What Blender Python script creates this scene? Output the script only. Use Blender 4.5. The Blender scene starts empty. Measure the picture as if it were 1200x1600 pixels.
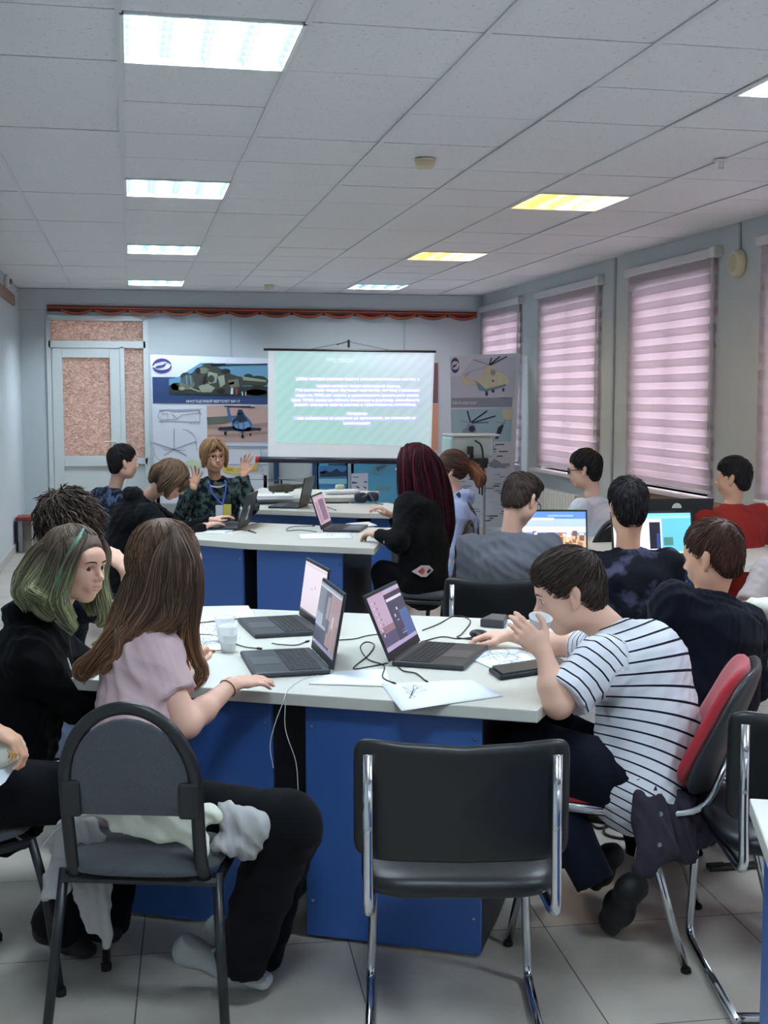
import bpy, math, random
import numpy as np
from mathutils import Vector, Matrix
PI = math.pi
rnd = random.Random(7)
SC = bpy.context.scene
COL = SC.collection
# ------------------------------------------------------------------ camera, exposure, world
FPX, YAW, PITCH, HC = 1908.0, 0.204, 0.0943, 1.6
CEIL = 2.8
_cy, _sy, _cp, _sp = math.cos(YAW), math.sin(YAW), math.cos(PITCH), math.sin(PITCH)
CF = np.array([_sy*_cp, _cy*_cp, -_sp]); CR = np.array([_cy, -_sy, 0.0]); CU = np.cross(CR, CF)
CO = np.array([0, 0, HC])
cd = bpy.data.cameras.new('camera'); cam = bpy.data.objects.new('camera', cd); COL.objects.link(cam)
cd.sensor_fit = 'VERTICAL'; cd.sensor_height = 36; cd.lens = 36*FPX/1600
cam.matrix_world = Matrix(((CR[0], CU[0], -CF[0], 0), (CR[1], CU[1], -CF[1], 0), (CR[2], CU[2], -CF[2], HC), (0, 0, 0, 1)))
SC.camera = cam
SC.view_settings.view_transform = 'Standard'; SC.view_settings.look = 'None'
SC.view_settings.gamma = 1; SC.view_settings.use_curve_mapping = False
SC.view_settings.exposure = 2.15
W = bpy.data.worlds.new('sky'); SC.world = W; W.use_nodes = True
W.node_tree.nodes['Background'].inputs[0].default_value = (0.93, 0.90, 0.96, 1)
W.node_tree.nodes['Background'].inputs[1].default_value = 1.4
SC.cycles.use_denoising = True
SC.cycles.max_bounces = 8; SC.cycles.diffuse_bounces = 4; SC.cycles.glossy_bounces = 4
SC.cycles.transparent_max_bounces = 12; SC.cycles.sample_clamp_indirect = 6
SC.cycles.caustics_reflective = False; SC.cycles.caustics_refractive = False

def at(u, v, d=None, z=None, y=None, x=None):
    r = CF + CR*(u-600)/FPX - CU*(v-800)/FPX
    if z is not None: t = (z-HC)/r[2]
    elif y is not None: t = y/r[1]
    elif x is not None: t = x/r[0]
    else: t = d
    return CO + r*t
def V(*a): return np.array(a, float)
def nrm(a): a = np.asarray(a, float); return a/max(1e-9, np.linalg.norm(a))
def yawv(a): a = math.radians(a); return V(math.sin(a), math.cos(a), 0)

# ------------------------------------------------------------------ materials
def lin(c): return tuple(((x/255)/12.92 if x/255 <= .04045 else ((x/255+.055)/1.055)**2.4) for x in c)
MATS = {}
def M(name, rgb, rough=.6, metal=0, bump=0, bscale=200, var=0, vscale=8, spec=None, emit=0, sheen=0, trans=0, coat=0, sss=0):
    if name in MATS: return MATS[name]
    m = bpy.data.materials.new(name); m.use_nodes = True; MATS[name] = m
    nt = m.node_tree; b = nt.nodes['Principled BSDF']; c = lin(rgb)
    b.inputs['Base Color'].default_value = (*c, 1); b.inputs['Roughness'].default_value = rough
    b.inputs['Metallic'].default_value = metal
    if spec is not None: b.inputs['Specular IOR Level'].default_value = spec
    if sheen: b.inputs['Sheen Weight'].default_value = sheen
    if coat: b.inputs['Coat Weight'].default_value = coat
    if trans: b.inputs['Transmission Weight'].default_value = trans
    if sss:
        b.inputs['Subsurface Weight'].default_value = sss; b.inputs['Subsurface Radius'].default_value = (.01, .004, .002)
    if emit:
        b.inputs['Emission Color'].default_value = (*c, 1); b.inputs['Emission Strength'].default_value = emit
    if bump or var:
        tc = nt.nodes.new('ShaderNodeTexCoord')
    if var:
        n = nt.nodes.new('ShaderNodeTexNoise'); n.inputs['Scale'].default_value = vscale; n.inputs['Detail'].default_value = 5
        nt.links.new(tc.outputs['Object'], n.inputs['Vector'])
        r = nt.nodes.new('ShaderNodeMapRange'); r.inputs[1].default_value = .25; r.inputs[2].default_value = .75
        r.inputs[3].default_value = 1-var; r.inputs[4].default_value = 1+var
        nt.links.new(n.outputs['Fac'], r.inputs[0])
        mx = nt.nodes.new('ShaderNodeVectorMath'); mx.operation = 'SCALE'; mx.inputs[0].default_value = c
        nt.links.new(r.outputs[0], mx.inputs['Scale']); nt.links.new(mx.outputs[0], b.inputs['Base Color'])
    if bump:
        n = nt.nodes.new('ShaderNodeTexNoise'); n.inputs['Scale'].default_value = bscale; n.inputs['Detail'].default_value = 3
        nt.links.new(tc.outputs['Object'], n.inputs['Vector'])
        bp = nt.nodes.new('ShaderNodeBump'); bp.inputs['Strength'].default_value = bump; bp.inputs['Distance'].default_value = .004
        nt.links.new(n.outputs['Fac'], bp.inputs['Height']); nt.links.new(bp.outputs[0], b.inputs['Normal'])
    return m

# ------------------------------------------------------------------ object helpers
def link(name, me, mats, parent=None, smooth=False, bevel=0, bseg=2):
    o = bpy.data.objects.new(name, me); COL.objects.link(o)
    for m in (mats if isinstance(mats, (list, tuple)) else [mats]): me.materials.append(m)
    if smooth:
        me.polygons.foreach_set('use_smooth', [True]*len(me.polygons))
    if bevel:
        md = o.modifiers.new('bevel', 'BEVEL'); md.width = bevel; md.segments = bseg; md.limit_method = 'ANGLE'
    if parent is not None: o.parent = parent
    return o
def tag(o, label=None, cat=None, group=None, kind=None):
    if label: o['label'] = label
    if cat: o['category'] = cat
    if group: o['group'] = group
    if kind: o['kind'] = kind
    return o
def thing(name, label, cat, loc=(0, 0, 0), rz=0, group=None):
    o = bpy.data.objects.new(name, None); COL.objects.link(o); o.empty_display_size = .05
    o.location = [float(q) for q in loc]; o.rotation_euler = (0, 0, rz)
    return tag(o, label, cat, group)
def copy_tree(o, parent=None):
    c = o.copy(); COL.objects.link(c)
    if parent is not None: c.parent = parent
    for ch in list(o.children): copy_tree(ch, c)
    return c
def face_rz(deg): return -math.radians(deg)     # local +y turned to yaw deg

class MB:
    def __init__(s): s.v = []; s.f = []; s.m = []
    def add(s, vs, fs, mi=0):
        n = len(s.v); s.v += [tuple(map(float, q)) for q in vs]; s.f += [tuple(i+n for i in f) for f in fs]; s.m += [mi]*len(fs); return s
    def box(s, c, size, R=None, mi=0):
        c = V(*c); h = V(*size)/2
        P = [V(x, y, z)*h for z in (-1, 1) for y in (-1, 1) for x in (-1, 1)]
        if R is not None: P = [R @ p for p in P]
        return s.add([c+p for p in P], [(0, 2, 3, 1), (4, 5, 7, 6), (0, 1, 5, 4), (2, 6, 7, 3), (0, 4, 6, 2), (1, 3, 7, 5)], mi)
    def bb(s, x0, x1, y0, y1, z0, z1, mi=0): return s.box(((x0+x1)/2, (y0+y1)/2, (z0+z1)/2), (x1-x0, y1-y0, z1-z0), mi=mi)
    def prism(s, poly, z0, z1, mi=0):
        n = len(poly); a = sum(poly[i][0]*poly[(i+1) % n][1]-poly[(i+1) % n][0]*poly[i][1] for i in range(n))
        if a < 0: poly = poly[::-1]
        vs = [(p[0], p[1], z0) for p in poly]+[(p[0], p[1], z1) for p in poly]
        fs = [tuple(range(n))[::-1], tuple(range(n, 2*n))]+[(i, (i+1) % n, n+(i+1) % n, n+i) for i in range(n)]
        return s.add(vs, fs, mi)
    def slab(s, poly, o, X, Y, N, t, mi=0):
        """a polygon in the plane (o,X,Y) given thickness t along N"""
        o, X, Y, N = map(np.asarray, (o, X, Y, N)); n = len(poly)
        a = sum(poly[i][0]*poly[(i+1) % n][1]-poly[(i+1) % n][0]*poly[i][1] for i in range(n))
        if (a < 0) == (np.dot(np.cross(X, Y), N) > 0): poly = poly[::-1]
        b = [o+X*p[0]+Y*p[1] for p in poly]
        vs = b+[q+N*t for q in b]
        fs = [tuple(range(n))[::-1], tuple(range(n, 2*n))]+[(i, (i+1) % n, n+(i+1) % n, n+i) for i in range(n)]
        return s.add(vs, fs, mi)
    def tube(s, path, r, n=8, closed=False, flat=None, mi=0):
        P = [V(*p) for p in path]; m = len(P); rr = r if isinstance(r, (list, tuple)) else [r]*m
        T = []
        for i in range(m):
            a = P[i-1] if (i > 0 or closed) else P[i]; b = P[(i+1) % m] if (i < m-1 or closed) else P[i]
            T.append(nrm(b-a))
        u = nrm(np.cross(T[0], V(.31, .17, .93) if abs(T[0][2]) < .9 else V(1, .1, 0)))
        if flat is not None: u = nrm(np.asarray(flat[0])-T[0]*np.dot(flat[0], T[0]))
        vs = []
        for i in range(m):
            u = nrm(u-T[i]*np.dot(u, T[i])); w = np.cross(T[i], u)
            ku, kw = (1, 1) if flat is None else (flat[1], flat[2])
            for k in range(n):
                a = 2*PI*k/n; vs.append(P[i]+rr[i]*(u*math.cos(a)*ku+w*math.sin(a)*kw))
        fs = []
        for i in range(m if closed else m-1):
            for k in range(n):
                a, b = i*n+k, i*n+(k+1) % n; c, d = ((i+1) % m)*n+(k+1) % n, ((i+1) % m)*n+k
                fs.append((a, b, c, d))
        if not closed: fs += [tuple(range(n))[::-1], tuple(range((m-1)*n, m*n))]
        return s.add(vs, fs, mi)
    def lathe(s, prof, c=(0, 0, 0), n=24, M3=None, mi=0):
        vs = []; c = V(*c)
        for r, z in prof:
            for k in range(n):
                p = V(r*math.cos(2*PI*k/n), r*math.sin(2*PI*k/n), z)
                vs.append(c+(M3 @ p if M3 is not None else p))
        fs = []
        m = len(prof)
        for i in range(m-1):
            for k in range(n): fs.append((i*n+k, i*n+(k+1) % n, (i+1)*n+(k+1) % n, (i+1)*n+k))
        if prof[0][0] > 1e-6: fs.append(tuple(range(n))[::-1])
        if prof[-1][0] > 1e-6: fs.append(tuple(range((m-1)*n, m*n)))
        return s.add(vs, fs, mi)
    def grid(s, fn, nu, nv, th=0, mi=0):
        P = np.array([[fn(i/(nu-1), j/(nv-1)) for j in range(nv)] for i in range(nu)])
        du = np.gradient(P, axis=0); dv = np.gradient(P, axis=1); N = np.cross(du, dv); N /= np.linalg.norm(N, axis=2, keepdims=True)+1e-12
        A = P.reshape(-1, 3); fs = [(i*nv+j, (i+1)*nv+j, (i+1)*nv+j+1, i*nv+j+1) for i in range(nu-1) for j in range(nv-1)]
        if not th: return s.add(A, fs, mi)
        B = (P-N*th).reshape(-1, 3); n = nu*nv
        fs += [(n+f[3], n+f[2], n+f[1], n+f[0]) for f in list(fs)]
        rim = [i*nv for i in range(nu)]+[(nu-1)*nv+j for j in range(1, nv)]+[i*nv+nv-1 for i in range(nu-2, -1, -1)]+[j for j in range(nv-2, 0, -1)]
        fs += [(rim[(k+1) % len(rim)], rim[k], n+rim[k], n+rim[(k+1) % len(rim)]) for k in range(len(rim))]
        return s.add(np.vstack([A, B]), fs, mi)
    def build(s, name, mats, parent=None, smooth=False, bevel=0, world=False, bseg=2, merge=False):
        vs = s.v
        if world and parent is not None:
            L = parent.location; vs = [(a-L[0], b-L[1], c-L[2]) for a, b, c in vs]
        me = bpy.data.meshes.new(name); me.from_pydata(vs, [], s.f); me.update()
        if max(s.m or [0]): me.polygons.foreach_set('material_index', s.m)
        return link(name, me, mats, parent, smooth, bevel, bseg)
def bez(pts, n=8):
    """smooth path through points (Catmull-Rom)"""
    P = [V(*p) for p in pts]; P = [2*P[0]-P[1]]+P+[2*P[-1]-P[-2]]; out = []
    for i in range(1, len(P)-2):
        for k in range(n):
            t = k/n; a, b, c, d = P[i-1:i+3]
            out.append(.5*((2*b)+(-a+c)*t+(2*a-5*b+4*c-d)*t*t+(-a+3*b-3*c+d)*t**3))
    out.append(P[-2]); return out
def rpath(pts, r, n=5):
    """polyline with rounded corners of radius r"""
    P = [V(*p) for p in pts]; out = [P[0]]
    for i in range(1, len(P)-1):
        a, b, c = P[i-1], P[i], P[i+1]; q = min(r, np.linalg.norm(a-b)*.49, np.linalg.norm(c-b)*.49)
        p0 = b+nrm(a-b)*q; p1 = b+nrm(c-b)*q
        for k in range(n+1):
            t = k/n; out.append((1-t)**2*p0+2*t*(1-t)*b+t*t*p1)
    out.append(P[-1]); return out
_tc = {}
def text_mesh(s, bold=0):
    if (s, bold) in _tc: return _tc[(s, bold)]
    cu = bpy.data.curves.new('t', 'FONT'); cu.body = s; cu.size = 1; cu.offset = bold; cu.resolution_u = 3
    o = bpy.data.objects.new('t', cu); COL.objects.link(o)
    me = o.evaluated_get(bpy.context.evaluated_depsgraph_get()).to_mesh()
    vs = np.array([v.co[:] for v in me.vertices]) if len(me.vertices) else np.zeros((0, 3)); fs = [tuple(p.vertices) for p in me.polygons]
    bpy.data.objects.remove(o); bpy.data.curves.remove(cu)
    _tc[(s, bold)] = (vs, fs); return vs, fs
def put_text(mb, s, o, X, Y, h, w=None, mi=0, bold=0, align='c'):
    """text of cap height h centred at o in plane X,Y; squeezed to width w"""
    vs, fs = text_mesh(s, bold)
    if not len(vs): return
    x0, x1 = vs[:, 0].min(), vs[:, 0].max(); k = h/.72; kx = k
    if w: kx = w/(x1-x0)
    cx = (x0+x1)/2 if align == 'c' else x0
    o, X, Y = map(np.asarray, (o, X, Y))
    mb.add([o+X*(p[0]-cx)*kx+Y*(p[1]-.36)*k for p in vs], fs, mi)

# ------------------------------------------------------------------ rounded organic solids: distance fields meshed by surface nets
def cap(a, b, ra, rb=None, k=.02, mi=0, g=0, s0=0, cut=False, cuta=False, neg=False):
    a, b = V(*a), V(*b); rb = ra if rb is None else rb
    return dict(t='cap', a=a, b=b, ra=ra, rb=rb, k=k, mi=mi, g=g, s0=s0, cut=cut, cuta=cuta, neg=neg, lo=np.minimum(a-ra, b-rb), hi=np.maximum(a+ra, b+rb))
def ecap(a, b, side, wa, da, wb, db, k=.03, mi=0, g=0, s0=0, cut=False, cuta=False, neg=False):
    a, b = V(*a), V(*b); m = max(wa, wb, da, db)
    return dict(t='ecap', a=a, b=b, side=nrm(side), wa=wa, da=da, wb=wb, db=db, k=k, mi=mi, g=g, s0=s0, cut=cut, cuta=cuta, neg=neg, lo=np.minimum(a, b)-m, hi=np.maximum(a, b)+m)
def ell(c, r, R=None, k=.015, mi=0, g=0, s0=0, neg=False):
    """R: rows = local axes in world"""
    c, r = V(*c), V(*r); R = np.eye(3) if R is None else np.asarray(R); m = np.abs(R.T*r[None, :]).sum(1) if True else r.max()
    return dict(t='ell', c=c, r=r, R=R, k=k, mi=mi, g=g, s0=s0, neg=neg, lo=c-m, hi=c+m, cut=False, cuta=False)
def pdist(p, X):
    if p['t'] == 'ell':
        q = (X-p['c']) @ p['R'].T; k0 = np.sqrt(((q/p['r'])**2).sum(-1))+1e-9; k1 = np.sqrt(((q/p['r']**2)**2).sum(-1))+1e-9
        return k0*(k0-1)/k1, None
    ba = p['b']-p['a']; L2 = ba @ ba+1e-12; pa = X-p['a']; tt = (pa @ ba)/L2; t = np.clip(tt, 0, 1); h = pa-t[..., None]*ba
    if p['t'] == 'cap': d = np.sqrt((h*h).sum(-1))-(p['ra']+(p['rb']-p['ra'])*t)
    else:
        s = h @ p['side']; g2 = np.maximum((h*h).sum(-1)-s*s, 0); w = p['wa']+(p['wb']-p['wa'])*t; dd = p['da']+(p['db']-p['da'])*t
        k0 = np.sqrt((s/w)**2+g2/dd**2)+1e-9; k1 = np.sqrt((s/w**2)**2+g2/dd**4)+1e-9; d = k0*(k0-1)/k1
    if p['cut']: d = np.maximum(d, (tt-1)*math.sqrt(L2))
    if p['cuta']: d = np.maximum(d, -tt*math.sqrt(L2))
    return d, t
def smin(a, b, k):
    h = np.maximum(k-np.abs(a-b), 0)/k; return np.minimum(a, b)-h*h*k*.25
def field(prims, h, pad=.012, hmax=2.2e7):
    pos = [p for p in prims if not p['neg']]
    lo = np.min([p['lo'] for p in pos], 0)-pad; hi = np.max([p['hi'] for p in pos], 0)+pad
    n = np.ceil((hi-lo)/h).astype(int)+1; D = np.full(n, .05, np.float32)
    ax = [lo[i]+h*np.arange(n[i]) for i in range(3)]
    for p in prims:
        mg = p['k']+2*h
        i0 = np.maximum(0, np.floor((p['lo']-mg-lo)/h).astype(int)); i1 = np.minimum(n, np.ceil((p['hi']+mg-lo)/h).astype(int)+1)
        if (i1 <= i0).any(): continue
        sl = tuple(slice(i0[i], i1[i]) for i in range(3))
        X = np.stack(np.meshgrid(*[ax[i][sl[i]] for i in range(3)], indexing='ij'), -1)
        d = pdist(p, X)[0]
        D[sl] = -smin(-D[sl], d, p['k']) if p['neg'] else smin(D[sl], d, p['k'])
    return D, lo
def snets(D, lo, h):
    I = D < 0; c = [(i, j, k) for i in (0, 1) for j in (0, 1) for k in (0, 1)]; n = np.array(D.shape)
    sh = lambda A, o: A[o[0]:n[0]-1+o[0], o[1]:n[1]-1+o[1], o[2]:n[2]-1+o[2]]
    cnt = sum(sh(I, o).astype(np.int8) for o in c); act = (cnt > 0) & (cnt < 8)
    ijk = np.argwhere(act); idx = np.full(act.shape, -1, np.int64); idx[act] = np.arange(len(ijk))
    Vv = np.stack([sh(D, o)[act] for o in c], 1); acc = np.zeros((len(ijk), 3)); m = np.zeros(len(ijk))
    for a in range(8):
        for b in range(a+1, 8):
            oa, ob = np.array(c[a]), np.array(c[b])
            if np.abs(oa-ob).sum() != 1: continue
            va, vb = Vv[:, a], Vv[:, b]; x = (va < 0) != (vb < 0); t = np.where(x, va/np.where(x, va-vb, 1), 0)
            acc += np.where(x[:, None], oa+(ob-oa)*t[:, None], 0); m += x
    P = lo+h*(ijk+acc/np.maximum(m, 1)[:, None]); F = []
    for ax_ in range(3):
        o = [1 if i == ax_ else 0 for i in range(3)]; u, w = (ax_+1) % 3, (ax_+2) % 3
        s0 = [slice(0, n[i]-1) if i == ax_ else slice(1, n[i]-1) for i in range(3)]; s1 = list(s0); s1[ax_] = slice(1, n[ax_])
        A, B = I[tuple(s0)], I[tuple(s1)]
        for sign, msk in ((1, A & ~B), (-1, ~A & B)):
            e = np.argwhere(msk)
            for i in range(3):
                if i != ax_: e[:, i] += 1
            def cell(du, dw):
                q = e.copy(); q[:, u] -= du; q[:, w] -= dw; return idx[q[:, 0], q[:, 1], q[:, 2]]
            q = np.stack([cell(1, 1), cell(0, 1), cell(0, 0), cell(1, 0)], 1)
            F.append(q if sign > 0 else q[:, ::-1])
    return P, np.vstack(F)
def folds(P, fr, seed=0, d=None):
    r = np.random.RandomState(seed); out = np.zeros(len(P))
    for i in range(3):
        v = r.randn(3); v /= np.linalg.norm(v)
        if d is not None: v = nrm(v*.55+np.asarray(d))
        w = r.randn(3)*fr*.45
        out += (1-2*np.abs(np.sin(P @ v*fr*(1+.6*i)+1.6*np.sin(P @ w+i)+r.rand()*6)))/(1+.6*i)
    return out/2
def organic(name, prims, h, mats, parent, smooth_it=1, fold=0, fr=30, seed=0, fdir=None, extra=None, attr=False, pfn=None):
    D, lo = field(prims, h); P, F = snets(D, lo, h)
    for _ in range(smooth_it):
        E = np.vstack([F[:, [0, 1]], F[:, [1, 2]], F[:, [2, 3]], F[:, [3, 0]]]); S = np.zeros_like(P); C = np.zeros(len(P))
        for a, b in ((0, 1), (1, 0)):
            for k in range(3): S[:, k] += np.bincount(E[:, a], P[E[:, b], k], len(P))
            C += np.bincount(E[:, a], minlength=len(P))
        P = P*.5+.5*S/np.maximum(C, 1)[:, None]
    if fold:
        a = P[F[:, 2]]-P[F[:, 0]]; b = P[F[:, 3]]-P[F[:, 1]]; fn = np.cross(a, b); N = np.zeros_like(P)
        for j in range(4):
            for k in range(3): N[:, k] += np.bincount(F[:, j], fn[:, k], len(P))
        N /= np.linalg.norm(N, axis=1, keepdims=True)+1e-12
        P = P+N*(fold*folds(P, fr, seed, fdir))[:, None]
    if pfn is not None: P = pfn(P)
    L = np.array(parent.location) if parent is not None else np.zeros(3)
    me = bpy.data.meshes.new(name); me.vertices.add(len(P)); me.vertices.foreach_set('co', (P-L).astype(np.float32).ravel())
    me.loops.add(F.size); me.loops.foreach_set('vertex_index', F.astype(np.int32).ravel())
    me.polygons.add(len(F)); me.polygons.foreach_set('loop_start', np.arange(0, F.size, 4, dtype=np.int32)); me.polygons.foreach_set('loop_total', np.full(len(F), 4, np.int32))
    me.update(calc_edges=True)
    pos = [p for p in prims if not p['neg']]; multi = any(p['mi'] for p in prims)
    if attr or multi:
        best = np.full(len(P), 9.); mi = np.zeros(len(P), int); su = np.zeros(len(P))
        for p in pos:
            d, t = pdist(p, P); b = d < best
            if p['mi']: b = b & (d < .0011)
            best[b] = d[b]; mi[b] = p['mi']
            if attr:
                o_, u_, f_, c_, h0 = p['ax']; hh_ = (P-o_) @ u_; su[b] = (hh_+c_*((P-o_) @ f_)*(hh_-h0)+1)[b]
        if multi: me.polygons.foreach_set('material_index', mi[F[:, 0]].astype(np.int32))
        if attr:
            at_ = me.attributes.new('su', 'FLOAT', 'POINT'); at_.data.foreach_set('value', su.astype(np.float32))
    o = link(name, me, mats, parent, True); me.validate(); return o
# ------------------------------------------------------------------ the room
XL, XR, YB, YF = -1.2, 4.17, 14.35, -4.6
GX0, GY0 = -.0137, 4.04
def mat_ceiling():
    m = bpy.data.materials.new('ceiling_tile'); m.use_nodes = True; nt = m.node_tree; b = nt.nodes['Principled BSDF']; L = nt.links.new
    b.inputs['Roughness'].default_value = .9; b.inputs['Specular IOR Level'].default_value = .1
    tc = nt.nodes.new('ShaderNodeTexCoord')
    n = nt.nodes.new('ShaderNodeTexNoise'); n.inputs['Scale'].default_value = 70; n.inputs['Detail'].default_value = 4; L(tc.outputs['Object'], n.inputs['Vector'])
    r = nt.nodes.new('ShaderNodeValToRGB'); e = r.color_ramp.elements; e[0].position = .3; e[0].color = (*lin((196, 198, 202)), 1); e[1].position = .38; e[1].color = (*lin((226, 228, 231)), 1)
    L(n.outputs['Fac'], r.inputs[0]); L(r.outputs[0], b.inputs['Base Color'])
    bp = nt.nodes.new('ShaderNodeBump'); bp.inputs['Strength'].default_value = .3; bp.inputs['Distance'].default_value = .003; L(n.outputs['Fac'], bp.inputs['Height']); L(bp.outputs[0], b.inputs['Normal'])
    return m
def mat_floor():
    m = bpy.data.materials.new('floor_tile'); m.use_nodes = True; nt = m.node_tree; b = nt.nodes['Principled BSDF']; L = nt.links.new
    N = nt.nodes.new; tc = N('ShaderNodeTexCoord'); mp = N('ShaderNodeMapping'); mp.inputs['Rotation'].default_value = (0, 0, math.radians(3)); mp.inputs['Location'].default_value = (.18, .15, 0); L(tc.outputs['Object'], mp.inputs[0])
    br = N('ShaderNodeTexBrick'); br.offset = 0; br.inputs['Scale'].default_value = 1; br.inputs['Brick Width'].default_value = .6; br.inputs['Row Height'].default_value = .6
    br.inputs['Mortar Size'].default_value = .0022; br.inputs['Mortar Smooth'].default_value = .2
    br.inputs['Color1'].default_value = (*lin((190, 182, 171)), 1); br.inputs['Color2'].default_value = (*lin((183, 176, 166)), 1); br.inputs['Mortar'].default_value = (*lin((80, 76, 72)), 1)
    L(mp.outputs[0], br.inputs['Vector'])
    n = N('ShaderNodeTexNoise'); n.inputs['Scale'].default_value = 2.2; n.inputs['Detail'].default_value = 6; n.inputs['Distortion'].default_value = 1.2; L(tc.outputs['Object'], n.inputs['Vector'])
    r = N('ShaderNodeMapRange'); r.inputs[1].default_value = .3; r.inputs[2].default_value = .7; r.inputs[3].default_value = .82; r.inputs[4].default_value = 1.1; L(n.outputs['Fac'], r.inputs[0])
    mx = N('ShaderNodeVectorMath'); mx.operation = 'SCALE'; L(br.outputs[0], mx.inputs[0]); L(r.outputs[0], mx.inputs['Scale'])
    n2 = N('ShaderNodeTexNoise'); n2.inputs['Scale'].default_value = 1.3; n2.inputs['Detail'].default_value = 3; n2.inputs['Distortion'].default_value = .9; L(tc.outputs['Object'], n2.inputs['Vector'])
    s = N('ShaderNodeMath'); s.operation = 'SUBTRACT'; s.inputs[1].default_value = .5; L(n2.outputs['Fac'], s.inputs[0]); a = N('ShaderNodeMath'); a.operation = 'ABSOLUTE'; L(s.outputs[0], a.inputs[0])
    v = N('ShaderNodeMapRange'); v.inputs[1].default_value = 0; v.inputs[2].default_value = .006; v.inputs[3].default_value = .55; v.inputs[4].default_value = 0; L(a.outputs[0], v.inputs[0])
    mm = N('ShaderNodeMix'); mm.data_type = 'RGBA'; L(v.outputs[0], mm.inputs[0]); L(mx.outputs[0], mm.inputs[6]); mm.inputs[7].default_value = (*lin((190, 186, 180)), 1)
    L(mm.outputs[2], b.inputs['Base Color']); b.inputs['Roughness'].default_value = .32
    return m
M('wall', (190, 198, 202), .85, bump=.12, bscale=60, spec=.2)
M('white_trim', (205, 209, 208), .5); M('plastic_white', (214, 216, 212), .4); M('chrome', (205, 208, 212), .16, 1)
M('black_plastic', (22, 23, 26), .45); M('dark_metal', (24, 25, 29), .38, spec=.5)
def struct(name, mb, m, parent=None, **k):
    o = mb.build(name, m, parent, **k)
    if parent is None: o['kind'] = 'structure'
    return o
struct('floor', MB().bb(XL-.3, XR+.4, YF-.2, YB+.3, -.12, 0), mat_floor())
# lamp cells: (column, row, tone)
LAMPS = [(0, 0, 'c'), (0, 5, 'c'), (0, 10, 'c'), (0, 15, 'c'), (4, 0, 'c'), (4, 5, 'w'), (4, 10, 'w'), (4, 15, 'n'), (0, -5, 'c'), (4, -5, 'c'), (0, -10, 'c'), (4, -10, 'c')]  # negative rows: lamps out of view, added to brighten the near room
cells = set((a, b) for a, b, _ in LAMPS)
mb = MB()
i0, i1 = int(math.floor((XL-GX0)/.6)), int(math.ceil((XR-GX0)/.6)); j0, j1 = int(math.floor((YF-GY0)/.6)), int(math.ceil((YB-GY0)/.6))
for i in range(i0, i1):
    for j in range(j0, j1):
        if (i, j) in cells: continue
        x0, x1 = max(XL, GX0+.6*i), min(XR, GX0+.6*i+.6); y0, y1 = max(YF, GY0+.6*j), min(YB, GY0+.6*j+.6)
        g = .0042; dz = rnd.uniform(0, .004)
        if x1-x0 > .02 and y1-y0 > .02: mb.bb(x0+g, x1-g, y0+g, y1-g, CEIL+.003+dz, CEIL+.02)
ce = mb.build('ceiling', mat_ceiling()); tag(ce, kind='structure')
mb = MB()
for i in range(i0, i1+1):
    x = GX0+.6*i
    if XL < x < XR: mb.bb(x-.011, x+.011, YF, YB, CEIL-.003, CEIL+.002)
mb.build('ceiling_grid', M('grid_bar', (214, 218, 220), .5), ce)
struct("trim_1", MB().bb(XL, XR, YF, YB, CEIL+.1, CEIL+.13), M('void', (60, 60, 62), .9))
# ------------------------------------------------------------------ lamps recessed in the ceiling
def lamp(i, j, tone):
    x, y = GX0+.6*i+.3, GY0+.6*j+.3
    names = {'c': 'cool white', 'w': 'warm yellowish', 'n': 'white'}
    side = 'left' if i == 0 else 'right'
    where = {0: 'nearest the camera', 5: 'second from the camera', 10: 'third from the camera', 15: 'farthest, close to the end wall', -5: 'added unseen near the camera', -10: 'added unseen behind the camera'}[j]
    t = thing('ceiling_lamp', f'square louvred {names[tone]} ceiling lamp in the {side} row, {where}', 'ceiling lamp', (x, y, CEIL), 0, 'louvred lamps set in the tiled ceiling')
    fr = MB(); w = .298
    for a in (-1, 1): fr.bb(min(a*w, a*(w-.014)), max(a*w, a*(w-.014)), -w, w, -.004, .07); fr.bb(-w, w, min(a*w, a*(w-.014)), max(a*w, a*(w-.014)), -.004, .07)
    fr.bb(-w, w, -w, w, .07, .076); fr.build('lamp_frame', M('lamp_housing', (225, 230, 232), .4), t)
    col = {'c': (226, 241, 252), 'w': (255, 222, 150), 'n': (240, 246, 250)}[tone]
    lv = MB()
    for k in range(5):
        xx = -.284+.142*k
        lv.add([(xx-.018, -.284, .068), (xx, -.284, .002), (xx, .284, .002), (xx-.018, .284, .068)], [(0, 1, 2, 3)]); lv.add([(xx+.018, -.284, .068), (xx, -.284, .002), (xx, .284, .002), (xx+.018, .284, .068)], [(0, 1, 2, 3)])
    for k in range(7): lv.bb(-.284, .284, -.25+.083*k-.001, -.25+.083*k+.001, .012, .045)
    lv.build('louvre', M('louvre', (84, 108, 120), .35, .5) if tone != 'w' else M('louvre_warm', (226, 204, 160), .4, .1), t)
    back = MB().bb(-.284, .284, -.284, .284, .066, .069)
    back.build('reflector', M('reflector_'+tone, {'c': (40, 60, 70), 'w': (206, 178, 124), 'n': (80, 90, 100)}[tone], .5, .0, emit={'c': .25, 'w': .35, 'n': .4}[tone]), t)
    for k in range(4):
        c = -.213+.142*k; s = {'c': 66, 'w': 9, 'n': 30}[tone]; cc = col
        if tone == 'w': cc = [(255, 206, 120), (255, 222, 150), (252, 238, 205), (246, 247, 250)][k]
        MB().tube([(c, -.27, .045), (c, .27, .045)], .013, 8).build('tube', M(f'tube_{tone}{k if tone=="w" else ""}', cc, .5, emit=s), t, smooth=True)
for a in LAMPS: lamp(*a)
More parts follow.
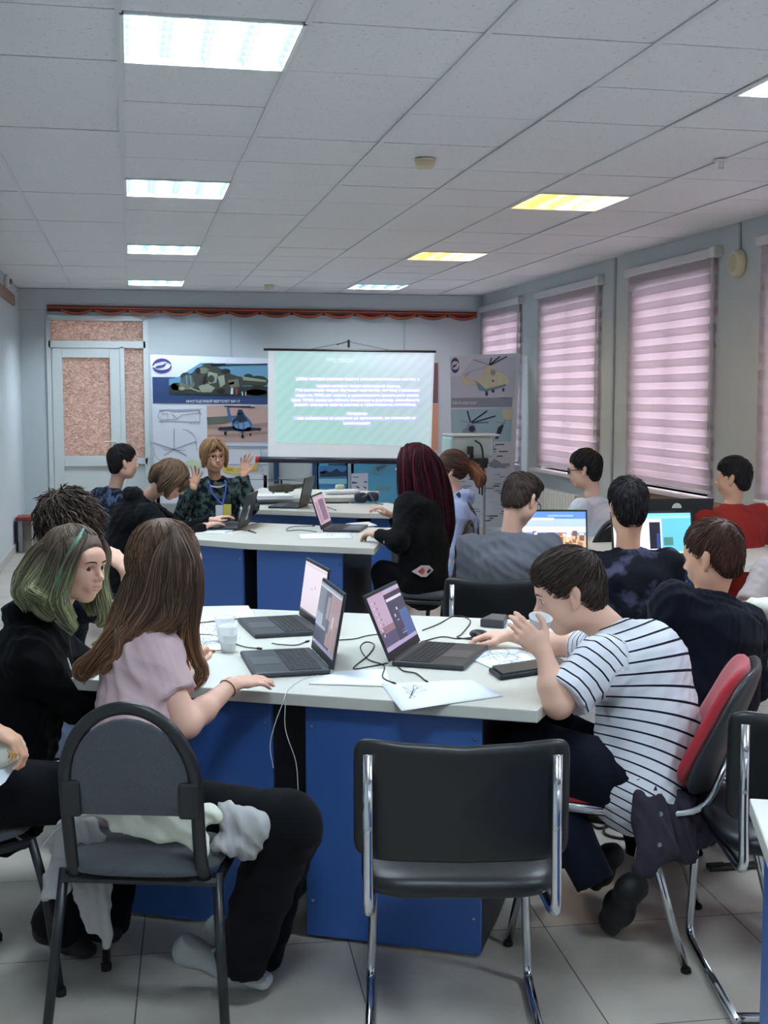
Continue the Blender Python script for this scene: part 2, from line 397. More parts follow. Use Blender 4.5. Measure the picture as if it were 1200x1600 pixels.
# ------------------------------------------------------------------ walls
wm = MATS['wall']
DX0, DX1, DZ1 = at(74, 500, y=YB)[0], at(227, 500, y=YB)[0], at(150, 497, y=YB)[2]
mb = MB(); mb.bb(XL-.2, DX0, YB, YB+.2, 0, CEIL+.1); mb.bb(DX1, XR+.3, YB, YB+.2, 0, CEIL+.1); mb.bb(DX0, DX1, YB, YB+.2, DZ1, CEIL+.1)
struct('wall_back', mb, wm)
mb = MB(); mb.bb(XL-.2, XL, YF, YB+.2, 0, CEIL+.1); struct('wall_left', mb, wm)
mb = MB(); mb.bb(XL-.2, XR+.3, YF-.2, YF, 0, CEIL+.1); struct('wall_front', mb, wm)
WINS = [(12.74, 14.3, 'end'), (10.45, 12.2, 'second'), (8.22, 9.85, 'third'), (5.95, 7.62, 'fourth'), (3.7, 5.4, 'unseen fifth'), (1.4, 3.1, 'unseen sixth'), (-.9, .8, 'unseen seventh')]  # last three are out of view, added with their blinds for side light
mb = MB(); ys = [YF]
for a, b, _ in sorted(WINS):
    mb.bb(XR, XR+.3, ys[-1], a+.12, 0, CEIL+.1); ys.append(b-.12)
    mb.bb(XR, XR+.3, a+.12, b-.12, 0, .86); mb.bb(XR, XR+.3, a+.12, b-.12, 2.5, CEIL+.1)
mb.bb(XR, XR+.3, ys[-1], YB+.2, 0, CEIL+.1); struct('wall_right', mb, wm)
# glass and fabric
gm = bpy.data.materials.new('window_glass'); gm.use_nodes = True; nt = gm.node_tree; nt.nodes.remove(nt.nodes['Principled BSDF'])
a = nt.nodes.new('ShaderNodeBsdfTransparent'); g = nt.nodes.new('ShaderNodeBsdfGlossy'); g.inputs['Roughness'].default_value = .03; mxx = nt.nodes.new('ShaderNodeMixShader'); mxx.inputs[0].default_value = .06
nt.links.new(a.outputs[0], mxx.inputs[1]); nt.links.new(g.outputs[0], mxx.inputs[2]); nt.links.new(mxx.outputs[0], nt.nodes['Material Output'].inputs[0])
def fabric(name, diff, trans, clear, tw=.6):
    m = bpy.data.materials.new(name); m.use_nodes = True; nt = m.node_tree; nt.nodes.remove(nt.nodes['Principled BSDF']); N = nt.nodes.new
    d = N('ShaderNodeBsdfDiffuse'); d.inputs[0].default_value = (*lin(diff), 1); t = N('ShaderNodeBsdfTranslucent'); t.inputs[0].default_value = (*lin(trans), 1)
    x = N('ShaderNodeMixShader'); x.inputs[0].default_value = tw; nt.links.new(d.outputs[0], x.inputs[1]); nt.links.new(t.outputs[0], x.inputs[2]); out = x
    if clear:
        c = N('ShaderNodeBsdfTransparent'); y = N('ShaderNodeMixShader'); y.inputs[0].default_value = clear; nt.links.new(x.outputs[0], y.inputs[1]); nt.links.new(c.outputs[0], y.inputs[2]); out = y
    nt.links.new(out.outputs[0], nt.nodes['Material Output'].inputs[0]); return m
FD = fabric('blind_dense', (198, 192, 197), (186, 171, 180), 0, .42); FS = fabric('blind_sheer', (222, 214, 220), (224, 208, 217), .3, .6)
for n_, (a, b, nm) in enumerate(WINS):
    mb = MB(); y0, y1 = a+.12, b-.12
    for (p, q, r_, s_) in ((y0, y0+.06, .86, 2.5), (y1-.06, y1, .86, 2.5), (y0, y1, .86, .92), (y0, y1, 2.44, 2.5), ((y0+y1)/2-.04, (y0+y1)/2+.04, .86, 2.5)): mb.bb(XR+.12, XR+.18, p, q, r_, s_)
    w = struct(f'window_{n_+1}', mb, MATS['white_trim'])
    MB().bb(XR+.148, XR+.152, y0+.06, y1-.06, .92, 2.44).build('pane', gm, w)
    MB().bb(XR-.1, XR+.12, a+.02, b-.02, .83, .86).build('window_sill', M('sill', (214, 206, 212), .5), w, bevel=.004)
    t = thing('roller_blind', f'striped pinkish day and night roller blind over the {nm} window from the end wall', 'blind', (XR-.03, (a+b)/2, .88), 0, 'pale striped blinds along the window wall')
    hw = (b-a)/2; H = 1.78; top = 2.6-.88
    for off, ph in ((0, 0), (.03, 1)):
        mb = MB(); z = top; k = ph
        while z > .03:
            s = (.062 if k % 2 == 0 else .056); z2 = max(.03, z-s); bow = 0
            wv = lambda yy: .0025*math.sin(9*yy+z*3)
            for q in range(6):
                ya, yb_ = -hw+.03+(2*hw-.06)*q/6, -hw+.03+(2*hw-.06)*(q+1)/6
                tl = (.0035 if k % 2 == 0 else -.002)
                mb.add([(off+wv(ya)+tl, ya, z2), (off+wv(yb_)+tl, yb_, z2), (off+wv(yb_), yb_, z), (off+wv(ya), ya, z)], [(0, 1, 2, 3)], k % 2)
            z = z2; k += 1
        mb.build('blind_fabric', [FD, FS], t)
    MB().bb(-.03, .045, -hw, hw, top, top+.065).build('headrail', M('headrail', (206, 204, 208), .4), t, bevel=.008)
    MB().tube([(0, -hw+.03, .015), (0, hw-.03, .015)], .012, 8).build('bottom_bar', MATS['headrail'], t)
    MB().tube([(-.03, -hw+.02, top), (-.035, -hw+.02, .35), (-.03, -hw+.03, .35), (-.02, -hw+.03, top)], .0025, 5).build('chain', MATS['plastic_white'], t)
    MB().bb(-.04, .05, -hw-.02, -hw+.05, top-.005, top+.075).build('bracket', MATS['plastic_white'], t, bevel=.01)
# vertical conduits, baseboards and panel joints
def tr(n, mb, m): struct(f'trim_{n}', mb, m)
c = at(960, 560, x=XR); tr(2, MB().bb(XR-.02, XR, c[1]-.02, c[1]+.02, .1, CEIL), M('conduit', (168, 178, 184), .5))
for k, u in enumerate((361, 632)):
    c = at(u, 520, y=YB); tr(3+k, MB().bb(c[0]-.012, c[0]+.012, YB-.008, YB, .1, 2.5), MATS['conduit'])
tr(5, MB().bb(XL, XR, YB-.05, YB, 2.57, CEIL), wm)
c0 = at(20, 475, x=XL)
tr(6, MB().bb(XL, XL+.025, 2, c0[1], c0[2]-.02, c0[2]+.09), M('brown_wood', (138, 104, 92), .6))
struct('baseboard_left', MB().bb(XL, XL+.02, YF, YB, 0, .09), M('skirting', (176, 174, 168), .5))
struct('baseboard_back', MB().bb(DX1, XR, YB-.02, YB, 0, .09), MATS['skirting'])
mb = MB(); s0 = at(28, 842, z=0); mb.bb(XL, XL+.16, 13.2, YB, 0, .3); mb.bb(XL+.16, XL+.34, 13.4, YB, 0, .16); tr(7, mb, M('step_tile', (170, 168, 160), .5))
# ------------------------------------------------------------------ glazed door in the end wall
def mat_pattern_glass():
    m = bpy.data.materials.new('patterned_glass'); m.use_nodes = True; nt = m.node_tree; nt.nodes.remove(nt.nodes['Principled BSDF']); N = nt.nodes.new; L = nt.links.new
    tc = N('ShaderNodeTexCoord'); mp = N('ShaderNodeMapping'); mp.inputs['Scale'].default_value = (1, 1, 2.1); L(tc.outputs['Object'], mp.inputs[0])
    n = N('ShaderNodeTexNoise'); n.inputs['Scale'].default_value = 22; n.inputs['Detail'].default_value = 3; n.inputs['Distortion'].default_value = 1.6; L(mp.outputs[0], n.inputs['Vector'])
    bp = N('ShaderNodeBump'); bp.inputs['Strength'].default_value = 1; bp.inputs['Distance'].default_value = .03; L(n.outputs['Fac'], bp.inputs['Height'])
    r = N('ShaderNodeValToRGB'); e = r.color_ramp.elements; e[0].position = .36; e[0].color = (*lin((150, 126, 116)), 1); e[1].position = .62; e[1].color = (*lin((205, 184, 172)), 1); L(n.outputs['Fac'], r.inputs[0])
    t = N('ShaderNodeBsdfTranslucent'); L(r.outputs[0], t.inputs[0]); g = N('ShaderNodeBsdfGlossy'); g.inputs['Roughness'].default_value = .25; L(bp.outputs[0], g.inputs['Normal'])
    d = N('ShaderNodeBsdfDiffuse'); L(r.outputs[0], d.inputs[0]); x = N('ShaderNodeMixShader'); x.inputs[0].default_value = .5; L(d.outputs[0], x.inputs[1]); L(t.outputs[0], x.inputs[2])
    y = N('ShaderNodeMixShader'); y.inputs[0].default_value = .12; L(x.outputs[0], y.inputs[1]); L(g.outputs[0], y.inputs[2]); L(y.outputs[0], nt.nodes['Material Output'].inputs[0]); return m
pg = mat_pattern_glass(); Y = YB-.02
X_ = lambda u, v=600: at(u, v, y=YB)[0]
Z_ = lambda v, u=150: at(u, v, y=YB)[2]
zt, z1, z2, z3, z4 = DZ1, Z_(541), Z_(551), Z_(562), Z_(712); xm = X_(188); xr = X_(226)
fr = MB()
fr.bb(DX0-.02, DX0+.03, Y, YB+.08, 0, zt); fr.bb(DX1-.03, DX1+.03, Y, YB+.08, 0, zt); fr.bb(DX0, DX1, Y, YB+.08, zt-.03, zt+.03); fr.bb(DX0, DX1, Y, YB+.08, z1-.02, z1+.06-.06*0); fr.bb(xm, xm+.05, Y, YB+.08, 0, z1)
fr.bb(xm+.05, DX1, Y, YB+.08, z4-.1, z4-.03); fr.bb(xm+.05, DX1-.03, YB+.02, YB+.05, .0, z4-.08); fr.bb(DX0+.02, DX0+.06, YB+.06, YB+.09, 0, z1); fr.bb(xm-.03, xm+.02, YB+.06, YB+.09, 0, z1); fr.bb(DX0, xm, YB+.06, YB+.09, z1-.06, z1); fr.bb(DX0, xm, YB+.06, YB+.09, 0, .1)
door = struct('door_1', fr, M('upvc', (206, 212, 212), .35), bevel=.003)
MB().bb(DX0+.03, DX1-.03, YB+.02, YB+.03, z1+.04, zt-.03).build('transom_glass', pg, door)
MB().bb(xm+.05, DX1-.03, YB+.02, YB+.03, z4-.04, z1-.02).build('side_glass', pg, door)
lf = MB(); a, b = DX0+.04, xm-.005; zl = z1-.03
lf.bb(a, a+.11, Y-.01, YB+.05, .02, zl); lf.bb(b-.11, b, Y-.01, YB+.05, .02, zl); lf.bb(a+.11, b-.11, Y-.01, YB+.05, zl-.1, zl); lf.bb(a+.11, b-.11, Y-.01, YB+.05, z4-.12, z4); lf.bb(a+.11, b-.11, Y-.01, YB+.05, .02, .16); lf.bb(a+.1, b-.1, YB, YB+.03, .1, z4-.1)
leaf = lf.build('door_leaf', MATS['upvc'], door, bevel=.004)
MB().bb(a+.105, b-.105, YB+.01, YB+.02, z4, zl-.1).build('door_glass', pg, leaf)
hz = Z_(690); hd = MB().bb(b-.075, b-.04, Y-.025, Y-.01, hz-.1, hz+.05); hd.tube(rpath([(b-.057, Y-.02, hz), (b-.057, Y-.06, hz), (b-.19, Y-.065, hz)], .02), .009, 8); hd.build('door_handle', MATS['plastic_white'], leaf)
# ------------------------------------------------------------------ striped ribbon garland along the top of the end wall
M('ribbon_black', (30, 24, 26), .6); M('ribbon_orange', (214, 96, 44), .6); M('ribbon_red', (128, 34, 30), .6)
xa, xb = at(73, 481, y=YB-.1)[0], at(746, 492, y=YB-.1)[0]; za = at(73, 481, y=YB-.1)[2]; zb = at(746, 492, y=YB-.1)[2]
t = thing('ribbon_garland', 'long orange and black striped ribbon with small swags across the end wall', 'garland', (xa, YB-.08, za))
mb = MB(); Lx = xb-xa; fz = lambda x: (zb-za)*x/Lx
wd = [('r', 2), ('b', 0), ('o', 1), ('b', 0), ('o', 1), ('b', 0), ('r', 2)]
for s in range(7):
    z0 = .036-.0103*s; mb.add([(0, 0, z0-.0103), (Lx, 0, fz(Lx)-.0103+z0), (Lx, 0, fz(Lx)+z0), (0, 0, z0), (0, .01, z0-.0103), (Lx, .01, fz(Lx)-.0103+z0), (Lx, .01, fz(Lx)+z0), (0, .01, z0)], [(0, 1, 2, 3), (4, 7, 6, 5), (0, 4, 5, 1), (3, 2, 6, 7)], (2, 0, 1, 0, 2, 0, 0)[s])
mb.build('band', [MATS['ribbon_black'], MATS['ribbon_orange'], MATS['ribbon_red']], t)
n = 13
for i in range(n):
    cx = .32+(Lx-.5)*i/(n-1); mb = MB(); 
    for s in range(5):
        def q(a, r): xx = a*.17; return (cx+xx, -.012-.012*math.cos(a*1.4), fz(cx)+.004-.042*(1-a*a)-r)
        for k in range(10):
            a0, a1 = -1+.2*k, -1+.2*(k+1); r0, r1 = .007*s, .007*(s+1)
            mb.add([q(a0, r1), q(a1, r1), q(a1, r0), q(a0, r0)], [(0, 1, 2, 3)], (0, 1, 0, 1, 0)[s])
    mb.build('swag', [MATS['ribbon_black'], MATS['ribbon_orange']], t)
# ------------------------------------------------------------------ small fittings
def detector(u, v, lab):
    c = at(u, v, z=CEIL-.01); t = thing('smoke_detector', lab, 'smoke detector', (c[0], c[1], CEIL))
    cm = M('cream_plastic', (206, 198, 168), .5)
    MB().lathe([(.055, 0), (.055, -.012), (.05, -.014)], n=28).build('mounting_base', cm, t); MB().lathe([(.047, -.012), (.05, -.02), (.048, -.036), (.036, -.046), (0, -.048)], n=28).build('sensor_head', cm, t, smooth=True)
detector(664, 252, 'round cream smoke detector in the middle of the ceiling'); detector(421, 447, 'small cream smoke detector far off near the end wall')
c = at(1147, 411, x=XR-.05); t = thing('wall_speaker', 'round cream wall speaker high between two blinds', 'speaker', (XR, c[1], c[2]))
Rm = np.array([[0, 0, -1], [0, 1, 0], [1, 0, 0]], float)
MB().lathe([(.09, 0), (.095, .02), (.088, .05), (.07, .062)], M3=Rm, n=32).build('speaker_body', M('cream2', (214, 206, 176), .5), t, smooth=True)
MB().lathe([(.07, .06), (.045, .066), (0, .068)], M3=Rm, n=32).build('grille', M('cream3', (196, 188, 158), .6, bump=.6, bscale=300), t)
MB().tube([(-.01, 0, .09), (-.01, .01, CEIL-c[2])], .009, 6).build('cable', MATS['conduit'], t)
c = at(12, 440, x=XL+.03); t = thing('wall_sensor', 'small white sensor high in the left corner', 'sensor', (XL, c[1], c[2]))
MB().bb(0, .05, -.05, .05, -.06, .06).build('sensor_body', MATS['plastic_white'], t, bevel=.02); MB().lathe([(.03, 0), (.028, .02), (0, .028)], c=(.05, 0, 0), M3=np.array([[0, 0, 1], [0, 1, 0], [-1, 0, 0]], float), n=16).build('lens', M('lens_grey', (120, 122, 124), .3), t, smooth=True)
c = at(1127, 250, z=CEIL); t = thing('sprinkler', 'tiny white sprinkler head under the ceiling at right', 'sprinkler', (c[0], c[1], CEIL)); MB().lathe([(.04, 0), (.035, -.01), (.012, -.012), (.012, -.04), (.02, -.045), (0, -.047)], n=16).build('sprinkler_head', MATS['plastic_white'], t)
# ------------------------------------------------------------------ desks
M('desk_top', (204, 204, 195), .42, var=.02, vscale=5); M('desk_blue', (54, 96, 166), .5, coat=.1); M('desk_dark', (25, 29, 42), .5); M('screw', (190, 192, 195), .3, 1)
def seg(p, q, z0, z1, t, off=0):
    p, q = V(*p[:2]), V(*q[:2]); d = nrm(q-p); n = V(-d[1], d[0]); a, b = p+n*off, q+n*off
    return [tuple(a), tuple(b), tuple(b+n*t), tuple(a+n*t)]
def desk(label, top, panels, z=.75, th=.036, group='white topped blue desks', sides=True, back=None):
    """top: outline; panels: (p, q) front boards, each with dark end boards of depth dp"""
    c = np.mean(np.array([p[:2] for p in top]), 0); t = thing('desk', label, 'desk', (c[0], c[1], 0), 0, group)
    MB().prism([tuple(p[:2]) for p in top], z-th, z).build('desk_top', MATS['desk_top'], t, world=True, bevel=.003)
    for p, q, dp in panels:
        o = MB().prism(seg(p, q, 0, 0, .018), .012, z-th).build('front_board', MATS['desk_blue'], t, world=True, bevel=.0015)
        d = nrm(V(*q[:2])-V(*p[:2])); n = V(-d[1], d[0])
        for e in (0, 1):
            a = V(*(q if e else p)[:2])+n*.018-(d*.018 if e else 0)
            MB().prism([tuple(a), tuple(a+d*.018), tuple(a+d*.018+n*dp), tuple(a+n*dp)], .012, z-th).build('end_board', MATS['desk_dark'], t, world=True)
            sc = MB()
            for zz in (.12, z-th-.07):
                s = V(*(q if e else p)[:2])+d*(-.02 if e else .02); sc.box((s[0]-n[0]*.001, s[1]-n[1]*.001, zz), (.007, .007, .007))
            x = sc.build('screw', MATS['screw'], o); x.location = (0, 0, 0)
            x.data.transform(Matrix.Translation((-t.location[0], -t.location[1], 0)))
    return t
g = lambda u, v, z=.75: at(u, v, z=z)
FL, FR, BL = g(86, 1058), g(840, 1110), g(262, 946)
bk0, bk1 = g(390, 948), g(830, 968); rd = nrm(V(.566, .825, 0))
# back right corner: where the back edge meets the right edge
A = np.array([[rd[0], -(bk1-bk0)[0]], [rd[1], -(bk1-bk0)[1]]]); sol = np.linalg.solve(A, (bk0-FR)[:2]); BR = FR+rd*sol[0]
fd = nrm(FR-FL); fn = V(-fd[1], fd[0], 0)
def fpt(u, inset): # point on a line parallel to the front edge, set in, seen at column u on the floor side
    lo, hi = -.3, 2.2
    o = FL+fn*inset
    for _ in range(40):
        m = (lo+hi)/2; p = o+fd*m; q = p-CO; q[2] = .4-HC; uu = 600+FPX*(q @ CR)/(q @ CF)
        if uu < u: lo = m
        else: hi = m
    return o+fd*lo
INS = .05
desk('large white topped desk in front with two blue boards and three open laptops', [FL, FR, BR, BL], [(fpt(190, INS), fpt(425, INS), .5), (fpt(478, INS), fpt(752, INS), 1.2)])
# second row desk: two tops meeting at an obtuse joint
a, b, c_, e = g(215, 836), g(390, 849), g(585, 857), g(599, 842)
n1 = nrm(V(-(b-a)[1], (b-a)[0], 0)); n2 = nrm(V(-(c_-b)[1], (c_-b)[0], 0)); nm = nrm(n1+n2)
bb_ = b+nm*1.05; cc_ = e+nrm(V(.35, 1, 0))*.62; aa_ = a+n1*.95
def inset(p, q, u, s): # as fpt for another edge
    d = nrm(q-p); n = V(-d[1], d[0], 0); o = p+n*s; lo, hi = -1, 2.5
    for _ in range(40):
        m = (lo+hi)/2; x = o+d*m-CO; x[2] = .4-HC; uu = 600+FPX*(x @ CR)/(x @ CF)
        if uu < u: lo = m
        else: hi = m
    return o+d*lo
desk('white topped desk in the second row, its left half with the laptop marked 2', [a, b, bb_, aa_], [(inset(a, b, 222, .05), inset(a, b, 380, .05), .5)])
desk('white topped desk in the second row, its right half beside the dark red haired girl', [b, c_, e, cc_, bb_], [(inset(b, c_, 402, .05), inset(b, c_, 535, .05), .5)])
# third row desk near the screen
p0, p1, p2_ = g(372, 795), g(560, 802), g(625, 803)
q0 = p1+V(.0, 0, 0)
far = [p0, p1, p2_, p2_+V(.16, .25, 0), p2_+V(.2, .6, 0), p2_+V(.1, .95, 0), p1+V(.25, .8, 0), p0+V(.1, .42, 0)]
desk('white topped desk in the third row below the projection screen', far, [(p0+V(.1, .1, 0), p1+V(0, .08, 0), .5), (p1+V(.1, .05, 0), p2_+V(-.05, .08, 0), .5)])
r0 = p0+V(.04, .48, 0); r1 = p1+V(.16, .9, 0); fdsk = [tuple(r0[:2]), tuple(r1[:2]), tuple((r1+V(.3, .6, 0))[:2]), tuple((r0+V(.3, 1.1, 0))[:2])]
desk('white topped desk farthest back carrying papers and a helicopter model', fdsk, [(r0+V(.08, .06, 0), r1+V(-.06, .08, 0), .4)], z=.79)
# desks by the windows
h = [g(868, 868), g(1090, 880), g(1200, 884), g(1200, 842), g(1060, 832), g(872, 838)]
desk('white topped desk by the windows with the two bright laptops', h, [(h[0]+V(.05, .08, 0), h[1]+V(0, .08, 0), .45)])
k0 = g(1171, 1247); kd = nrm(g(1200, 1328)-k0); kp = V(-kd[1], kd[0], 0)
ds = desk('white topped desk cut off at the lower right corner with a blue side board', [k0, k0+kd*1.1, k0+kd*1.1+kp*.7, k0+kp*.7], [(k0+kd*.98+kp*.03, k0+kd*.03+kp*.03, .3)] if 0 else [])
MB().prism([tuple((k0+kd*.03+kp*.03)[:2]), tuple((k0+kd*1.05+kp*.03)[:2]), tuple((k0+kd*1.05+kp*.048)[:2]), tuple((k0+kd*.03+kp*.048)[:2])], .01, .714).build('side_board', MATS['desk_blue'], ds, world=True)
MB().prism([tuple((k0+kd*.05+kp*.05)[:2]), tuple((k0+kd*.068+kp*.05)[:2]), tuple((k0+kd*.068+kp*.66)[:2]), tuple((k0+kd*.05+kp*.66)[:2])], .01, .714).build('end_board', MATS['desk_dark'], ds, world=True)
# ------------------------------------------------------------------ chairs
M('grey_tweed', (66, 70, 76), .9, bump=.5, bscale=420, var=.25, vscale=260, sheen=.2); M('vinyl', (14, 15, 18), .42, bump=.05, bscale=300, spec=.5)
M('red_fabric', (168, 30, 46), .85, bump=.2, bscale=500, sheen=.3); M('rubber', (18, 18, 18), .7)
def cushion(mb, c, w, d, h, n=4.0, mi=0, curve=0):
    """super-ellipse pad centred at c"""
    def fn(u, v):
        a = u*2*PI; b = (v-.5)*PI; s = lambda x, p: math.copysign(abs(x)**p, x); cb = s(math.cos(b), .45)
        x = w/2*s(math.cos(a), 2/n)*cb; y = d/2*s(math.sin(a), 2/n)*cb
        return (c[0]+x, c[1]+y+curve*(x*x), c[2]+h/2*s(math.sin(b), .7))
    return mb.grid(fn, 41, 13, mi=mi)
def chair_round(label, loc, yaw, group='black framed chairs with rounded backs', metal='dark_metal', fab='grey_tweed'):
    t = thing('round_back_chair', label, 'chair', loc, face_rz(yaw), group); fm = MATS[metal]
    arch = [(-.163, -.17, .44), (-.158, -.2, .5)]
    for k in range(13):
        a = PI*k/12; arch.append((-.158*math.cos(a), -.235-.03*math.sin(a), .68+.2*math.sin(a)))
    arch += [(.158, -.2, .5), (.163, -.17, .44)]
    MB().tube(bez(arch, 3), .0145, 8, flat=((0, 1, 0), .8, 1.15)).build('back_frame', fm, t, smooth=True)
    for s in (-1, 1):
        MB().tube([(s*.19, -.16, .45), (s*.205, -.2, .25), (s*.225, -.24, 0)], [.013, .013, .012], 8).build('leg', fm, t, smooth=True)
        MB().tube([(s*.19, .17, .44), (s*.2, .2, .3), (s*.215, .23, 0)], [.013, .013, .012], 8).build('leg', fm, t, smooth=True)
    sf = MB()
    sf.tube([(-.19, -.17, .43), (-.19, .17, .43)], .012, 6); sf.tube([(.19, -.17, .43), (.19, .17, .43)], .012, 6); sf.tube([(-.19, -.17, .43), (.19, -.17, .43)], .012, 6); sf.tube([(-.19, .17, .43), (.19, .17, .43)], .012, 6)
    sf.build('seat_frame', fm, t)
    cushion(MB(), (0, 0, .463), .39, .42, .05).build('seat', MATS[fab], t, smooth=True)
    pad = MB()
    pts = [(-.141, .612)]+[(-.141*math.cos(PI*k/14), .695+.16*math.sin(PI*k/14)) for k in range(15)]+[(.141, .612)]
    for k in range(len(pts)-1):
        pass
    n = len(pts); ys = lambda x, z: -.222-(z-.58)*.13-.02*(1-(x/.17)**2)
    vs = [(x, ys(x, z)+dy, z) for dy in (.022, 0) for x, z in pts]; cx = [(0, ys(0, .72)+.03, .72), (0, ys(0, .72)-.002, .72)]
    fs = [(i, (i+1) % n, 2*n) for i in range(n)]+[(n+(i+1) % n, n+i, 2*n+1) for i in range(n)]+[((i+1) % n, i, n+i, n+(i+1) % n) for i in range(n)]
    pad.add(vs+cx, fs); pad.build('back_pad', MATS[fab], t, bevel=.004)
    for s in (-1, 1):
        MB().box((s*.142, -.236, .655), (.05, .03, .09)).build('bracket', MATS['black_plastic'], t, bevel=.008)
        [MB().tube([(s*a_, b_, 0), (s*a_, b_, .02)], .015, 8).build('foot_cap', MATS['rubber'], t) for a_, b_ in ((.225, -.24), (.215, .23))]
    return t
def chair_canti(label, loc, yaw, group='black vinyl chairs on chrome tubes', w=.47):
    t = thing('cantilever_chair', label, 'chair', loc, face_rz(yaw), group); h = w/2-.035
    for s in (-1, 1):
        x = s*h
        MB().tube(rpath([(x, -.265, .79), (x, -.27, .56), (x, -.285, .415), (x*.93, .0, .40), (x*.93, .2, .425), (x*.95, .235, .3), (x, .24, .015), (x, -.26, .015)], .05, 5), .0125, 10).build('chrome_tube', MATS['chrome'], t, smooth=True)
        b = MB()
        for z in (.62, .73): b.lathe([(.008, 0), (.007, .004), (0, .006)], c=(x, -.276, z), M3=np.array([[1, 0, 0], [0, 0, -1], [0, 1, 0]], float), n=10)
        b.build('bolt', MATS['screw'], t)
    MB().tube([(-h, -.24, .015), (h, -.24, .015)], .0125, 8).build('floor_bar', MATS['chrome'], t, smooth=True)
    MB().tube([(-h*.93, .19, .42), (h*.93, .19, .42)], .011, 8).build('seat_bar', MATS['chrome'], t, smooth=True)
    cushion(MB(), (0, -.01, .455), w-.03, .45, .075, n=5).build('seat', MATS['vinyl'], t, smooth=True)
    def bk(u, v, f):
        a = u*2*PI; b_ = (v-.5)*PI; s = lambda q, p: math.copysign(abs(q)**p, q); cb = s(math.cos(b_), .3)
        x = w/2*s(math.cos(a), 2/9)*cb; z = .14*s(math.sin(a), 2/9)*cb; return (x, -.235-.018*s(math.sin(b_), .8)+.5*x*x-.06*z-.02, .668+z*(1+.0*x)+.35*x*x*(1 if z > 0 else .0))
    MB().grid(lambda u, v: bk(u, v, 0), 81, 11).build('back_pad', MATS['vinyl'], t, smooth=True)
    return t
def chair_red(label, loc, yaw, group='chairs with red upholstery and chrome legs'):
    t = thing('red_chair', label, 'chair', loc, face_rz(yaw), group)
    for s in (-1, 1):
        MB().tube([(s*.21, -.13, .43), (s*.225, -.26, .0)], [.012, .011], 10).build('leg', MATS['chrome'], t, smooth=True)
        MB().tube([(s*.2, .17, .43), (s*.215, .25, .0)], [.012, .011], 10).build('leg', MATS['chrome'], t, smooth=True)
        [MB().tube([(s*a_, b_, 0), (s*a_, b_*.99, .012)], .0145, 10).build('foot_cap', MATS['rubber'], t) for a_, b_ in ((.225, -.26), (.215, .25))]
        MB().tube(rpath([(s*.21, .2, .425), (s*.21, -.13, .43), (s*.2, -.3, .46), (s*.18, -.36, .62)], .06), .011, 8).build('back_support', MATS['chrome'], t, smooth=True)
    MB().tube(rpath([(-.21, -.15, .44), (-.21, .22, .44), (.21, .22, .44), (.21, -.15, .44)], .06), .012, 8).build('seat_rim', MATS['chrome'], t, smooth=True)
    cushion(MB(), (0, .01, .452), .43, .44, .055).build('seat', MATS['red_fabric'], t, smooth=True)
    L = .56; ang = math.radians(20); up = V(0, -math.sin(ang), math.cos(ang)); bkv = V(0, -math.cos(ang), -math.sin(ang)); o = V(0, -.27, .5)
    def pad(off, th, w, z0, z1):
        def fn(u, v):
            a = u*2*PI; b_ = (v-.5)*PI; s = lambda q, p: math.copysign(abs(q)**p, q); cb = s(math.cos(b_), .35)
            x = w/2*s(math.cos(a), 2/4.5)*cb; z = (z1-z0)/2*s(math.sin(a), 2/4.5)*cb; zz = (z0+z1)/2+z; x *= 1-.22*(z/((z1-z0)/2))
            return o+V(x, 0, 0)+up*zz+bkv*(off+th/2*s(math.sin(b_), .8)-1.1*x*x)
        return MB().grid(fn, 61, 11)
    pad(.0, .045, .44, 0, .365).build('back_pad', MATS['red_fabric'], t, smooth=True)
    pad(.032, .035, .445, -.012, .375).build('back_shell', M('shell', (44, 45, 49), .42), t, smooth=True)
    return t
LG = 'seen from behind'
gc = at(245, 1352, z=.45)
chair_round('round backed grey tweed chair at front left, hoodie bundled on it', (at(245, 1352, z=.45)[0]+.005, at(245, 1352, z=.45)[1]+.13, 0), 16)
fl_, fr_ = at(563, 1533, z=.0), at(832, 1533, z=0)
m_ = (fl_+fr_)/2
chair_canti('empty black vinyl chair in the centre foreground with chrome side tubes', (m_[0]-.042, m_[1]-.24, 0), math.degrees(math.atan2((fr_-fl_)[1], (fr_-fl_)[0]))*-1, w=.5)
rl = at(1040, 1520, z=0); RCY = -60; fc = yawv(RCY); mr = rl+V(-fc[1], fc[0], 0)*-.225*-1*-1+0*rl
sd = V(fc[1], -fc[0], 0); RC = rl+fc*.24+sd*.225+V(.04, 0, 0)
chair_red('red chair with chrome legs under the boy in the striped shirt', (RC[0], RC[1], 0), RCY)
lc = at(55, 1285, z=.46)
chair_round('grey seated chair with black legs cut off at the left edge', (lc[0]-.245, lc[1]+.02, 0), 62)
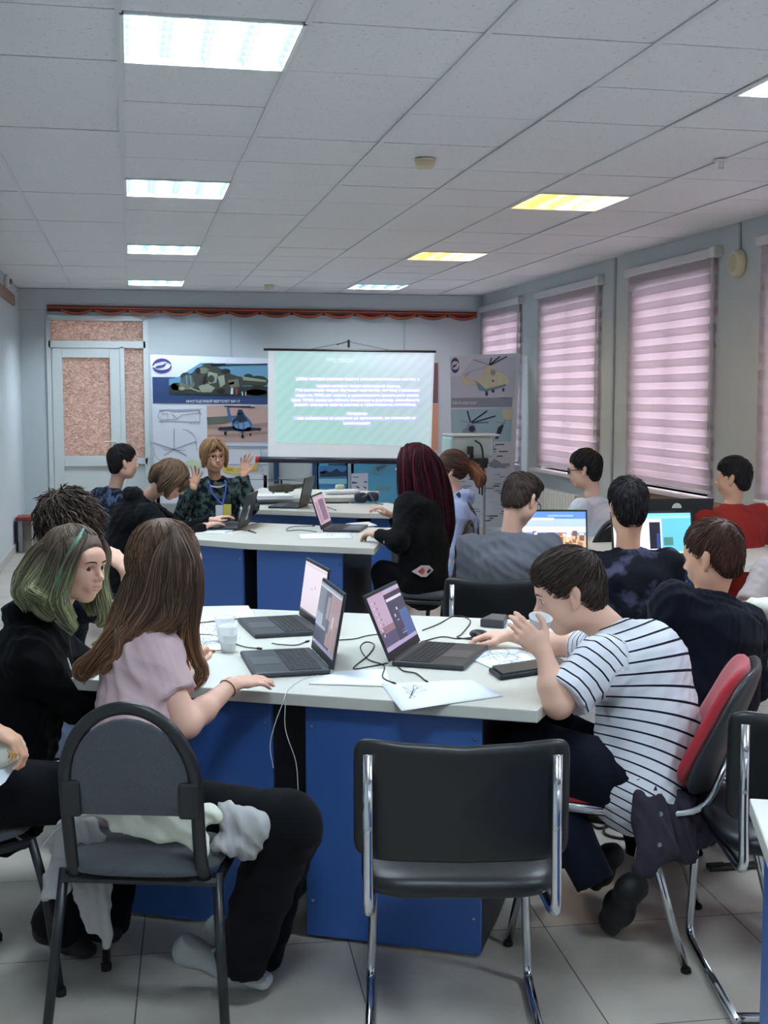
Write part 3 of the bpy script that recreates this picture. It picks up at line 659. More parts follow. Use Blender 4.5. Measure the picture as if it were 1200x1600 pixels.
# ------------------------------------------------------------------ laptops
M('laptop_grey', (58, 62, 68), .4, .3); M('laptop_black', (26, 28, 32), .45); M('key', (30, 32, 36), .55); M('keybed', (44, 47, 52), .5)
def emis(rgb, s=.55):
    return M('screen_%d_%d_%d_%d' % (*rgb, int(s*100)), rgb, .3, emit=s)
def laptop(label, hl, hr, open_deg, rects, w=.345, dp=.235, mat='laptop_grey', z=.75, lid_h=.225, back=None, loc=None, yaw=None, es=.55):
    """hl, hr: pixels of the hinge's left and right end as its user sees them"""
    if loc is None:
        a, b = at(*hl, z=z+.015), at(*hr, z=z+.015); c = (a+b)/2; d = nrm(b-a); rz = math.atan2(d[1], d[0])
    else: c = V(*loc); rz = face_rz(yaw)
    t = thing('laptop', label, 'laptop', (c[0], c[1], z), rz, 'dark laptops on the desks')
    MB().bb(-w/2, w/2, -dp, 0, .001, .017).build('base', MATS[mat], t, bevel=.005)
    kb = MB(); kw = w*.92; kb.bb(-kw/2, kw/2, -.125, -.022, .0168, .0172, 0)
    for r in range(6):
        nk = 14
        for k in range(nk):
            x0 = -kw/2+kw*k/nk+.0015; y0 = -.124+.0168*r
            if r == 0 and 4 <= k <= 8:
                if k == 4: kb.bb(x0, -kw/2+kw*9/nk-.0015, y0, y0+.0145, .017, .0188, 1)
                continue
            kb.bb(x0, x0+kw/nk-.003, y0, y0+.0142, .017, .0188, 1)
    kb.build('keyboard', [MATS['keybed'], MATS['key']], t)
    MB().bb(-.055, .055, -dp+.015, -.135, .0168, .0176).build('touchpad', M('touchpad', (68, 72, 78), .35), t)
    an = math.radians(open_deg); up = V(0, -math.cos(an), math.sin(an)); nn = V(0, math.sin(an), math.cos(an))  # nn: back of lid
    o = V(0, .004, .014)
    R = np.stack([V(1, 0, 0), nn, up], 1)
    lid = MB().box(o+up*lid_h/2+nn*.003, (w, .007, lid_h), R=R).build('lid', MATS[mat if mat != 'laptop_grey' else 'laptop_black'] if 0 else MATS[mat], t, bevel=.003)
    MB().box(o+up*lid_h/2-nn*.0012, (w-.004, .002, lid_h-.004), R=R).build('bezel', MATS['laptop_black'], lid)
    sw, s0, s1 = w*.95, .028, lid_h-.012; sc = MB(); ms = []
    for k, (x0, y0, x1, y1, col) in enumerate(rects):
        m = emis(col, es*(.2 if es < .7 else .3))
        if m not in ms: ms.append(m)
        X0, X1 = -sw/2+sw*x0, -sw/2+sw*x1; Z0, Z1 = s0+(s1-s0)*y0, s0+(s1-s0)*y1
        sc.box(o+V((X0+X1)/2, 0, 0)+up*(Z0+Z1)/2-nn*(.0024+.00012*k), (X1-X0, .0004, Z1-Z0), R=R, mi=ms.index(m))
    if rects: sc.build('screen', ms, lid)
    if back: back(lid, o, up, nn, w, lid_h)
    MB().tube([(-w*.4, .002, .012), (w*.4, .002, .012)], .006, 8).build('hinge', MATS['laptop_black'], t)
    return t
R1 = rnd
def photo_rects():
    out = [(0, 0, 1, 1, (150, 160, 175)), (0, 0, 1, .06, (150, 140, 180)), (0, .06, .75, .3, (60, 62, 84)), (.0, .3, .5, .52, (160, 170, 184)), (0, .52, .32, .93, (128, 134, 142)), (.3, .35, .56, .93, (100, 98, 108)), (.42, .5, .53, .85, (160, 152, 162)), (.56, .1, 1, .93, (168, 138, 140)), (.72, .42, .78, .6, (216, 196, 196)), (.6, .1, .78, .38, (150, 118, 112)), (.0, .93, 1, .96, (206, 198, 206)), (.05, .02, .1, .04, (220, 220, 235)), (.84, .06, 1, .5, (150, 120, 118)), (.5, .3, .62, .5, (78, 86, 102))]
    return out
laptop('open laptop with a grey photo on screen beside the hand with dark nails', (483, 1010), (519, 1049), 100, photo_rects(), lid_h=.24)
laptop('open laptop behind another on the front desk with a blank pinkish white screen', (465, 960), (501, 987), 98, [(0, 0, 1, 1, (232, 214, 220)), (0, .94, 1, .96, (196, 184, 190)), (0, 0, 1, .04, (120, 100, 120)), (.4, .5, .46, .52, (170, 160, 170)), (.55, .55, .58, .6, (170, 150, 160))], es=.62)
dk = [(0, 0, 1, 1, (176, 148, 166)), (0, .08, .46, .34, (76, 72, 96)), (0, .34, .2, .4, (170, 128, 132)), (.1, .3, .46, .42, (136, 104, 112)), (.46, .07, 1, .92, (62, 58, 76)), (.72, .07, 1, .55, (74, 90, 136)), (.48, .78, .98, .83, (206, 196, 212)), (.48, .84, .98, .92, (60, 46, 62)), (.46, .93, 1, 1, (170, 156, 176)), (0, 0, 1, .06, (168, 150, 186))]
for q in range(7): dk += [(.05, .86-.1*q, .08, .9-.1*q, (208, 190, 206)), (.14, .84-.1*q, .165, .88-.1*q, (120, 96, 116))]
dk += [(.66, .58, .7, .63, (210, 190, 220)), (.54, .48, .58, .53, (210, 190, 220)), (.56, .4, .64, .42, (160, 150, 180)), (.6, .2, .75, .22, (100, 100, 150)), (.58, .15, .72, .17, (150, 140, 180))]
laptop('open laptop facing right on the front desk with a mountain sunset screen', (607, 1037), (662, 999), 113, dk)
laptop('laptop with a mauve screen at the right end of the second row', (496, 832), (527, 815), 108, [(0, 0, 1, 1, (226, 200, 216)), (.08, .06, .3, .8, (178, 150, 178)), (.38, .1, .88, .85, (140, 112, 146)), (0, .93, 1, 1, (210, 190, 206))], es=.5)
def two(lid, o, up, nn, w, h):
    mb = MB(); put_text(mb, '2', o+up*h*.42+nn*.0075, V(-1, 0, 0), up, .095, w=.07, bold=.035); mb.build('number_two', M('white_paint', (226, 228, 230), .6), lid)
laptop('open dark laptop with a white number 2 painted on its lid', (396, 813), (362, 829), 105, [(0, 0, 1, 1, (205, 205, 215))], back=two)
laptop('open grey laptop on the third row desk seen from the back of its lid', (484, 785), (463, 793), 102, [(0, 0, 1, 1, (200, 205, 215))])
city = [(0, 0, 1, 1, (92, 132, 216)), (0, .55, 1, .8, (170, 186, 224)), (0, .42, 1, .58, (214, 208, 214)), (0, .0, 1, .34, (206, 170, 132))]
for q in range(70):
    x = R1.random()*.9; yy = R1.random()*.34; c = R1.choice([(150, 108, 86), (226, 196, 156), (110, 84, 78), (238, 222, 196), (176, 96, 70)]); hh = .06+R1.random()*.16
    city.append((x, yy, min(1, x+.02+R1.random()*.06), min(.56, yy+hh*.7), c))
city += [(.1, .75, .5, .82, (216, 220, 236)), (.4, .85, .8, .9, (150, 176, 230))]
laptop('open laptop on the window side desk showing a bright old town under blue sky', None, None, 104, city, loc=(*at(866, 862, z=.77)[:2], .75), yaw=14, w=.36, lid_h=.235, mat='laptop_black', es=.8)
code = [(0, 0, 1, 1, (110, 196, 214)), (0, .0, .62, .86, (236, 226, 238)), (.62, 0, 1, .86, (96, 176, 196)), (.46, .12, .6, .78, (24, 28, 40)), (.55, .15, .59, .5, (40, 66, 120)), (0, .88, 1, .93, (150, 214, 226)), (.64, .2, .76, .4, (70, 120, 110)), (0, 0, 1, .05, (170, 226, 130))]
for q in range(9): code.append((.04, .2+.07*q, .2+.2*R1.random(), .21+.07*q, (190, 184, 200)))
laptop('wide laptop with a turquoise and white screen on the window side desk', None, None, 102, code, loc=(*at(1022, 872, z=.77)[:2], .75), yaw=4, w=.44, dp=.25, lid_h=.25, mat='laptop_black', es=.8)
def arc(lid, o, up, nn, w, h):
    P = [(-.028, 0)]+[(-.028*math.cos(PI*k/10), .03*math.sin(PI*k/10)) for k in range(11)]
    mb = MB(); mb.slab([(a*1.0, b) for a, b in P], o+up*h*.8+nn*.0068, V(1, 0, 0), up, nn, .0008); mb.build('emblem', MATS['plastic_white'] if 'plastic_white' in MATS else MATS['screw'], lid)
laptop('black laptop lid with a small white emblem seen behind the turquoise screen', None, None, 100, [(0, 0, 1, 1, (180, 190, 205))], loc=(*at(1052, 849, z=.77)[:2], .75), yaw=188, w=.42, lid_h=.27, mat='laptop_black', back=arc)
# ------------------------------------------------------------------ papers, cups and small things on the front desk
M('paper', (226, 232, 240), .8); M('ink', (70, 74, 86), .8); M('ink_light', (140, 146, 158), .8)
def paper(label, px, z=.7515, lines=None, group='white sheets of paper', lift=0, curl=0):
    P = [at(u, v, z=z) for u, v in px]; c = sum(P)/len(P); t = thing('paper_sheet', label, 'paper', (c[0], c[1], z-.001), 0, group)
    A = P
    def fn(u, v):
        p = (A[0]*(1-u)+A[1]*u)*(1-v)+(A[3]*(1-u)+A[2]*u)*v
        return p+V(0, 0, curl*math.sin(PI*u)*v+.0008*math.sin(7*u+3*v))
    MB().grid(fn, 9, 9, th=.0006).build('sheet', MATS['paper'], t, world=True, smooth=True)
    if lines:
        for nm_, mk, ls in (('sketch', 'ink', lines),):
            mb = MB()
            for l in ls:
                q = [fn(a, b)+V(0, 0, .0010) for a, b in l]
                for i in range(len(q)-1):
                    d = nrm(q[i+1]-q[i]); n = V(-d[1], d[0], 0)*.0009; mb.add([q[i]-n, q[i+1]-n, q[i+1]+n, q[i]+n], [(0, 1, 2, 3)])
            mb.build(nm_, MATS[mk], t, world=True)
    return t
def scribble(cx, cy, s, n, seed, el=1.0):
    r = random.Random(seed); out = []
    for _ in range(n):
        a = r.uniform(0, 6.28); l = [(cx+s*el*r.uniform(-1, 1), cy+s*r.uniform(-.6, .6))]
        for k in range(4): a += r.uniform(-.9, .9); l.append((l[-1][0]+s*.35*math.cos(a)*el, l[-1][1]+s*.3*math.sin(a)))
        out.append(l)
    return out
jet = [[(.12, .62), (.3, .5), (.62, .22)], [(.12, .62), (.22, .66), (.62, .22)], [(.3, .5), (.18, .3), (.4, .42)], [(.25, .58), (.36, .8), (.42, .46)], [(.4, .42), (.36, .28), (.5, .36)], [(.2, .6), (.14, .44)], [(.16, .64), (.2, .8), (.28, .6)], [(.5, .36), (.56, .4), (.62, .22)], [(.3, .52), (.5, .34)], [(.26, .56), (.46, .36)]]
paper('white sheet with a pencil drawn jet aircraft hanging over the front desk edge', [(595, 1068), (628, 1111), (786, 1087), (738, 1062)], z=.7525, lines=[[(x*1.0+.02, y*.42+.06) for x, y in l] for l in jet])
paper('blank white sheet between the jet drawing and the left laptop at the desk edge', [(482, 1069), (517, 1049), (603, 1045), (612, 1073)])
paper('white sheet with a large outline drawing lying against the black case', [(718, 1022), (771, 1045), (836, 1037), (818, 1011)], z=.7535, lines=scribble(.5, .5, .36, 26, 3))
paper('white sheet partly under the striped boy\'s arm', [(858, 1014), (872, 1036), (902, 1030), (880, 1010)], z=.7525, lines=scribble(.4, .5, .3, 6, 9))
paper('white sheet behind the small black box at the back edge of the front desk', [(790, 968), (788, 984), (838, 986), (836, 969)])
paper('pale lined sheet lying topmost at the back left of the front desk', [(300, 948), (306, 973), (398, 963), (388, 946)], z=.755, lines=[[(.1+.1*k, .15), (.1+.1*k, .8)] for k in range(7)])
paper('white sheet with faint sketches just behind the plastic cups', [(298, 975), (300, 1000), (376, 996), (370, 970)], z=.7525, lines=scribble(.5, .5, .35, 14, 4))
paper('white sheet with grey sketches left of the plastic cups', [(290, 996), (292, 1018), (352, 1015), (346, 992)], z=.7535, lines=scribble(.6, .5, .3, 16, 5))
paper('small white sheet beside the laptop on the second row desk', [(466, 834), (470, 842), (552, 841), (548, 832)], lines=scribble(.3, .5, .2, 6, 8))
paper('white sheet in front of the laptop marked 2', [(318, 827), (318, 833), (362, 834), (366, 826)])
paper('white sheet beside the black cables on the right end of the second row desk', [(540, 818), (552, 825), (590, 821), (576, 815)])
cupm = bpy.data.materials.new('clear_plastic'); cupm.use_nodes = True; nt = cupm.node_tree; b_ = nt.nodes['Principled BSDF']; b_.inputs['Base Color'].default_value = (.9, .93, .95, 1); b_.inputs['Roughness'].default_value = .25; b_.inputs['Alpha'].default_value = .5
def cup(label, loc, Mx=None, mat=cupm, s=1.0):
    t = thing('plastic_cup', label, 'cup', loc, 0, 'thin plastic drinking cups'); pr = [(.0, .0012), (.0225, .0012), (.0235, .004), (.034, .082), (.0365, .086), (.0362, .089), (.033, .086), (.0225, .006), (0, .005)]
    pr = [(r*s, z*s) for r, z in pr]
    for k in range(1): MB().lathe(pr, n=32, M3=Mx).build('cup_wall', mat, t, smooth=True)
    rb = MB()
    for z in (.03, .055): rb.lathe([((.0235+.0105*z/.078+.0002)*s, z*s), ((.0235+.0105*z/.078+.001)*s, (z+.002)*s), ((.0235+.0105*z/.078+.0002)*s, (z+.004)*s)], n=32, M3=Mx)
    rb.build('rib', mat, t, smooth=True); return t
cup('clear plastic cup on the front desk, the nearer of two behind the long haired girl', at(357, 1018, z=.751))
cup('clear plastic cup on the front desk, the one just behind the other', at(352, 1003, z=.751))
c = at(330, 1019, z=.751); t = thing('cookie', 'small round brown cookie beside the plastic cups', 'cookie', c); MB().lathe([(0, 0), (.012, 0), (.014, .004), (.011, .007), (0, .008)], n=16).build('cookie_body', M('cookie', (150, 92, 56), .9, bump=.5, bscale=300), t, smooth=True)
P = [at(763, 1050, z=.752), at(781, 1063, z=.752), at(893, 1046, z=.752), at(876, 1033, z=.752)]
t = thing('black_case', 'flat black case lying on the front desk beside the striped boy\'s elbow', 'case', (*(sum(P)/4)[:2], .751)); MB().prism([tuple(p[:2]) for p in P], .752, .765).build('case_body', MATS['black_plastic'], t, world=True, bevel=.004)
MB().prism([tuple((p+(sum(P)/4-p)*.08)[:2]) for p in P], .7655, .772).build('case_lid', M('case_lid', (52, 60, 62), .3), t, world=True, bevel=.003)
P = [at(750, 979, z=.752), at(787, 982, z=.752), at(793, 972, z=.752), at(768, 970, z=.752)]
t = thing('power_adapter', 'small dark grey box at the back of the front desk behind the mouse hand', 'box', (*(sum(P)/4)[:2], .751)); MB().prism([tuple(p[:2]) for p in P], .752, .78).build('adapter_body', M('box_grey', (62, 60, 64), .5), t, world=True, bevel=.003)
MB().prism([tuple((p+(sum(P)/4-p)*.1)[:2]) for p in P], .7805, .7815).build('adapter_label', M('box_grey2', (84, 82, 86), .5), t, world=True)
# cables: paths on the desks and floor
def cable(label, pts, z=.753, r=.0022, mat='black_plastic', plug=None, zs=None, cat='cable', ends=True):
    P = [at(u, v, z=(zs[i] if zs else z)) for i, (u, v) in enumerate(pts)]; t = thing('cable', label, cat, P[0]-V(0, 0, r), 0, None)
    MB().tube(bez(P, 6), r, 6).build('cord', MATS[mat], t, world=True, smooth=True)
    if ends:
        d = nrm(P[-1]-P[-2]); MB().tube([P[-1], P[-1]+d*.018], r*2, 8).build('plug', MATS[mat], t, world=True)
    return t
M('white_cord', (190, 190, 186), .5)
cable('thin black cable looping in front of the mountain screen laptop', [(606, 1036), (575, 1042), (552, 1044), (575, 1024), (585, 1008), (572, 1003), (563, 1012), (575, 1030), (600, 1040), (598, 1058), (614, 1067)])
cable('black cable end curling at the near corner of the mountain screen laptop', [(618, 1037), (630, 1048), (650, 1052), (665, 1064)])
cable('black cable running from behind the front laptops to the right', [(530, 1000), (555, 998), (575, 993), (600, 990)])
cable('black cable arcing between the two left laptops', [(425, 1005), (437, 1007), (462, 1008), (478, 1003)])
cable('thin black cable running left from the cups on the front desk', [(310, 991), (335, 993), (352, 1000), (380, 1010), (402, 1013)])
cable('dark teal cable crossing behind the mountain screen laptop', [(660, 985), (685, 975), (712, 962), (735, 970), (722, 990), (715, 996), (745, 1000)])
cable('dark cable running from the mountain screen laptop to the mouse', [(658, 1003), (690, 995), (715, 998), (738, 996)])
cable('black cable on the second row desk near the mauve screen', [(495, 831), (470, 828), (448, 829), (456, 823), (488, 822)])
cable('long thin black cable on the middle of the second row desk', [(390, 820), (420, 814), (450, 812), (468, 811)])
cable('black cable lying beside the laptop marked 2', [(352, 832), (378, 828), (400, 833), (390, 829)])
cable('black cable from the dark headset on the third row desk', [(562, 784), (530, 781), (505, 788), (524, 797)])
t = cable('pair of thin white earphone cords hanging over the front desk edge', [(497, 1055), (470, 1063), (450, 1078), (443, 1096)], r=.0014, mat='white_cord', ends=False)
L0 = t.location
def drop(pts, d): return [at(u, v, d=d) for u, v in pts]
dd = (at(443, 1096, z=.753)-CO) @ CF
MB().tube(bez(drop([(443, 1096), (430, 1130), (422, 1165), (427, 1200)], dd-.01), 6), .0014, 6).build('left_strand', MATS['white_cord'], t, world=True)
MB().tube(bez(drop([(446, 1094), (446, 1140), (462, 1190), (466, 1236)], dd-.01), 6), .0014, 6).build('right_strand', MATS['white_cord'], t, world=True)
# mouse under the boy's hand
MP = at(750, 999, z=.752)
t = thing('computer_mouse', 'black computer mouse under the striped boy\'s hand', 'mouse', MP, .3)
MB().grid(lambda u, v: (.03*math.sin(PI*v)*math.cos(2*PI*u), .052*math.sin(PI*v)*math.sin(2*PI*u)*1.0, .016+.018*-math.cos(PI*v)), 25, 13).build('mouse_shell', M('mouse_black', (24, 20, 24), .35), t, smooth=True)
MB().tube([(0, .03, .026), (0, .042, .021)], .004, 8).build('scroll_wheel', MATS['rubber'], t)
# headset and helicopter model on the rear desks
c = at(572, 786, z=.75); t = thing('vr_headset', 'dark rounded headset lying on the third row desk', 'headset', c, .1); M('navy_plastic', (34, 42, 66), .45)
cushion(MB(), (-.045, 0, .045), .1, .1, .085, n=3).build('face_unit', MATS['navy_plastic'], t, smooth=True); cushion(MB(), (.055, 0, .05), .09, .11, .08, n=3).build('strap_unit', MATS['navy_plastic'], t, smooth=True)
MB().tube(bez([(-.05, -.05, .05), (-.03, -.09, .07), (.0, -.07, .085), (.03, -.09, .03), (.05, -.1, .006), (.08, -.2, .004)], 6), .005, 6).build('headset_cord', M('grey_cord', (110, 116, 124), .5), t, smooth=True)
c = at(440, 773, z=.8); t = thing('model_helicopter', 'small camouflage model helicopter on the farthest desk', 'model helicopter', (c[0], c[1], .79), .1, None)
org = MB(); cushion(org, (0, 0, .065), .22, .075, .07, n=2.5); org.build('fuselage', M('camo_dark', (74, 72, 62), .6, var=.5, vscale=14), t, smooth=True)
MB().tube([(.08, 0, .07), (.22, 0, .09), (.235, 0, .13)], [.025, .01, .008], 8).build('tail_boom', MATS['camo_dark'], t, smooth=True)
MB().tube([(0, 0, .09), (0, 0, .135)], .008, 8).build('rotor_mast', MATS['black_plastic'], t)
for k in range(5):
    a = 2*PI*k/5+.2; mb = MB(); mb.box((.13*math.cos(a), .13*math.sin(a), .133), (.26, .014, .003), R=np.array([[math.cos(a), -math.sin(a), 0], [math.sin(a), math.cos(a), 0], [0, 0, 1]])); mb.build('rotor_blade', MATS['black_plastic'], t)
for x, y in ((-.07, 0), (.05, .04), (.05, -.04)): MB().tube([(x, y-.006, .015), (x, y+.006, .015)], .015, 12).build('wheel', MATS['rubber'], t)
sk = MB(); sk.tube([(-.07, 0, .015), (-.06, 0, .05)], .004, 6); sk.tube([(.05, .04, .015), (.03, .02, .05)], .004, 6); sk.tube([(.05, -.04, .015), (.03, -.02, .05)], .004, 6); sk.build('undercarriage', MATS['black_plastic'], t)
tag(MB().bb(-.2, .2, -.12, .12, 0, .03).build('paper_stack', MATS['paper'], None), 'low stack of white papers beside the model helicopter on the farthest desk', 'papers').location = (*at(416, 779, z=.79)[:2], .7905)
c = at(535, 772, z=.79); t = thing('white_model', 'small pale model on the farthest desk behind the mauve screen laptop', 'model', (c[0], c[1], .791)); cushion(MB(), (0, 0, .02), .3, .12, .04, n=3).build('model_base', MATS['paper'], t, smooth=True); cushion(MB(), (-.02, 0, .055), .08, .06, .05, n=3).build('model_top', M('pale_green', (190, 204, 170), .6), t, smooth=True)
# ------------------------------------------------------------------ floor clutter by the red chair
c = at(978, 1288, z=0); t = thing('power_strip', 'black multi socket power strip on the floor behind the red chair', 'power strip', c, -.6)
MB().bb(-.17, .17, -.03, .03, .001, .045).build('strip_body', MATS['black_plastic'], t, bevel=.006)
for k in range(4): MB().lathe([(.019, 0), (.02, .005), (.015, .006), (.013, -.004), (0, -.004)], c=(-.12+.08*k, 0, .046), n=16).build('socket', M('socket_grey', (70, 72, 76), .4), t, smooth=True)
for k, (pts, lab) in enumerate([([(955, 1290), (930, 1292), (905, 1262), (950, 1262), (985, 1280)], 'black floor cable looping from the power strip towards the desk'), ([(1000, 1302), (975, 1310), (945, 1302), (950, 1284), (975, 1276)], 'thick black floor cable coiled around the power strip')]):
    cable(lab, pts, z=.006, r=.005)
P0 = at(925, 1268, z=0); t = thing('computer_case', 'black and grey electronic box on the floor under the desk near the red chair', 'box', P0, -.5)
MB().bb(-.12, .12, -.09, .09, .0, .07).build('case_shell', MATS['black_plastic'], t, bevel=.005); MB().bb(-.1, .1, -.094, -.09, .02, .05).build('front_panel', M('silver_panel', (150, 152, 156), .4), t)
c = at(1145, 1357, z=0); t = thing('flat_black_bar', 'thin black flat bar on the floor beside the black bag', 'bar', c, -.05); MB().bb(-.09, .1, -.02, .02, .0, .015).build('bar_body', MATS['black_plastic'], t, bevel=.003); MB().bb(-.09, -.03, -.014, .014, .0152, .02).build('bar_grip', MATS['rubber'], t)
# dark shoulder bag hanging low behind the red chair
bc = at(1150, 1345, z=0)+V(.12, .15, 0)
t = thing('black_bag', 'big black soft bag standing on the floor behind the red chair', 'bag', bc); M('bag_cloth', (24, 24, 27), .85, bump=.3, bscale=90)
b0 = bc
organic('bag_body', [ecap(b0+V(0, 0, .15), b0+V(.02, .02, .38), (.9, -.4, 0), .2, .12, .17, .08, k=.05)], .012, MATS['bag_cloth'], t, fold=.01, fr=14, seed=3)
MB().tube(bez([b0+V(-.08, -.13, .46), b0+V(-.02, -.15, .3), b0+V(.06, -.14, .1)], 6), .012, 6, flat=((1, 0, 0), 1.6, .3)).build('strap', M('strap_grey', (52, 52, 55), .7), t, world=True)
# ------------------------------------------------------------------ projection screen
YS = 13.55
def wpx(u, v, Y=YS): return at(u, v, y=Y)
def quad(mb, px, Y, layer, mi=0, th=.0015):
    """flat print on the upright plane Y, lifted layer steps towards the room"""
    y = Y-.0018*layer; P = [at(u, v, y=Y) for u, v in px]
    mb.slab([(p[0], p[2]) for p in P], (0, y, 0), V(1, 0, 0), V(0, 0, 1), V(0, -1, 0), th, mi)
a, b = wpx(418, 548), wpx(673, 716); t = thing('projection_screen', 'hanging projection screen with a pale green slide of white text', 'projection screen', ((a[0]+b[0])/2, YS, wpx(540, 714)[2]))
mb = MB(); quad(mb, [(419, 547), (679, 549), (673, 719), (419, 714)], YS, 0); mb.build('screen_cloth', M('screen_cloth', (214, 222, 226), .8, emit=.08), t, world=True)  # cloth glows faintly in place of an unseen projector's light
sm = bpy.data.materials.new('projected_slide'); sm.use_nodes = True; nt = sm.node_tree; b_ = nt.nodes['Principled BSDF']; N = nt.nodes.new; L = nt.links.new
tc = N('ShaderNodeTexCoord'); sx = N('ShaderNodeSeparateXYZ'); L(tc.outputs['Object'], sx.inputs[0])
ad = N('ShaderNodeMath'); ad.operation = 'SUBTRACT'; L(sx.outputs[0], ad.inputs[0]); L(sx.outputs[2], ad.inputs[1])
s_ = N('ShaderNodeMath'); s_.operation = 'MULTIPLY'; s_.inputs[1].default_value = 46; L(ad.outputs[0], s_.inputs[0]); q_ = N('ShaderNodeMath'); q_.operation = 'SINE'; L(s_.outputs[0], q_.inputs[0])
mr_ = N('ShaderNodeMapRange'); mr_.inputs[1].default_value = -1; mr_.inputs[2].default_value = 1; mr_.inputs[3].default_value = .96; mr_.inputs[4].default_value = 1.02; L(q_.outputs[0], mr_.inputs[0])
g1 = N('ShaderNodeMapRange'); g1.inputs[1].default_value = -.2; g1.inputs[2].default_value = 1.3; L(ad.outputs[0], g1.inputs[0])
ag = N('ShaderNodeMath'); ag.operation = 'ADD'; L(sx.outputs[0], ag.inputs[0]); L(sx.outputs[2], ag.inputs[1]); g2 = N('ShaderNodeMapRange'); g2.inputs[1].default_value = .2; g2.inputs[2].default_value = 2.0; L(ag.outputs[0], g2.inputs[0])
mx = N('ShaderNodeMix'); mx.data_type = 'RGBA'; L(g2.outputs[0], mx.inputs[0]); mx.inputs[6].default_value = (*lin((158, 196, 192)), 1); mx.inputs[7].default_value = (*lin((192, 202, 212)), 1)
sc_ = N('ShaderNodeVectorMath'); sc_.operation = 'SCALE'; L(mx.outputs[2], sc_.inputs[0]); L(mr_.outputs[0], sc_.inputs['Scale'])
L(sc_.outputs[0], b_.inputs['Base Color']); L(sc_.outputs[0], b_.inputs['Emission Color']); b_.inputs['Emission Strength'].default_value = .17; b_.inputs['Roughness'].default_value = .8  # projected light is put into the slide as its own glow
mb = MB(); quad(mb, [(430, 548.5), (677, 550), (671, 697), (431, 691)], YS, 1); mb.build('slide', sm, t, world=True)
M('slide_text', (238, 240, 255), .8, emit=.3); M('slide_faint', (206, 226, 226), .8, emit=.2); M('slide_halo', (176, 184, 232), .8, emit=.2)  # lettering glows by itself too, no projector is built
lines = [('набор методов решения задач и усовершенствования систем, в', 463, 655, 592), ('основе которых лежит креативный подход.', 495, 626, 603), ('Это системная теория обучения творчеству, поэтому к решению', 462, 655, 609.5), ('задач по ТРИЗ нет оценок и единственного правильного ответа.', 462, 655, 617.5), ('Цель ТРИЗ: развитие гибкого мышления и фантазии, способности', 456, 655, 625), ('решать сложные задачи новыми и эффективными способами.', 460, 650, 632), ('Например:', 542, 574, 646), ('- как избавиться от шнурков на кроссовках, не осложняя их', 460, 650, 653), ('использование?', 537, 578, 661)]
ha = MB()
for s, u0, u1, v in lines:
    a, b = wpx(u0, v-1), wpx(u1, v+1); c = (a+b)/2
    tx = MB(); put_text(tx, s, V(c[0], YS-.0075, c[2]), V(1, 0, (b[2]-a[2])/(b[0]-a[0])*0), V(0, 0, 1), .03, w=b[0]-a[0], bold=.012); tx.build('text_line', MATS['slide_text'], t, world=True)
    quad(ha, [(u0-2, v-3.6), (u1+2, v-2), (u1+2, v+5), (u0-2, v+3.4)], YS, 2)
ha.build('text_highlight', MATS['slide_halo'], t, world=True)
tx = MB(); a, b = wpx(510, 562), wpx(552, 563); put_text(tx, 'Что такое', V((a[0]+b[0])/2, YS-.006, a[2]), V(1, 0, 0), V(0, 0, 1), .06, w=b[0]-a[0]); tx.build('slide_heading', MATS['slide_faint'], t, world=True)
MB().tube([wpx(412, 546), wpx(681, 549.5)], .014, 10).build('top_rail', MATS['black_plastic'], t, world=True)
MB().tube([wpx(403, 718), wpx(676, 721.5)], .034, 14).build('bottom_roller', M('navy_dark', (28, 34, 52), .4), t, world=True, smooth=True)
MB().tube([wpx(399, 718), wpx(404, 718)], .036, 14).build('roller_end_cap', M('red_plastic', (186, 50, 50), .4), t, world=True)
mb = MB(); hk = wpx(545, 534); mb.tube([wpx(478, 547), hk, wpx(612, 548)], .003, 5); mb.build('hanging_wire', MATS['black_plastic'], t, world=True)
MB().tube([wpx(545, 531), wpx(545, 543)], .014, 8).build('hook', MATS['black_plastic'], t, world=True); MB().tube([wpx(545, 533), V(hk[0], YB, hk[2])], .006, 6).build('wall_hook', MATS['black_plastic'], t, world=True)
# ------------------------------------------------------------------ printed banners
def prints(mb, Y, items, mats):
    for layer, px, mk in items:
        m = MATS[mk] if isinstance(mk, str) else mk
        if m not in mats: mats.append(m)
        quad(mb, px, Y, layer, mats.index(m))
def P_(name, rgb): M(name, rgb, .55); return name
for n, c in dict(p_white=(208, 214, 226), p_navy=(44, 66, 112), p_sky=(96, 146, 176), p_sky2=(160, 194, 208), p_tree=(34, 52, 44), p_tree2=(54, 66, 40), p_olive=(104, 112, 96), p_camo=(56, 62, 56), p_camo2=(140, 150, 134), p_glass=(70, 92, 108), p_black=(24, 26, 30), p_purple=(62, 50, 124), p_sand=(190, 160, 152), p_sand2=(160, 136, 126), p_green=(96, 104, 96), p_hblue=(66, 108, 158), p_hblue2=(110, 156, 200), p_hdark=(30, 44, 72), p_line=(150, 156, 170), p_yellow=(214, 192, 96), p_yellow2=(188, 160, 70), p_red=(160, 60, 70), p_lgreen=(196, 212, 180), p_grey=(140, 150, 168), p_lgrey=(192, 200, 216), p_beige=(206, 204, 172), p_teal=(112, 152, 160), p_cyan=(88, 168, 206), p_cyan2=(130, 196, 222), p_blue2=(70, 130, 186), p_hblack=(40, 58, 84), p_bg=(208, 214, 226), p_orange=(214, 150, 120), p_brown=(120, 84, 84)).items(): P_(n, c)
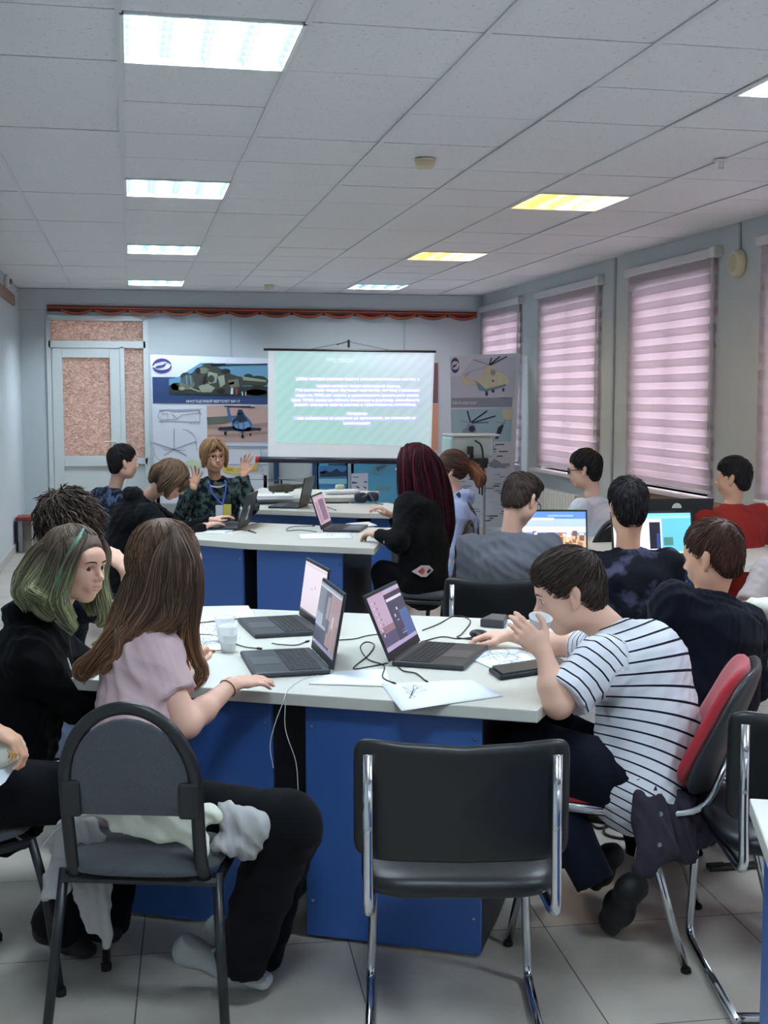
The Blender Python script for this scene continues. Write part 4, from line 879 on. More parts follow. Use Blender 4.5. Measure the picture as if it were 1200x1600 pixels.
def ellp(cx, cy, rx, ry, a0=0, a1=360, n=20, rot=0):
    o = []; r = math.radians(rot)
    for k in range(n):
        a = math.radians(a0+(a1-a0)*k/(n-1 if a1-a0 < 360 else n)); x, y = rx*math.cos(a), ry*math.sin(a); o.append((cx+x*math.cos(r)-y*math.sin(r), cy+x*math.sin(r)+y*math.cos(r)))
    return o
def ln(a, b, w=.5, w2=None):
    d = nrm(V(b[0]-a[0], b[1]-a[1])); n = V(-d[1], d[0]); w2 = w if w2 is None else w2
    return [(a[0]-n[0]*w, a[1]-n[1]*w), (b[0]-n[0]*w2, b[1]-n[1]*w2), (b[0]+n[0]*w2, b[1]+n[1]*w2), (a[0]+n[0]*w, a[1]+n[1]*w)]
def crescent(cx, cy, rx, ry, a0, a1, k, n=14):
    o = [(cx+rx*math.cos(math.radians(a0+(a1-a0)*i/n)), cy+ry*math.sin(math.radians(a0+(a1-a0)*i/n))) for i in range(n+1)]
    i_ = [(cx+rx*.86*math.cos(math.radians(a1+(a0-a1)*i/n))+k[0], cy+ry*.45*math.sin(math.radians(a1+(a0-a1)*i/n))+k[1]) for i in range(n+1)]
    return o+i_
def emblem(t, Y, cx, cy, rx, ry):
    mb = MB(); ms = []
    it = [(2, crescent(cx, cy, rx, ry, 178, 348, (rx*.02, -ry*.12)), 'p_purple'), (2, crescent(cx, cy, rx, ry, -2, 168, (-rx*.02, ry*.12)), 'p_purple'),
          (2, [(cx-rx*.75, cy+ry*.28), (cx-rx*.5, cy-ry*.02), (cx+rx*.1, cy-ry*.1), (cx+rx*.45, cy-ry*.35), (cx+rx*.3, cy+ry*.02), (cx-rx*.1, cy+ry*.22)], 'p_purple'), (2, [(cx-rx*.2, cy-ry*.42), (cx+rx*.3, cy-ry*.58), (cx+rx*.5, cy-ry*.4), (cx, cy-ry*.25)], 'p_white')]
    prints(mb, Y, it, ms); mb.build('emblem', ms, t, world=True)
# left banner -----------------------------------------------------
YL = 13.75; c = at(326, 800, y=YL)
t = thing('banner_stand', 'tall printed banner left of the screen with camouflage and blue helicopters', 'banner', (c[0], YL, 0), 0, None)
mb = MB(); quad(mb, [(235, 554), (419, 560), (419, 790), (243, 786)], YL+.004, 0, th=.004); mb.build('banner_sheet', MATS['p_white'], t, world=True)
ft = MB(); x0 = at(243, 780, y=YL)[0]; x1 = at(419, 780, y=YL)[0]; zb_ = at(300, 786, y=YL)[2]
for x in (x0+.03, x1-.03): ft.bb(x-.02, x+.02, YL, YL+.03, 0, zb_+.3)
ft.bb(x0, x1, YL-.12, YL+.15, 0, .03); ft.build('stand_frame', M('alu', (150, 154, 160), .35, .8), t, world=True)
emblem(t, YL, 253, 571.5, 15, 11.5)
mb = MB(); ms = []
prints(mb, YL, [(1, [(238, 589), (418, 591), (418, 632), (239, 630)], 'p_navy')], ms); mb.build('title_band', ms, t, world=True)
mb = MB(); a, b = at(291, 626, y=YL), at(375, 628, y=YL); put_text(mb, 'МНОГОЦЕЛЕВОЙ ВЕРТОЛЕТ МИ-17', V((a[0]+b[0])/2, YL-.006, (a[2]+b[2])/2), V(1, 0, 0), V(0, 0, 1), .028, w=b[0]-a[0], bold=.02); mb.build('title_text', MATS['p_white'], t, world=True)
mb = MB(); ms = []; q = []
q.append((2, [(313, 567), (418, 569), (418, 619), (264, 616), (264, 592), (277, 590)], 'p_sky'))
q.append((3, [(264, 603), (272, 598), (282, 606), (290, 600), (300, 604), (418, 604), (418, 619), (264, 616)], 'p_tree'))
q += [(3, ellp(403, 596, 16, 9), 'p_tree'), (3, ellp(276, 604, 9, 6), 'p_tree2'), (3, ellp(400, 613, 17, 5), 'p_tree2'), (3, ellp(388, 588, 7, 4), 'p_tree'), (3, ellp(290, 588, 8, 6), 'p_tree')]
q.append((4, [(278, 604), (283, 592), (290, 585), (300, 583), (306, 576), (316, 572), (330, 570), (345, 576), (356, 583), (372, 588), (417, 594), (417, 602), (378, 602), (372, 614), (330, 617), (290, 614), (279, 611)], 'p_camo'))
q += [(5, ellp(292, 600, 12, 9), 'p_olive'), (6, [(283, 598), (286, 589), (293, 586), (300, 587), (303, 597), (296, 602)], 'p_glass'), (7, ln((291, 586), (292, 601), .6), 'p_camo2'), (7, ln((297, 586), (299, 600), .6), 'p_camo2'),
      (5, ellp(318, 579, 9, 5), 'p_olive'), (6, ellp(309, 579, 4, 4.5), 'p_black'), (5, [(324, 580), (340, 584), (338, 598), (326, 600)], 'p_camo2'), (6, ellp(330, 592, 5, 6), 'p_camo'), (5, [(340, 588), (350, 586), (352, 600), (344, 606)], 'p_camo2'), (5, ellp(352, 580, 8, 4), 'p_black'), (6, [(310, 604), (322, 598), (336, 606), (330, 613), (314, 613)], 'p_camo2'), (6, [(318, 588), (323, 586), (322, 600), (316, 602)], 'p_black'),
      (5, [(378, 588), (416, 594), (416, 597), (380, 594)], 'p_camo2'), (5, [(356, 594), (372, 592), (374, 604), (360, 606)], 'p_olive'), (6, ellp(345, 611, 7, 4), 'p_black'), (5, [(357, 598), (366, 596), (366, 600), (358, 602)], 'p_red'), (6, [(361, 606), (364, 606), (364, 616), (360, 616)], 'p_white'), (6, [(368, 607), (371, 607), (371, 617), (368, 617)], 'p_red'), (6, ln((378, 612), (379, 618), .7), 'p_white'), (6, ln((384, 612), (384, 618), .7), 'p_white'),
      (5, ln((316, 570), (262+70, 568), .8), 'p_black'), (5, ln((330, 571), (418, 568.8), .8), 'p_black'), (5, ln((330, 570), (352, 569), 1.2), 'p_black'), (6, ln((296, 606), (312, 612), 1.2), 'p_camo2'), (6, ellp(284, 607, 5, 3), 'p_camo2')]
prints(mb, YL, q, ms); mb.build('helicopter_photo', ms, t, world=True)
mb = MB(); ms = []; q = [(1, [(323, 633.5), (418, 634), (418, 690), (324, 690)], 'p_sand'), (2, [(323, 652), (372, 649), (372, 656), (350, 662), (324, 664)], 'p_green'), (2, [(324, 664), (360, 666), (418, 660), (418, 666), (360, 672), (324, 670)], 'p_sand2'), (2, [(324, 680), (418, 674), (418, 678), (324, 685)], 'p_sand2')]
q += [(3, [(354, 637), (358, 637), (360, 648), (368, 656), (364, 662), (356, 652)], 'p_hblue'), (3, ln((350, 634.5), (398, 637), .8), 'p_hdark'), (3, ln((355, 635.5), (392, 635), .6), 'p_hdark'), (3, [(372, 640), (378, 640), (382, 648), (370, 648)], 'p_hdark'),
      (3, [(362, 664), (366, 652), (372, 646), (382, 647), (390, 656), (394, 662), (392, 672), (376, 676), (364, 670)], 'p_hblue'), (4, [(366, 656), (372, 648), (381, 649), (387, 656), (376, 660)], 'p_hdark'), (4, [(366, 663), (376, 661), (388, 659), (391, 666), (380, 671), (368, 669)], 'p_hblue2'), (5, ln((372, 661), (373, 670), .5), 'p_hdark'), (5, ln((380, 660), (381, 670), .5), 'p_hdark'),
      (3, [(341, 668), (362, 666), (408, 669), (408, 672), (390, 674), (341, 672)], 'p_hdark'), (4, ellp(352, 677, 2.2, 3.6), 'p_black'), (4, ellp(379, 682, 2.4, 3.4), 'p_black'), (3, ln((379, 674), (379, 680), .8), 'p_black'), (4, ellp(391, 679, 1.6, 2.4), 'p_black'), (4, ellp(345, 669, 2.4, 2), 'p_black'), (4, ellp(405, 671, 2.4, 2), 'p_black')]
prints(mb, YL, q, ms); mb.build('blue_helicopter_photo', ms, t, world=True)
mb = MB(); ms = []; q = []
pl = lambda pts, w=.45, l=1: [(l, ln(pts[i], pts[i+1], w), 'p_line') for i in range(len(pts)-1)]
q += pl([(247, 648), (249, 643), (262, 640), (268, 643), (312, 641), (312, 645), (285, 648), (275, 655), (252, 656), (247, 652), (247, 648)])+pl([(248, 641), (315, 639)])+pl([(247, 658), (312, 659)])+pl([(312, 648), (312, 659)])+pl([(252, 646), (262, 646), (262, 654)])+pl([(268, 646), (276, 653)])+pl([(308, 640), (315, 648)])
q += pl([(272, 670), (272, 702)], .8)+pl([(272, 702), (240, 692)], .8)+pl([(272, 702), (306, 690)], .8)+pl([(272, 702), (256, 712)], .8)+pl([(272, 702), (292, 712)], .8)
ac = [(285+22*math.sin(k/12*1.5), 671+24*(1-math.cos(k/12*1.5))) for k in range(13)]; q += pl(ac)+pl([(306, 690), (308, 705)])+pl([(240, 700), (242, 712), (252, 722)])+pl([(255, 702), (290, 704)])
q += pl([(325, 697), (418, 698)], .9)+pl([(352, 700), (418, 700)])+pl([(407, 702), (409, 716)])+pl([(345, 726), (418, 726)], .6)
prints(mb, YL, q, ms); mb.build('line_drawing', ms, t, world=True)
mb = MB()
for s, u, v in (('18,424 м', 304, 661.5), ('25352', 420-15, 729), ('40', 420-10, 735), ('18', 420-10, 741), ('100', 420-10, 747), ('250', 352, 706), ('40', 352, 712), ('100', 352, 718)):
    p = at(u, v, y=YL); put_text(mb, s, V(p[0], YL-.004, p[2]), V(1, 0, 0), V(0, 0, 1), .022)
mb.build('small_figures', MATS['p_grey'], t, world=True)
mb = MB(); ms = []; prints(mb, YL, [(2, [(288, 722), (300, 718), (312, 720), (318, 728), (300, 732)], 'p_lgreen'), (2, [(345, 733), (350, 728), (370, 731), (388, 732), (400, 722), (404, 714), (407, 716), (400, 730), (404, 736), (386, 737), (366, 741), (352, 739)], 'p_yellow'), (3, [(352, 731), (364, 732), (364, 736), (354, 736)], 'p_yellow2'), (3, ln((388, 734), (404, 733), 1), 'p_yellow2')], ms); mb.build('yellow_helicopter_print', ms, t, world=True)
# right banner ----------------------------------------------------
YR = 12.6; c = at(755, 800, y=YR)
t = thing('banner_stand', 'tall printed banner right of the screen with a beige transport helicopter', 'banner', (c[0], YR, 0))
mb = MB(); quad(mb, [(703, 556), (812, 552), (800, 824), (706, 822)], YR+.004, 0, th=.004); mb.build('banner_sheet', MATS['p_bg'], t, world=True)
ft = MB(); x0 = at(706, 815, y=YR)[0]; x1 = at(800, 815, y=YR)[0]; zb_ = at(750, 822, y=YR)[2]
ft.bb(x0, x1, YR-.1, YR+.15, 0, .03)
for x in (x0+.03, x1-.05): ft.bb(x-.02, x+.02, YR, YR+.03, 0, zb_+.3)
ft.build('stand_frame', MATS['alu'], t, world=True)
emblem(t, YR, 711, 571, 6.5, 12)
mb = MB(); ms = []
q = [(1, [(739, 561), (806, 558), (804, 622), (705, 621), (705, 589), (720, 587)], 'p_lgrey'), (1, [(705, 622), (801, 621), (800, 636), (705, 637)], 'p_grey'),
     (3, [(724, 601), (721, 588), (724, 583), (729, 592), (742, 593), (752, 588), (757, 576), (762, 570), (771, 572), (775, 580), (787, 584), (795, 592), (796, 597), (790, 603), (772, 609), (758, 612), (748, 610), (741, 600), (728, 601)], 'p_beige'),
     (4, [(742, 594), (750, 600), (758, 608), (790, 600), (790, 603), (772, 609), (758, 612), (748, 610)], 'p_teal'), (4, ellp(770, 582, 4, 5), 'p_grey'), (4, [(757, 588), (762, 588), (763, 604), (757, 604)], 'p_lgreen'), (4, [(777, 588), (784, 587), (784, 600), (778, 601)], 'p_lgreen'), (5, ellp(770, 595, 1.5, 1.5), 'p_black'),
     (3, ln((764, 570), (739, 562), .8), 'p_grey'), (3, ln((764, 570), (768, 559), .9), 'p_hblack'), (3, ln((765, 570), (781, 557), 1.1), 'p_hblack'), (3, ln((765, 571), (792, 557), 1), 'p_hblack'), (3, ln((764, 571), (722, 586), .4), 'p_grey'), (3, ln((725, 590), (733, 583), .7), 'p_grey'),
     (5, ellp(760, 615, 2.2, 4), 'p_hblack'), (5, ellp(770, 611, 2.2, 2.6), 'p_hblack'), (5, ellp(786, 609, 1.8, 3), 'p_hblack')]
prints(mb, YR, q, ms); mb.build('transport_helicopter_print', ms, t, world=True)
mb = MB(); a, b = at(707, 629, y=YR), at(745, 629, y=YR); put_text(mb, 'Ми-26 вертолет', V((a[0]+b[0])/2, YR-.006, (a[2]+b[2])/2), V(1, 0, 0), V(0, 0, 1), .032, w=b[0]-a[0], bold=.02); mb.build('title_text', MATS['p_white'], t, world=True)
mb = MB(); ms = []
q = [(1, [(705, 640), (801, 637), (798, 690), (706, 690)], 'p_sky2'), (2, ln((735, 660), (730, 642), 1.2), 'p_hdark'), (2, ln((736, 660), (761, 642), 1.3), 'p_hblack'), (2, ln((737, 661), (774, 650), 1.2), 'p_hblack'), (2, ln((737, 661), (763, 660), 1), 'p_hblue'), (2, ln((735, 661), (718, 656), .6), 'p_grey'), (2, [(722, 672), (728, 668), (731, 662), (742, 663), (744, 674), (738, 690), (726, 690)], 'p_grey'), (3, ellp(737, 670, 5, 5), 'p_hblack'),
     (2, [(774, 682), (778, 668), (784, 663), (787, 664), (784, 674), (778, 686), (773, 686)], 'p_hblack'), (2, ln((775, 659), (790, 662), .6), 'p_grey'), (2, ln((782, 668), (790, 656), .7), 'p_grey'), (2, [(784, 640), (800, 638), (800, 655), (790, 656), (784, 650)], 'p_beige')]
prints(mb, YR, q, ms); mb.build('flying_helicopter_print', ms, t, world=True); mb = MB(); ms = []; q = []
r = random.Random(5)
for k in range(34):
    v = 694+3.6*k*1.0; 
    if v > 815: break
    for _ in range(2):
        u = r.uniform(709, 786); w = r.uniform(6, 16); q.append((1, [(u, v), (min(796, u+w), v-.3), (min(796, u+w), v+1.4), (u, v+1.7)], r.choice(['p_grey', 'p_hblack', 'p_lgrey', 'p_grey'])))
q += [(2, [(763, 728), (772, 717), (779, 720), (783, 724), (796, 724), (796, 719), (797, 728), (783, 729), (774, 732)], 'p_grey'), (2, [(743, 716), (748, 716), (750, 734), (741, 734)], 'p_grey'), (2, [(748, 752), (750, 752), (750, 772), (748, 772)], 'p_hblack')]
prints(mb, YR, q, ms); mb.build('equipment_prints', ms, t, world=True)
# board between banner and screen, low blue posters under the screen ----
t = thing('low_board', 'low white display board with a dark blue frame post under the screen', 'board', (*at(450, 800, y=13.9)[:2], 0))
mb = MB(); quad(mb, [(420, 722), (495, 722), (495, 800), (420, 800)], 13.9, 0, th=.01); mb.build('board_sheet', M('board_white', (196, 206, 208), .7), t, world=True)
mb = MB(); p0_, p1__ = at(428, 718, y=13.88), at(436, 800, y=13.88); mb.bb(p0_[0], p1__[0], 13.85, 13.9, 0, p0_[2]); p0_, p1__ = at(488, 718, y=13.88), at(493, 800, y=13.88); mb.bb(p0_[0], p1__[0], 13.86, 13.9, 0, p0_[2]); mb.build('board_post', M('post_blue', (34, 72, 118), .4), t, world=True)
def poster(lab, px, items, Y=13.85):
    c = at(sum(p[0] for p in px)/4, 800, y=Y); t = thing('display_poster', lab, 'poster', (c[0], Y, 0), 0, None)
    mb = MB(); quad(mb, px, Y+.006, 0, th=.006); mb.build('poster_sheet', MATS['p_cyan'], t, world=True)
    P = [at(*p, y=Y) for p in px]; mb = MB()
    for x in (min(p[0] for p in P)+.02, max(p[0] for p in P)-.02): mb.bb(x-.015, x+.015, Y, Y+.03, 0, P[0][2])
    mb.build('poster_leg', MATS['alu'], t, world=True); mb = MB(); ms = []; prints(mb, Y, items, ms); mb.build('picture', ms, t, world=True)
poster('blue poster with a dark photo of aircraft under the screen', [(494, 722), (544, 722), (544, 800), (495, 800)], [(1, [(497, 728), (542, 728), (542, 762), (498, 762)], 'p_blue2'), (2, [(500, 740), (508, 734), (516, 738), (526, 732), (534, 738), (542, 734), (542, 744), (500, 745)], 'p_hblack'), (2, [(513, 725), (540, 725), (540, 727), (513, 727)], 'p_hblack'), (2, [(498, 748), (542, 748), (542, 756), (498, 756)], 'p_cyan2'), (2, ellp(504, 738, 5, 2), 'p_hdark')])
poster('light blue poster with a small white table of aircraft under the screen', [(548, 722), (640, 722), (640, 806), (549, 806)], [(1, [(549, 740), (575, 739), (575, 769), (549, 768)], 'p_white'), (2, [(550, 752), (556, 753), (560, 755), (550, 756)], 'p_hblue'), (2, [(567, 753), (573, 751), (573, 755)], 'p_hblue'), (2, [(551, 745), (560, 745), (560, 746), (551, 746)], 'p_hblack'), (2, [(554, 759), (562, 761), (560, 763)], 'p_hblack'), (2, [(566, 759), (573, 762), (571, 764)], 'p_hblack'), (1, [(580, 732), (592, 724), (610, 723), (604, 732), (594, 740), (584, 740)], 'p_teal'), (2, [(586, 730), (600, 726), (604, 728), (590, 737)], 'p_hblue'), (1, [(587, 760), (610, 760), (610, 766), (587, 766)], 'p_teal')])
t = thing('wall_poster', 'narrow brown and orange poster edge showing right of the screen', 'poster', (*at(684, 700, y=YB-.02)[:2], at(684, 700, y=YB-.02)[2]))
mb = MB(); ms = []; prints(mb, YB-.006, [(0, [(660, 566), (685, 566), (685, 706), (660, 706)], 'p_lgrey'), (1, [(660, 567), (684.5, 567), (684.5, 630), (660, 630)], 'p_brown'), (1, [(660, 631), (684.5, 631), (684.5, 704), (660, 704)], 'p_orange')], ms); mb.build('poster_sheet', ms, t, world=True)
# red bench at far left, white printer-like cabinet at right of the screen
c = at(45, 806, y=13.1); t = thing('bench', 'low bench with a dark red seat by the far left corner', 'bench', (c[0], 13.1, 0)); MB().bb(-.12, .6, -.15, .15, c[2]-.04, c[2]).build('bench_seat', M('bench_red', (122, 44, 48), .5), t, bevel=.008)
for x in (-.08, .55): MB().bb(x-.02, x+.02, -.12, .12, 0, c[2]-.04).build('bench_leg', MATS['alu'], t)
YP = 12.2; a, b = at(697, 678, y=YP), at(772, 722, y=YP)
t = thing('camera_stand', 'pale glass topped stand carrying a small black camera with cables', 'camera stand', ((a[0]+b[0])/2, YP, 0)); w2 = (b[0]-a[0])/2; zt_ = a[2]
gl = M('pale_glass', (170, 196, 196), .15, trans=.0); MB().bb(-w2, w2*.75, -.2, .2, zt_-.24, zt_-.02).build('cover', gl, t, bevel=.03)
MB().bb(-w2*.95, w2, -.22, .22, zt_-.02, zt_).build('cover_top', MATS['plastic_white'], t, bevel=.008)
for s in (-1, 1): MB().tube([(s*w2*.6, 0, zt_-.24), (s*w2*.6, 0, 0)], .015, 8).build('stand_leg', MATS['alu'], t)
mb = MB(); y_ = -.24; mb.bb(-.12, .12, y_-.03, y_+.03, zt_-.3, zt_-.24); mb.bb(-.1, -.04, y_-.04, y_+.02, zt_-.2, zt_-.12); mb.bb(-.07, -.03, y_-.02, y_+.02, zt_-.24, zt_-.2); mb.bb(.03, .11, y_-.03, y_+.02, zt_-.34, zt_-.28); mb.bb(-.09, -.03, y_-.03, y_+.02, zt_-.38, zt_-.3); mb.build('camera_body', MATS['black_plastic'], t, bevel=.01)
MB().tube(bez([(-.02, y_, zt_-.06), (.05, y_, zt_-.12), (.07, y_, zt_-.3), (.06, y_, zt_-.62)], 6), .009, 6).build('camera_cord', MATS['black_plastic'], t)
# heater-like box and brown sill board on the window side
c = at(860, 790, x=XR-.1); t = thing('radiator', 'white ribbed radiator under the second blind from the end wall', 'radiator', (XR-.09, (WINS[1][0]+WINS[1][1])/2, 0)); 
for k in range(14): MB().bb(-.04, .04, -.56+.08*k+.006, -.56+.08*k+.074, .12, .68).build('radiator_fin', MATS['plastic_white'], t, bevel=.015)
mb = MB(); mb.bb(-.03, .09, -.5, -.47, .2, .24); mb.bb(-.03, .09, .47, .5, .2, .24); mb.tube([(0, -.56, .15), (0, .56, .15)], .02, 8); mb.tube([(0, -.56, .64), (0, .56, .64)], .02, 8); mb.tube([(0, .5, .15), (0, .5, 0)], .012, 8); mb.build('pipe', MATS['plastic_white'], t)
struct('trim_8', MB().bb(XR-.03, XR, 5.9, 9.9, .55, .83), M('brown_board', (150, 122, 92), .6))
# ------------------------------------------------------------------ people
def skinm(n, c): return M(n, c, .5, bump=.04, bscale=900, sss=.08)
skinm('skin_fair', (222, 176, 154)); skinm('skin_warm', (214, 164, 136)); M('lips', (204, 148, 134), .45); M('lips_dark', (168, 92, 88), .45)
M('eye_white', (222, 220, 218), .2); M('iris', (96, 84, 60), .2); M('pupil', (12, 12, 12), .1); M('lens', (210, 220, 225), .05); M('nail_black', (16, 14, 18), .2)
MATS['lens_clear'] = gm
def hframe(yaw, pitch=0, roll=0):
    y, p, r = map(math.radians, (yaw, pitch, roll)); f = V(math.sin(y)*math.cos(p), math.cos(y)*math.cos(p), -math.sin(p)); rt = V(math.cos(y), -math.sin(y), 0); u = np.cross(rt, f)
    rt2 = rt*math.cos(r)-u*math.sin(r); u2 = u*math.cos(r)+rt*math.sin(r); return np.stack([rt2, f, u2])   # rows: right, forward, up
def head_prims(o, R, s, N, hi=True, mouth=0, nr=.05):
    w = lambda x, y, z: o+(V(x, y, z)*s) @ R
    E = lambda c, r, k=.02, mi=0, neg=False, rot=None: ell(w(*c), V(*r)*s, R=(R if rot is None else rot), k=k*s, mi=mi, neg=neg)
    C = lambda a, b, ra, rb, k=.015, mi=0, neg=False: cap(w(*a), w(*b), ra*s, rb*s, k=k*s, mi=mi, neg=neg)
    P = [E((0, -.018, .03), (.073, .09, .080)), E((0, .028, -.03), (.058, .058, .078), .04), E((0, .05, -.096), (.026, .022, .018), .03), E((.042, .012, -.066), (.018, .034, .026), .03), E((-.042, .012, -.066), (.018, .034, .026), .03),
         E((.036, .058, -.028), (.02, .018, .022), .025), E((-.036, .058, -.028), (.02, .018, .022), .025), E((0, .066, .03), (.05, .022, .03), .03),
         C((-.034, .078, .014), (.034, .078, .014), .008, .008, .015)]
    P += [E((.031, .094, -.003), (.017, .014, .010), .014, neg=True), E((-.031, .094, -.003), (.017, .014, .010), .014, neg=True)]
    P += [C((0, .082, .006), (0, .102, -.028), .006, .0095, .012), E((0, .104, -.031), (.009, .009, .008), .006), E((.011, .094, -.035), (.007, .009, .006), .006), E((-.011, .094, -.035), (.007, .009, .006), .006)]
    P += [E((0, .078, -.060), (.03, .014, .020), .02), E((0, .0915, -.0575), (.021, .006, .0042), .004, 1), E((0, .0895, -.0675), (.018, .0065, .0052), .004, 1)]
    if mouth: P.append(E((0, .096, -.0625), (.012, .012, .003+.004*mouth), .003, neg=True))
    else: P.append(E((0, .099, -.0622), (.021, .01, .0014), .003, neg=True))
    for q in (-1, 1):   # eyelids and ears
        P.append(E((q*.031, .0735, .0015), (.0155, .0125, .0085), .004))
        P.append(E((q*.031, .083, -.0018), (.0132, .009, .0056), .0025, neg=True))
        P.append(E((q*.075, -.008, -.012), (.0065, .014, .025), .006)); P.append(E((q*.079, -.016, .004), (.007, .012, .02), .006)); P.append(E((q*.084, -.002, -.010), (.006, .008, .017), .004, neg=True)); P.append(E((q*.072, .0, -.036), (.006, .008, .009), .006))
    P += [cap(w(0, -.022, -.045), N, nr*s, nr*s*1.08, k=.035)]
    return P
def eyes(o, R, s, t, iris='iris', look=(0, 0), hair='hair_brown'):
    for q in (-1, 1):
        c = o+(V(q*.031, .0715, -.0015)*s) @ R; g_ = nrm((V(look[0], 1, look[1])) @ R); a = nrm(np.cross(g_, V(0, 0, 1))); b = np.cross(a, g_)
        r = .0128*s; vs = []; fs = []; ms = []; n = 20; ths = [0, 14, 16, 34, 36, 60, 90, 130, 180]
        for th in ths:
            th = math.radians(th)
            for k in range(n): ph = 2*PI*k/n; vs.append(c+r*(g_*math.cos(th)+(a*math.cos(ph)+b*math.sin(ph))*math.sin(th)))
        for i in range(len(ths)-1):
            for k in range(n): fs.append((i*n+k, i*n+(k+1) % n, (i+1)*n+(k+1) % n, (i+1)*n+k)); ms.append(2 if i < 2 else 1 if i < 4 else 0)
        mb = MB(); mb.v = [tuple(x) for x in vs]; mb.f = fs; mb.m = ms; mb.build('eye', [MATS['eye_white'], MATS[iris], MATS['pupil']], t, world=True, smooth=True)
        w = lambda x, y, z: o+(V(q*x, y, z)*s) @ R
        MB().tube(bez([w(.0175, .0835, .001), w(.025, .0865, .0055), w(.034, .086, .006), w(.0445, .078, .0015)], 4), .0009*s, 5).build('eyelashes', MATS['pupil'], t, world=True)
        MB().tube(bez([w(.012, .0925, .0165), w(.024, .094, .0205), w(.039, .0865, .0205), w(.049, .077, .015)], 4), [(.0016+.0012*math.sin(PI*min(1, (i+1)/13)))*s for i in range(13)], 6).build('eyebrow', MATS[hair], t, world=True, smooth=True)
def glasses(o, R, s, t, mat='black_plastic', thin=.0016):
    w = lambda x, y, z: o+(V(x, y, z)*s) @ R; g_ = MB()
    for q in (-1, 1):
        g_.tube([w(q*.033+.024*math.copysign(abs(math.cos(a))**.8, math.cos(a)), .099-.004*abs(math.cos(a)), -.006+.018*math.copysign(abs(math.sin(a))**.8, math.sin(a))) for a in [2*PI*k/20 for k in range(20)]], thin*s, 6, closed=True)
        g_.tube([w(q*.057, .095, .0), w(q*.07, .06, .0), w(q*.079, 0, .002), w(q*.078, -.02, -.012)], thin*s, 6)
    g_.tube([w(-.009, .1, -.002), w(0, .103, .001), w(.009, .1, -.002)], thin*s, 6)
    f = g_.build('glasses', MATS[mat], t, world=True, smooth=True)
    for q in (-1, 1):
        l = MB(); l.add([w(q*.033+.023*math.cos(a), .0975, -.006+.017*math.sin(a)) for a in [2*PI*k/18 for k in range(18)]], [tuple(range(18))]); l.build('lens', gm, f).location = [-x for x in ((0, 0, 0))]
        ob = f.children[-1]; ob.data.transform(Matrix.Translation((-t.location[0], -t.location[1], -t.location[2])))
def hand_prims(wr, d, up, side, curl=(.3, .3, .35, .4), thumb=.4, s=.9, spread=0, mi=0, nail=None):
    """wr wrist, d finger direction, up: direction of the back of the hand, side +1: thumb on the right of d (seen from the back)"""
    d = nrm(d); up = nrm(up-d*np.dot(up, d)); x = np.cross(d, up)*side; w = lambda a, b, c: wr+(x*a+d*b+up*c)*s
    P = [ecap(w(0, .0, 0), w(.004, .05, 0), x, .026*s, .017*s, .034*s, .014*s, k=.012), ecap(w(.004, .05, 0), w(0, .08, 0), x, .034*s, .014*s, .036*s, .0115*s, k=.01)]
    tips = []
    for i, (bx, by, ls, r) in enumerate(((.027, .084, (.04, .024, .018), .0086), (.009, .09, (.044, .028, .019), .0088), (-.009, .087, (.041, .026, .018), .0083), (-.026, .078, (.032, .019, .016), .0074))):
        an = 0; p = w(bx, by, 0); prev = w(bx*.9, by-.03, 0); P.append(cap(prev, p, r*s*1.05, r*s*1.05, k=.006))
        sp = (1.5-i)*spread*.16
        for j, l in enumerate(ls):
            an += curl[i]*(.75, .9, .6)[j]*1.25; dd_ = d*math.cos(an)-up*math.sin(an); dd_ = nrm(dd_+x*sp*math.cos(an)); q = p+dd_*l*s
            P.append(cap(p, q, r*s*(1, .93, .86)[j], r*s*(.95, .88, .74)[j], k=.004)); p = q
        tips.append((p, dd_))
    a = thumb; p0 = w(.022, .018, -.006); p1 = w(.022+.026*(1-a*.4), .045, -.01-.016*a); p2 = p1+(x*(.018*(1-a))+d*.03-up*.012*a)*s; p3 = p2+(x*(.002-.012*a)+d*.022-up*.01*a)*s
    P += [cap(p0, p1, .0135*s, .0115*s, k=.012), cap(p1, p2, .0112*s, .0095*s, k=.005), cap(p2, p3, .0095*s, .0075*s, k=.004)]
    return P, tips
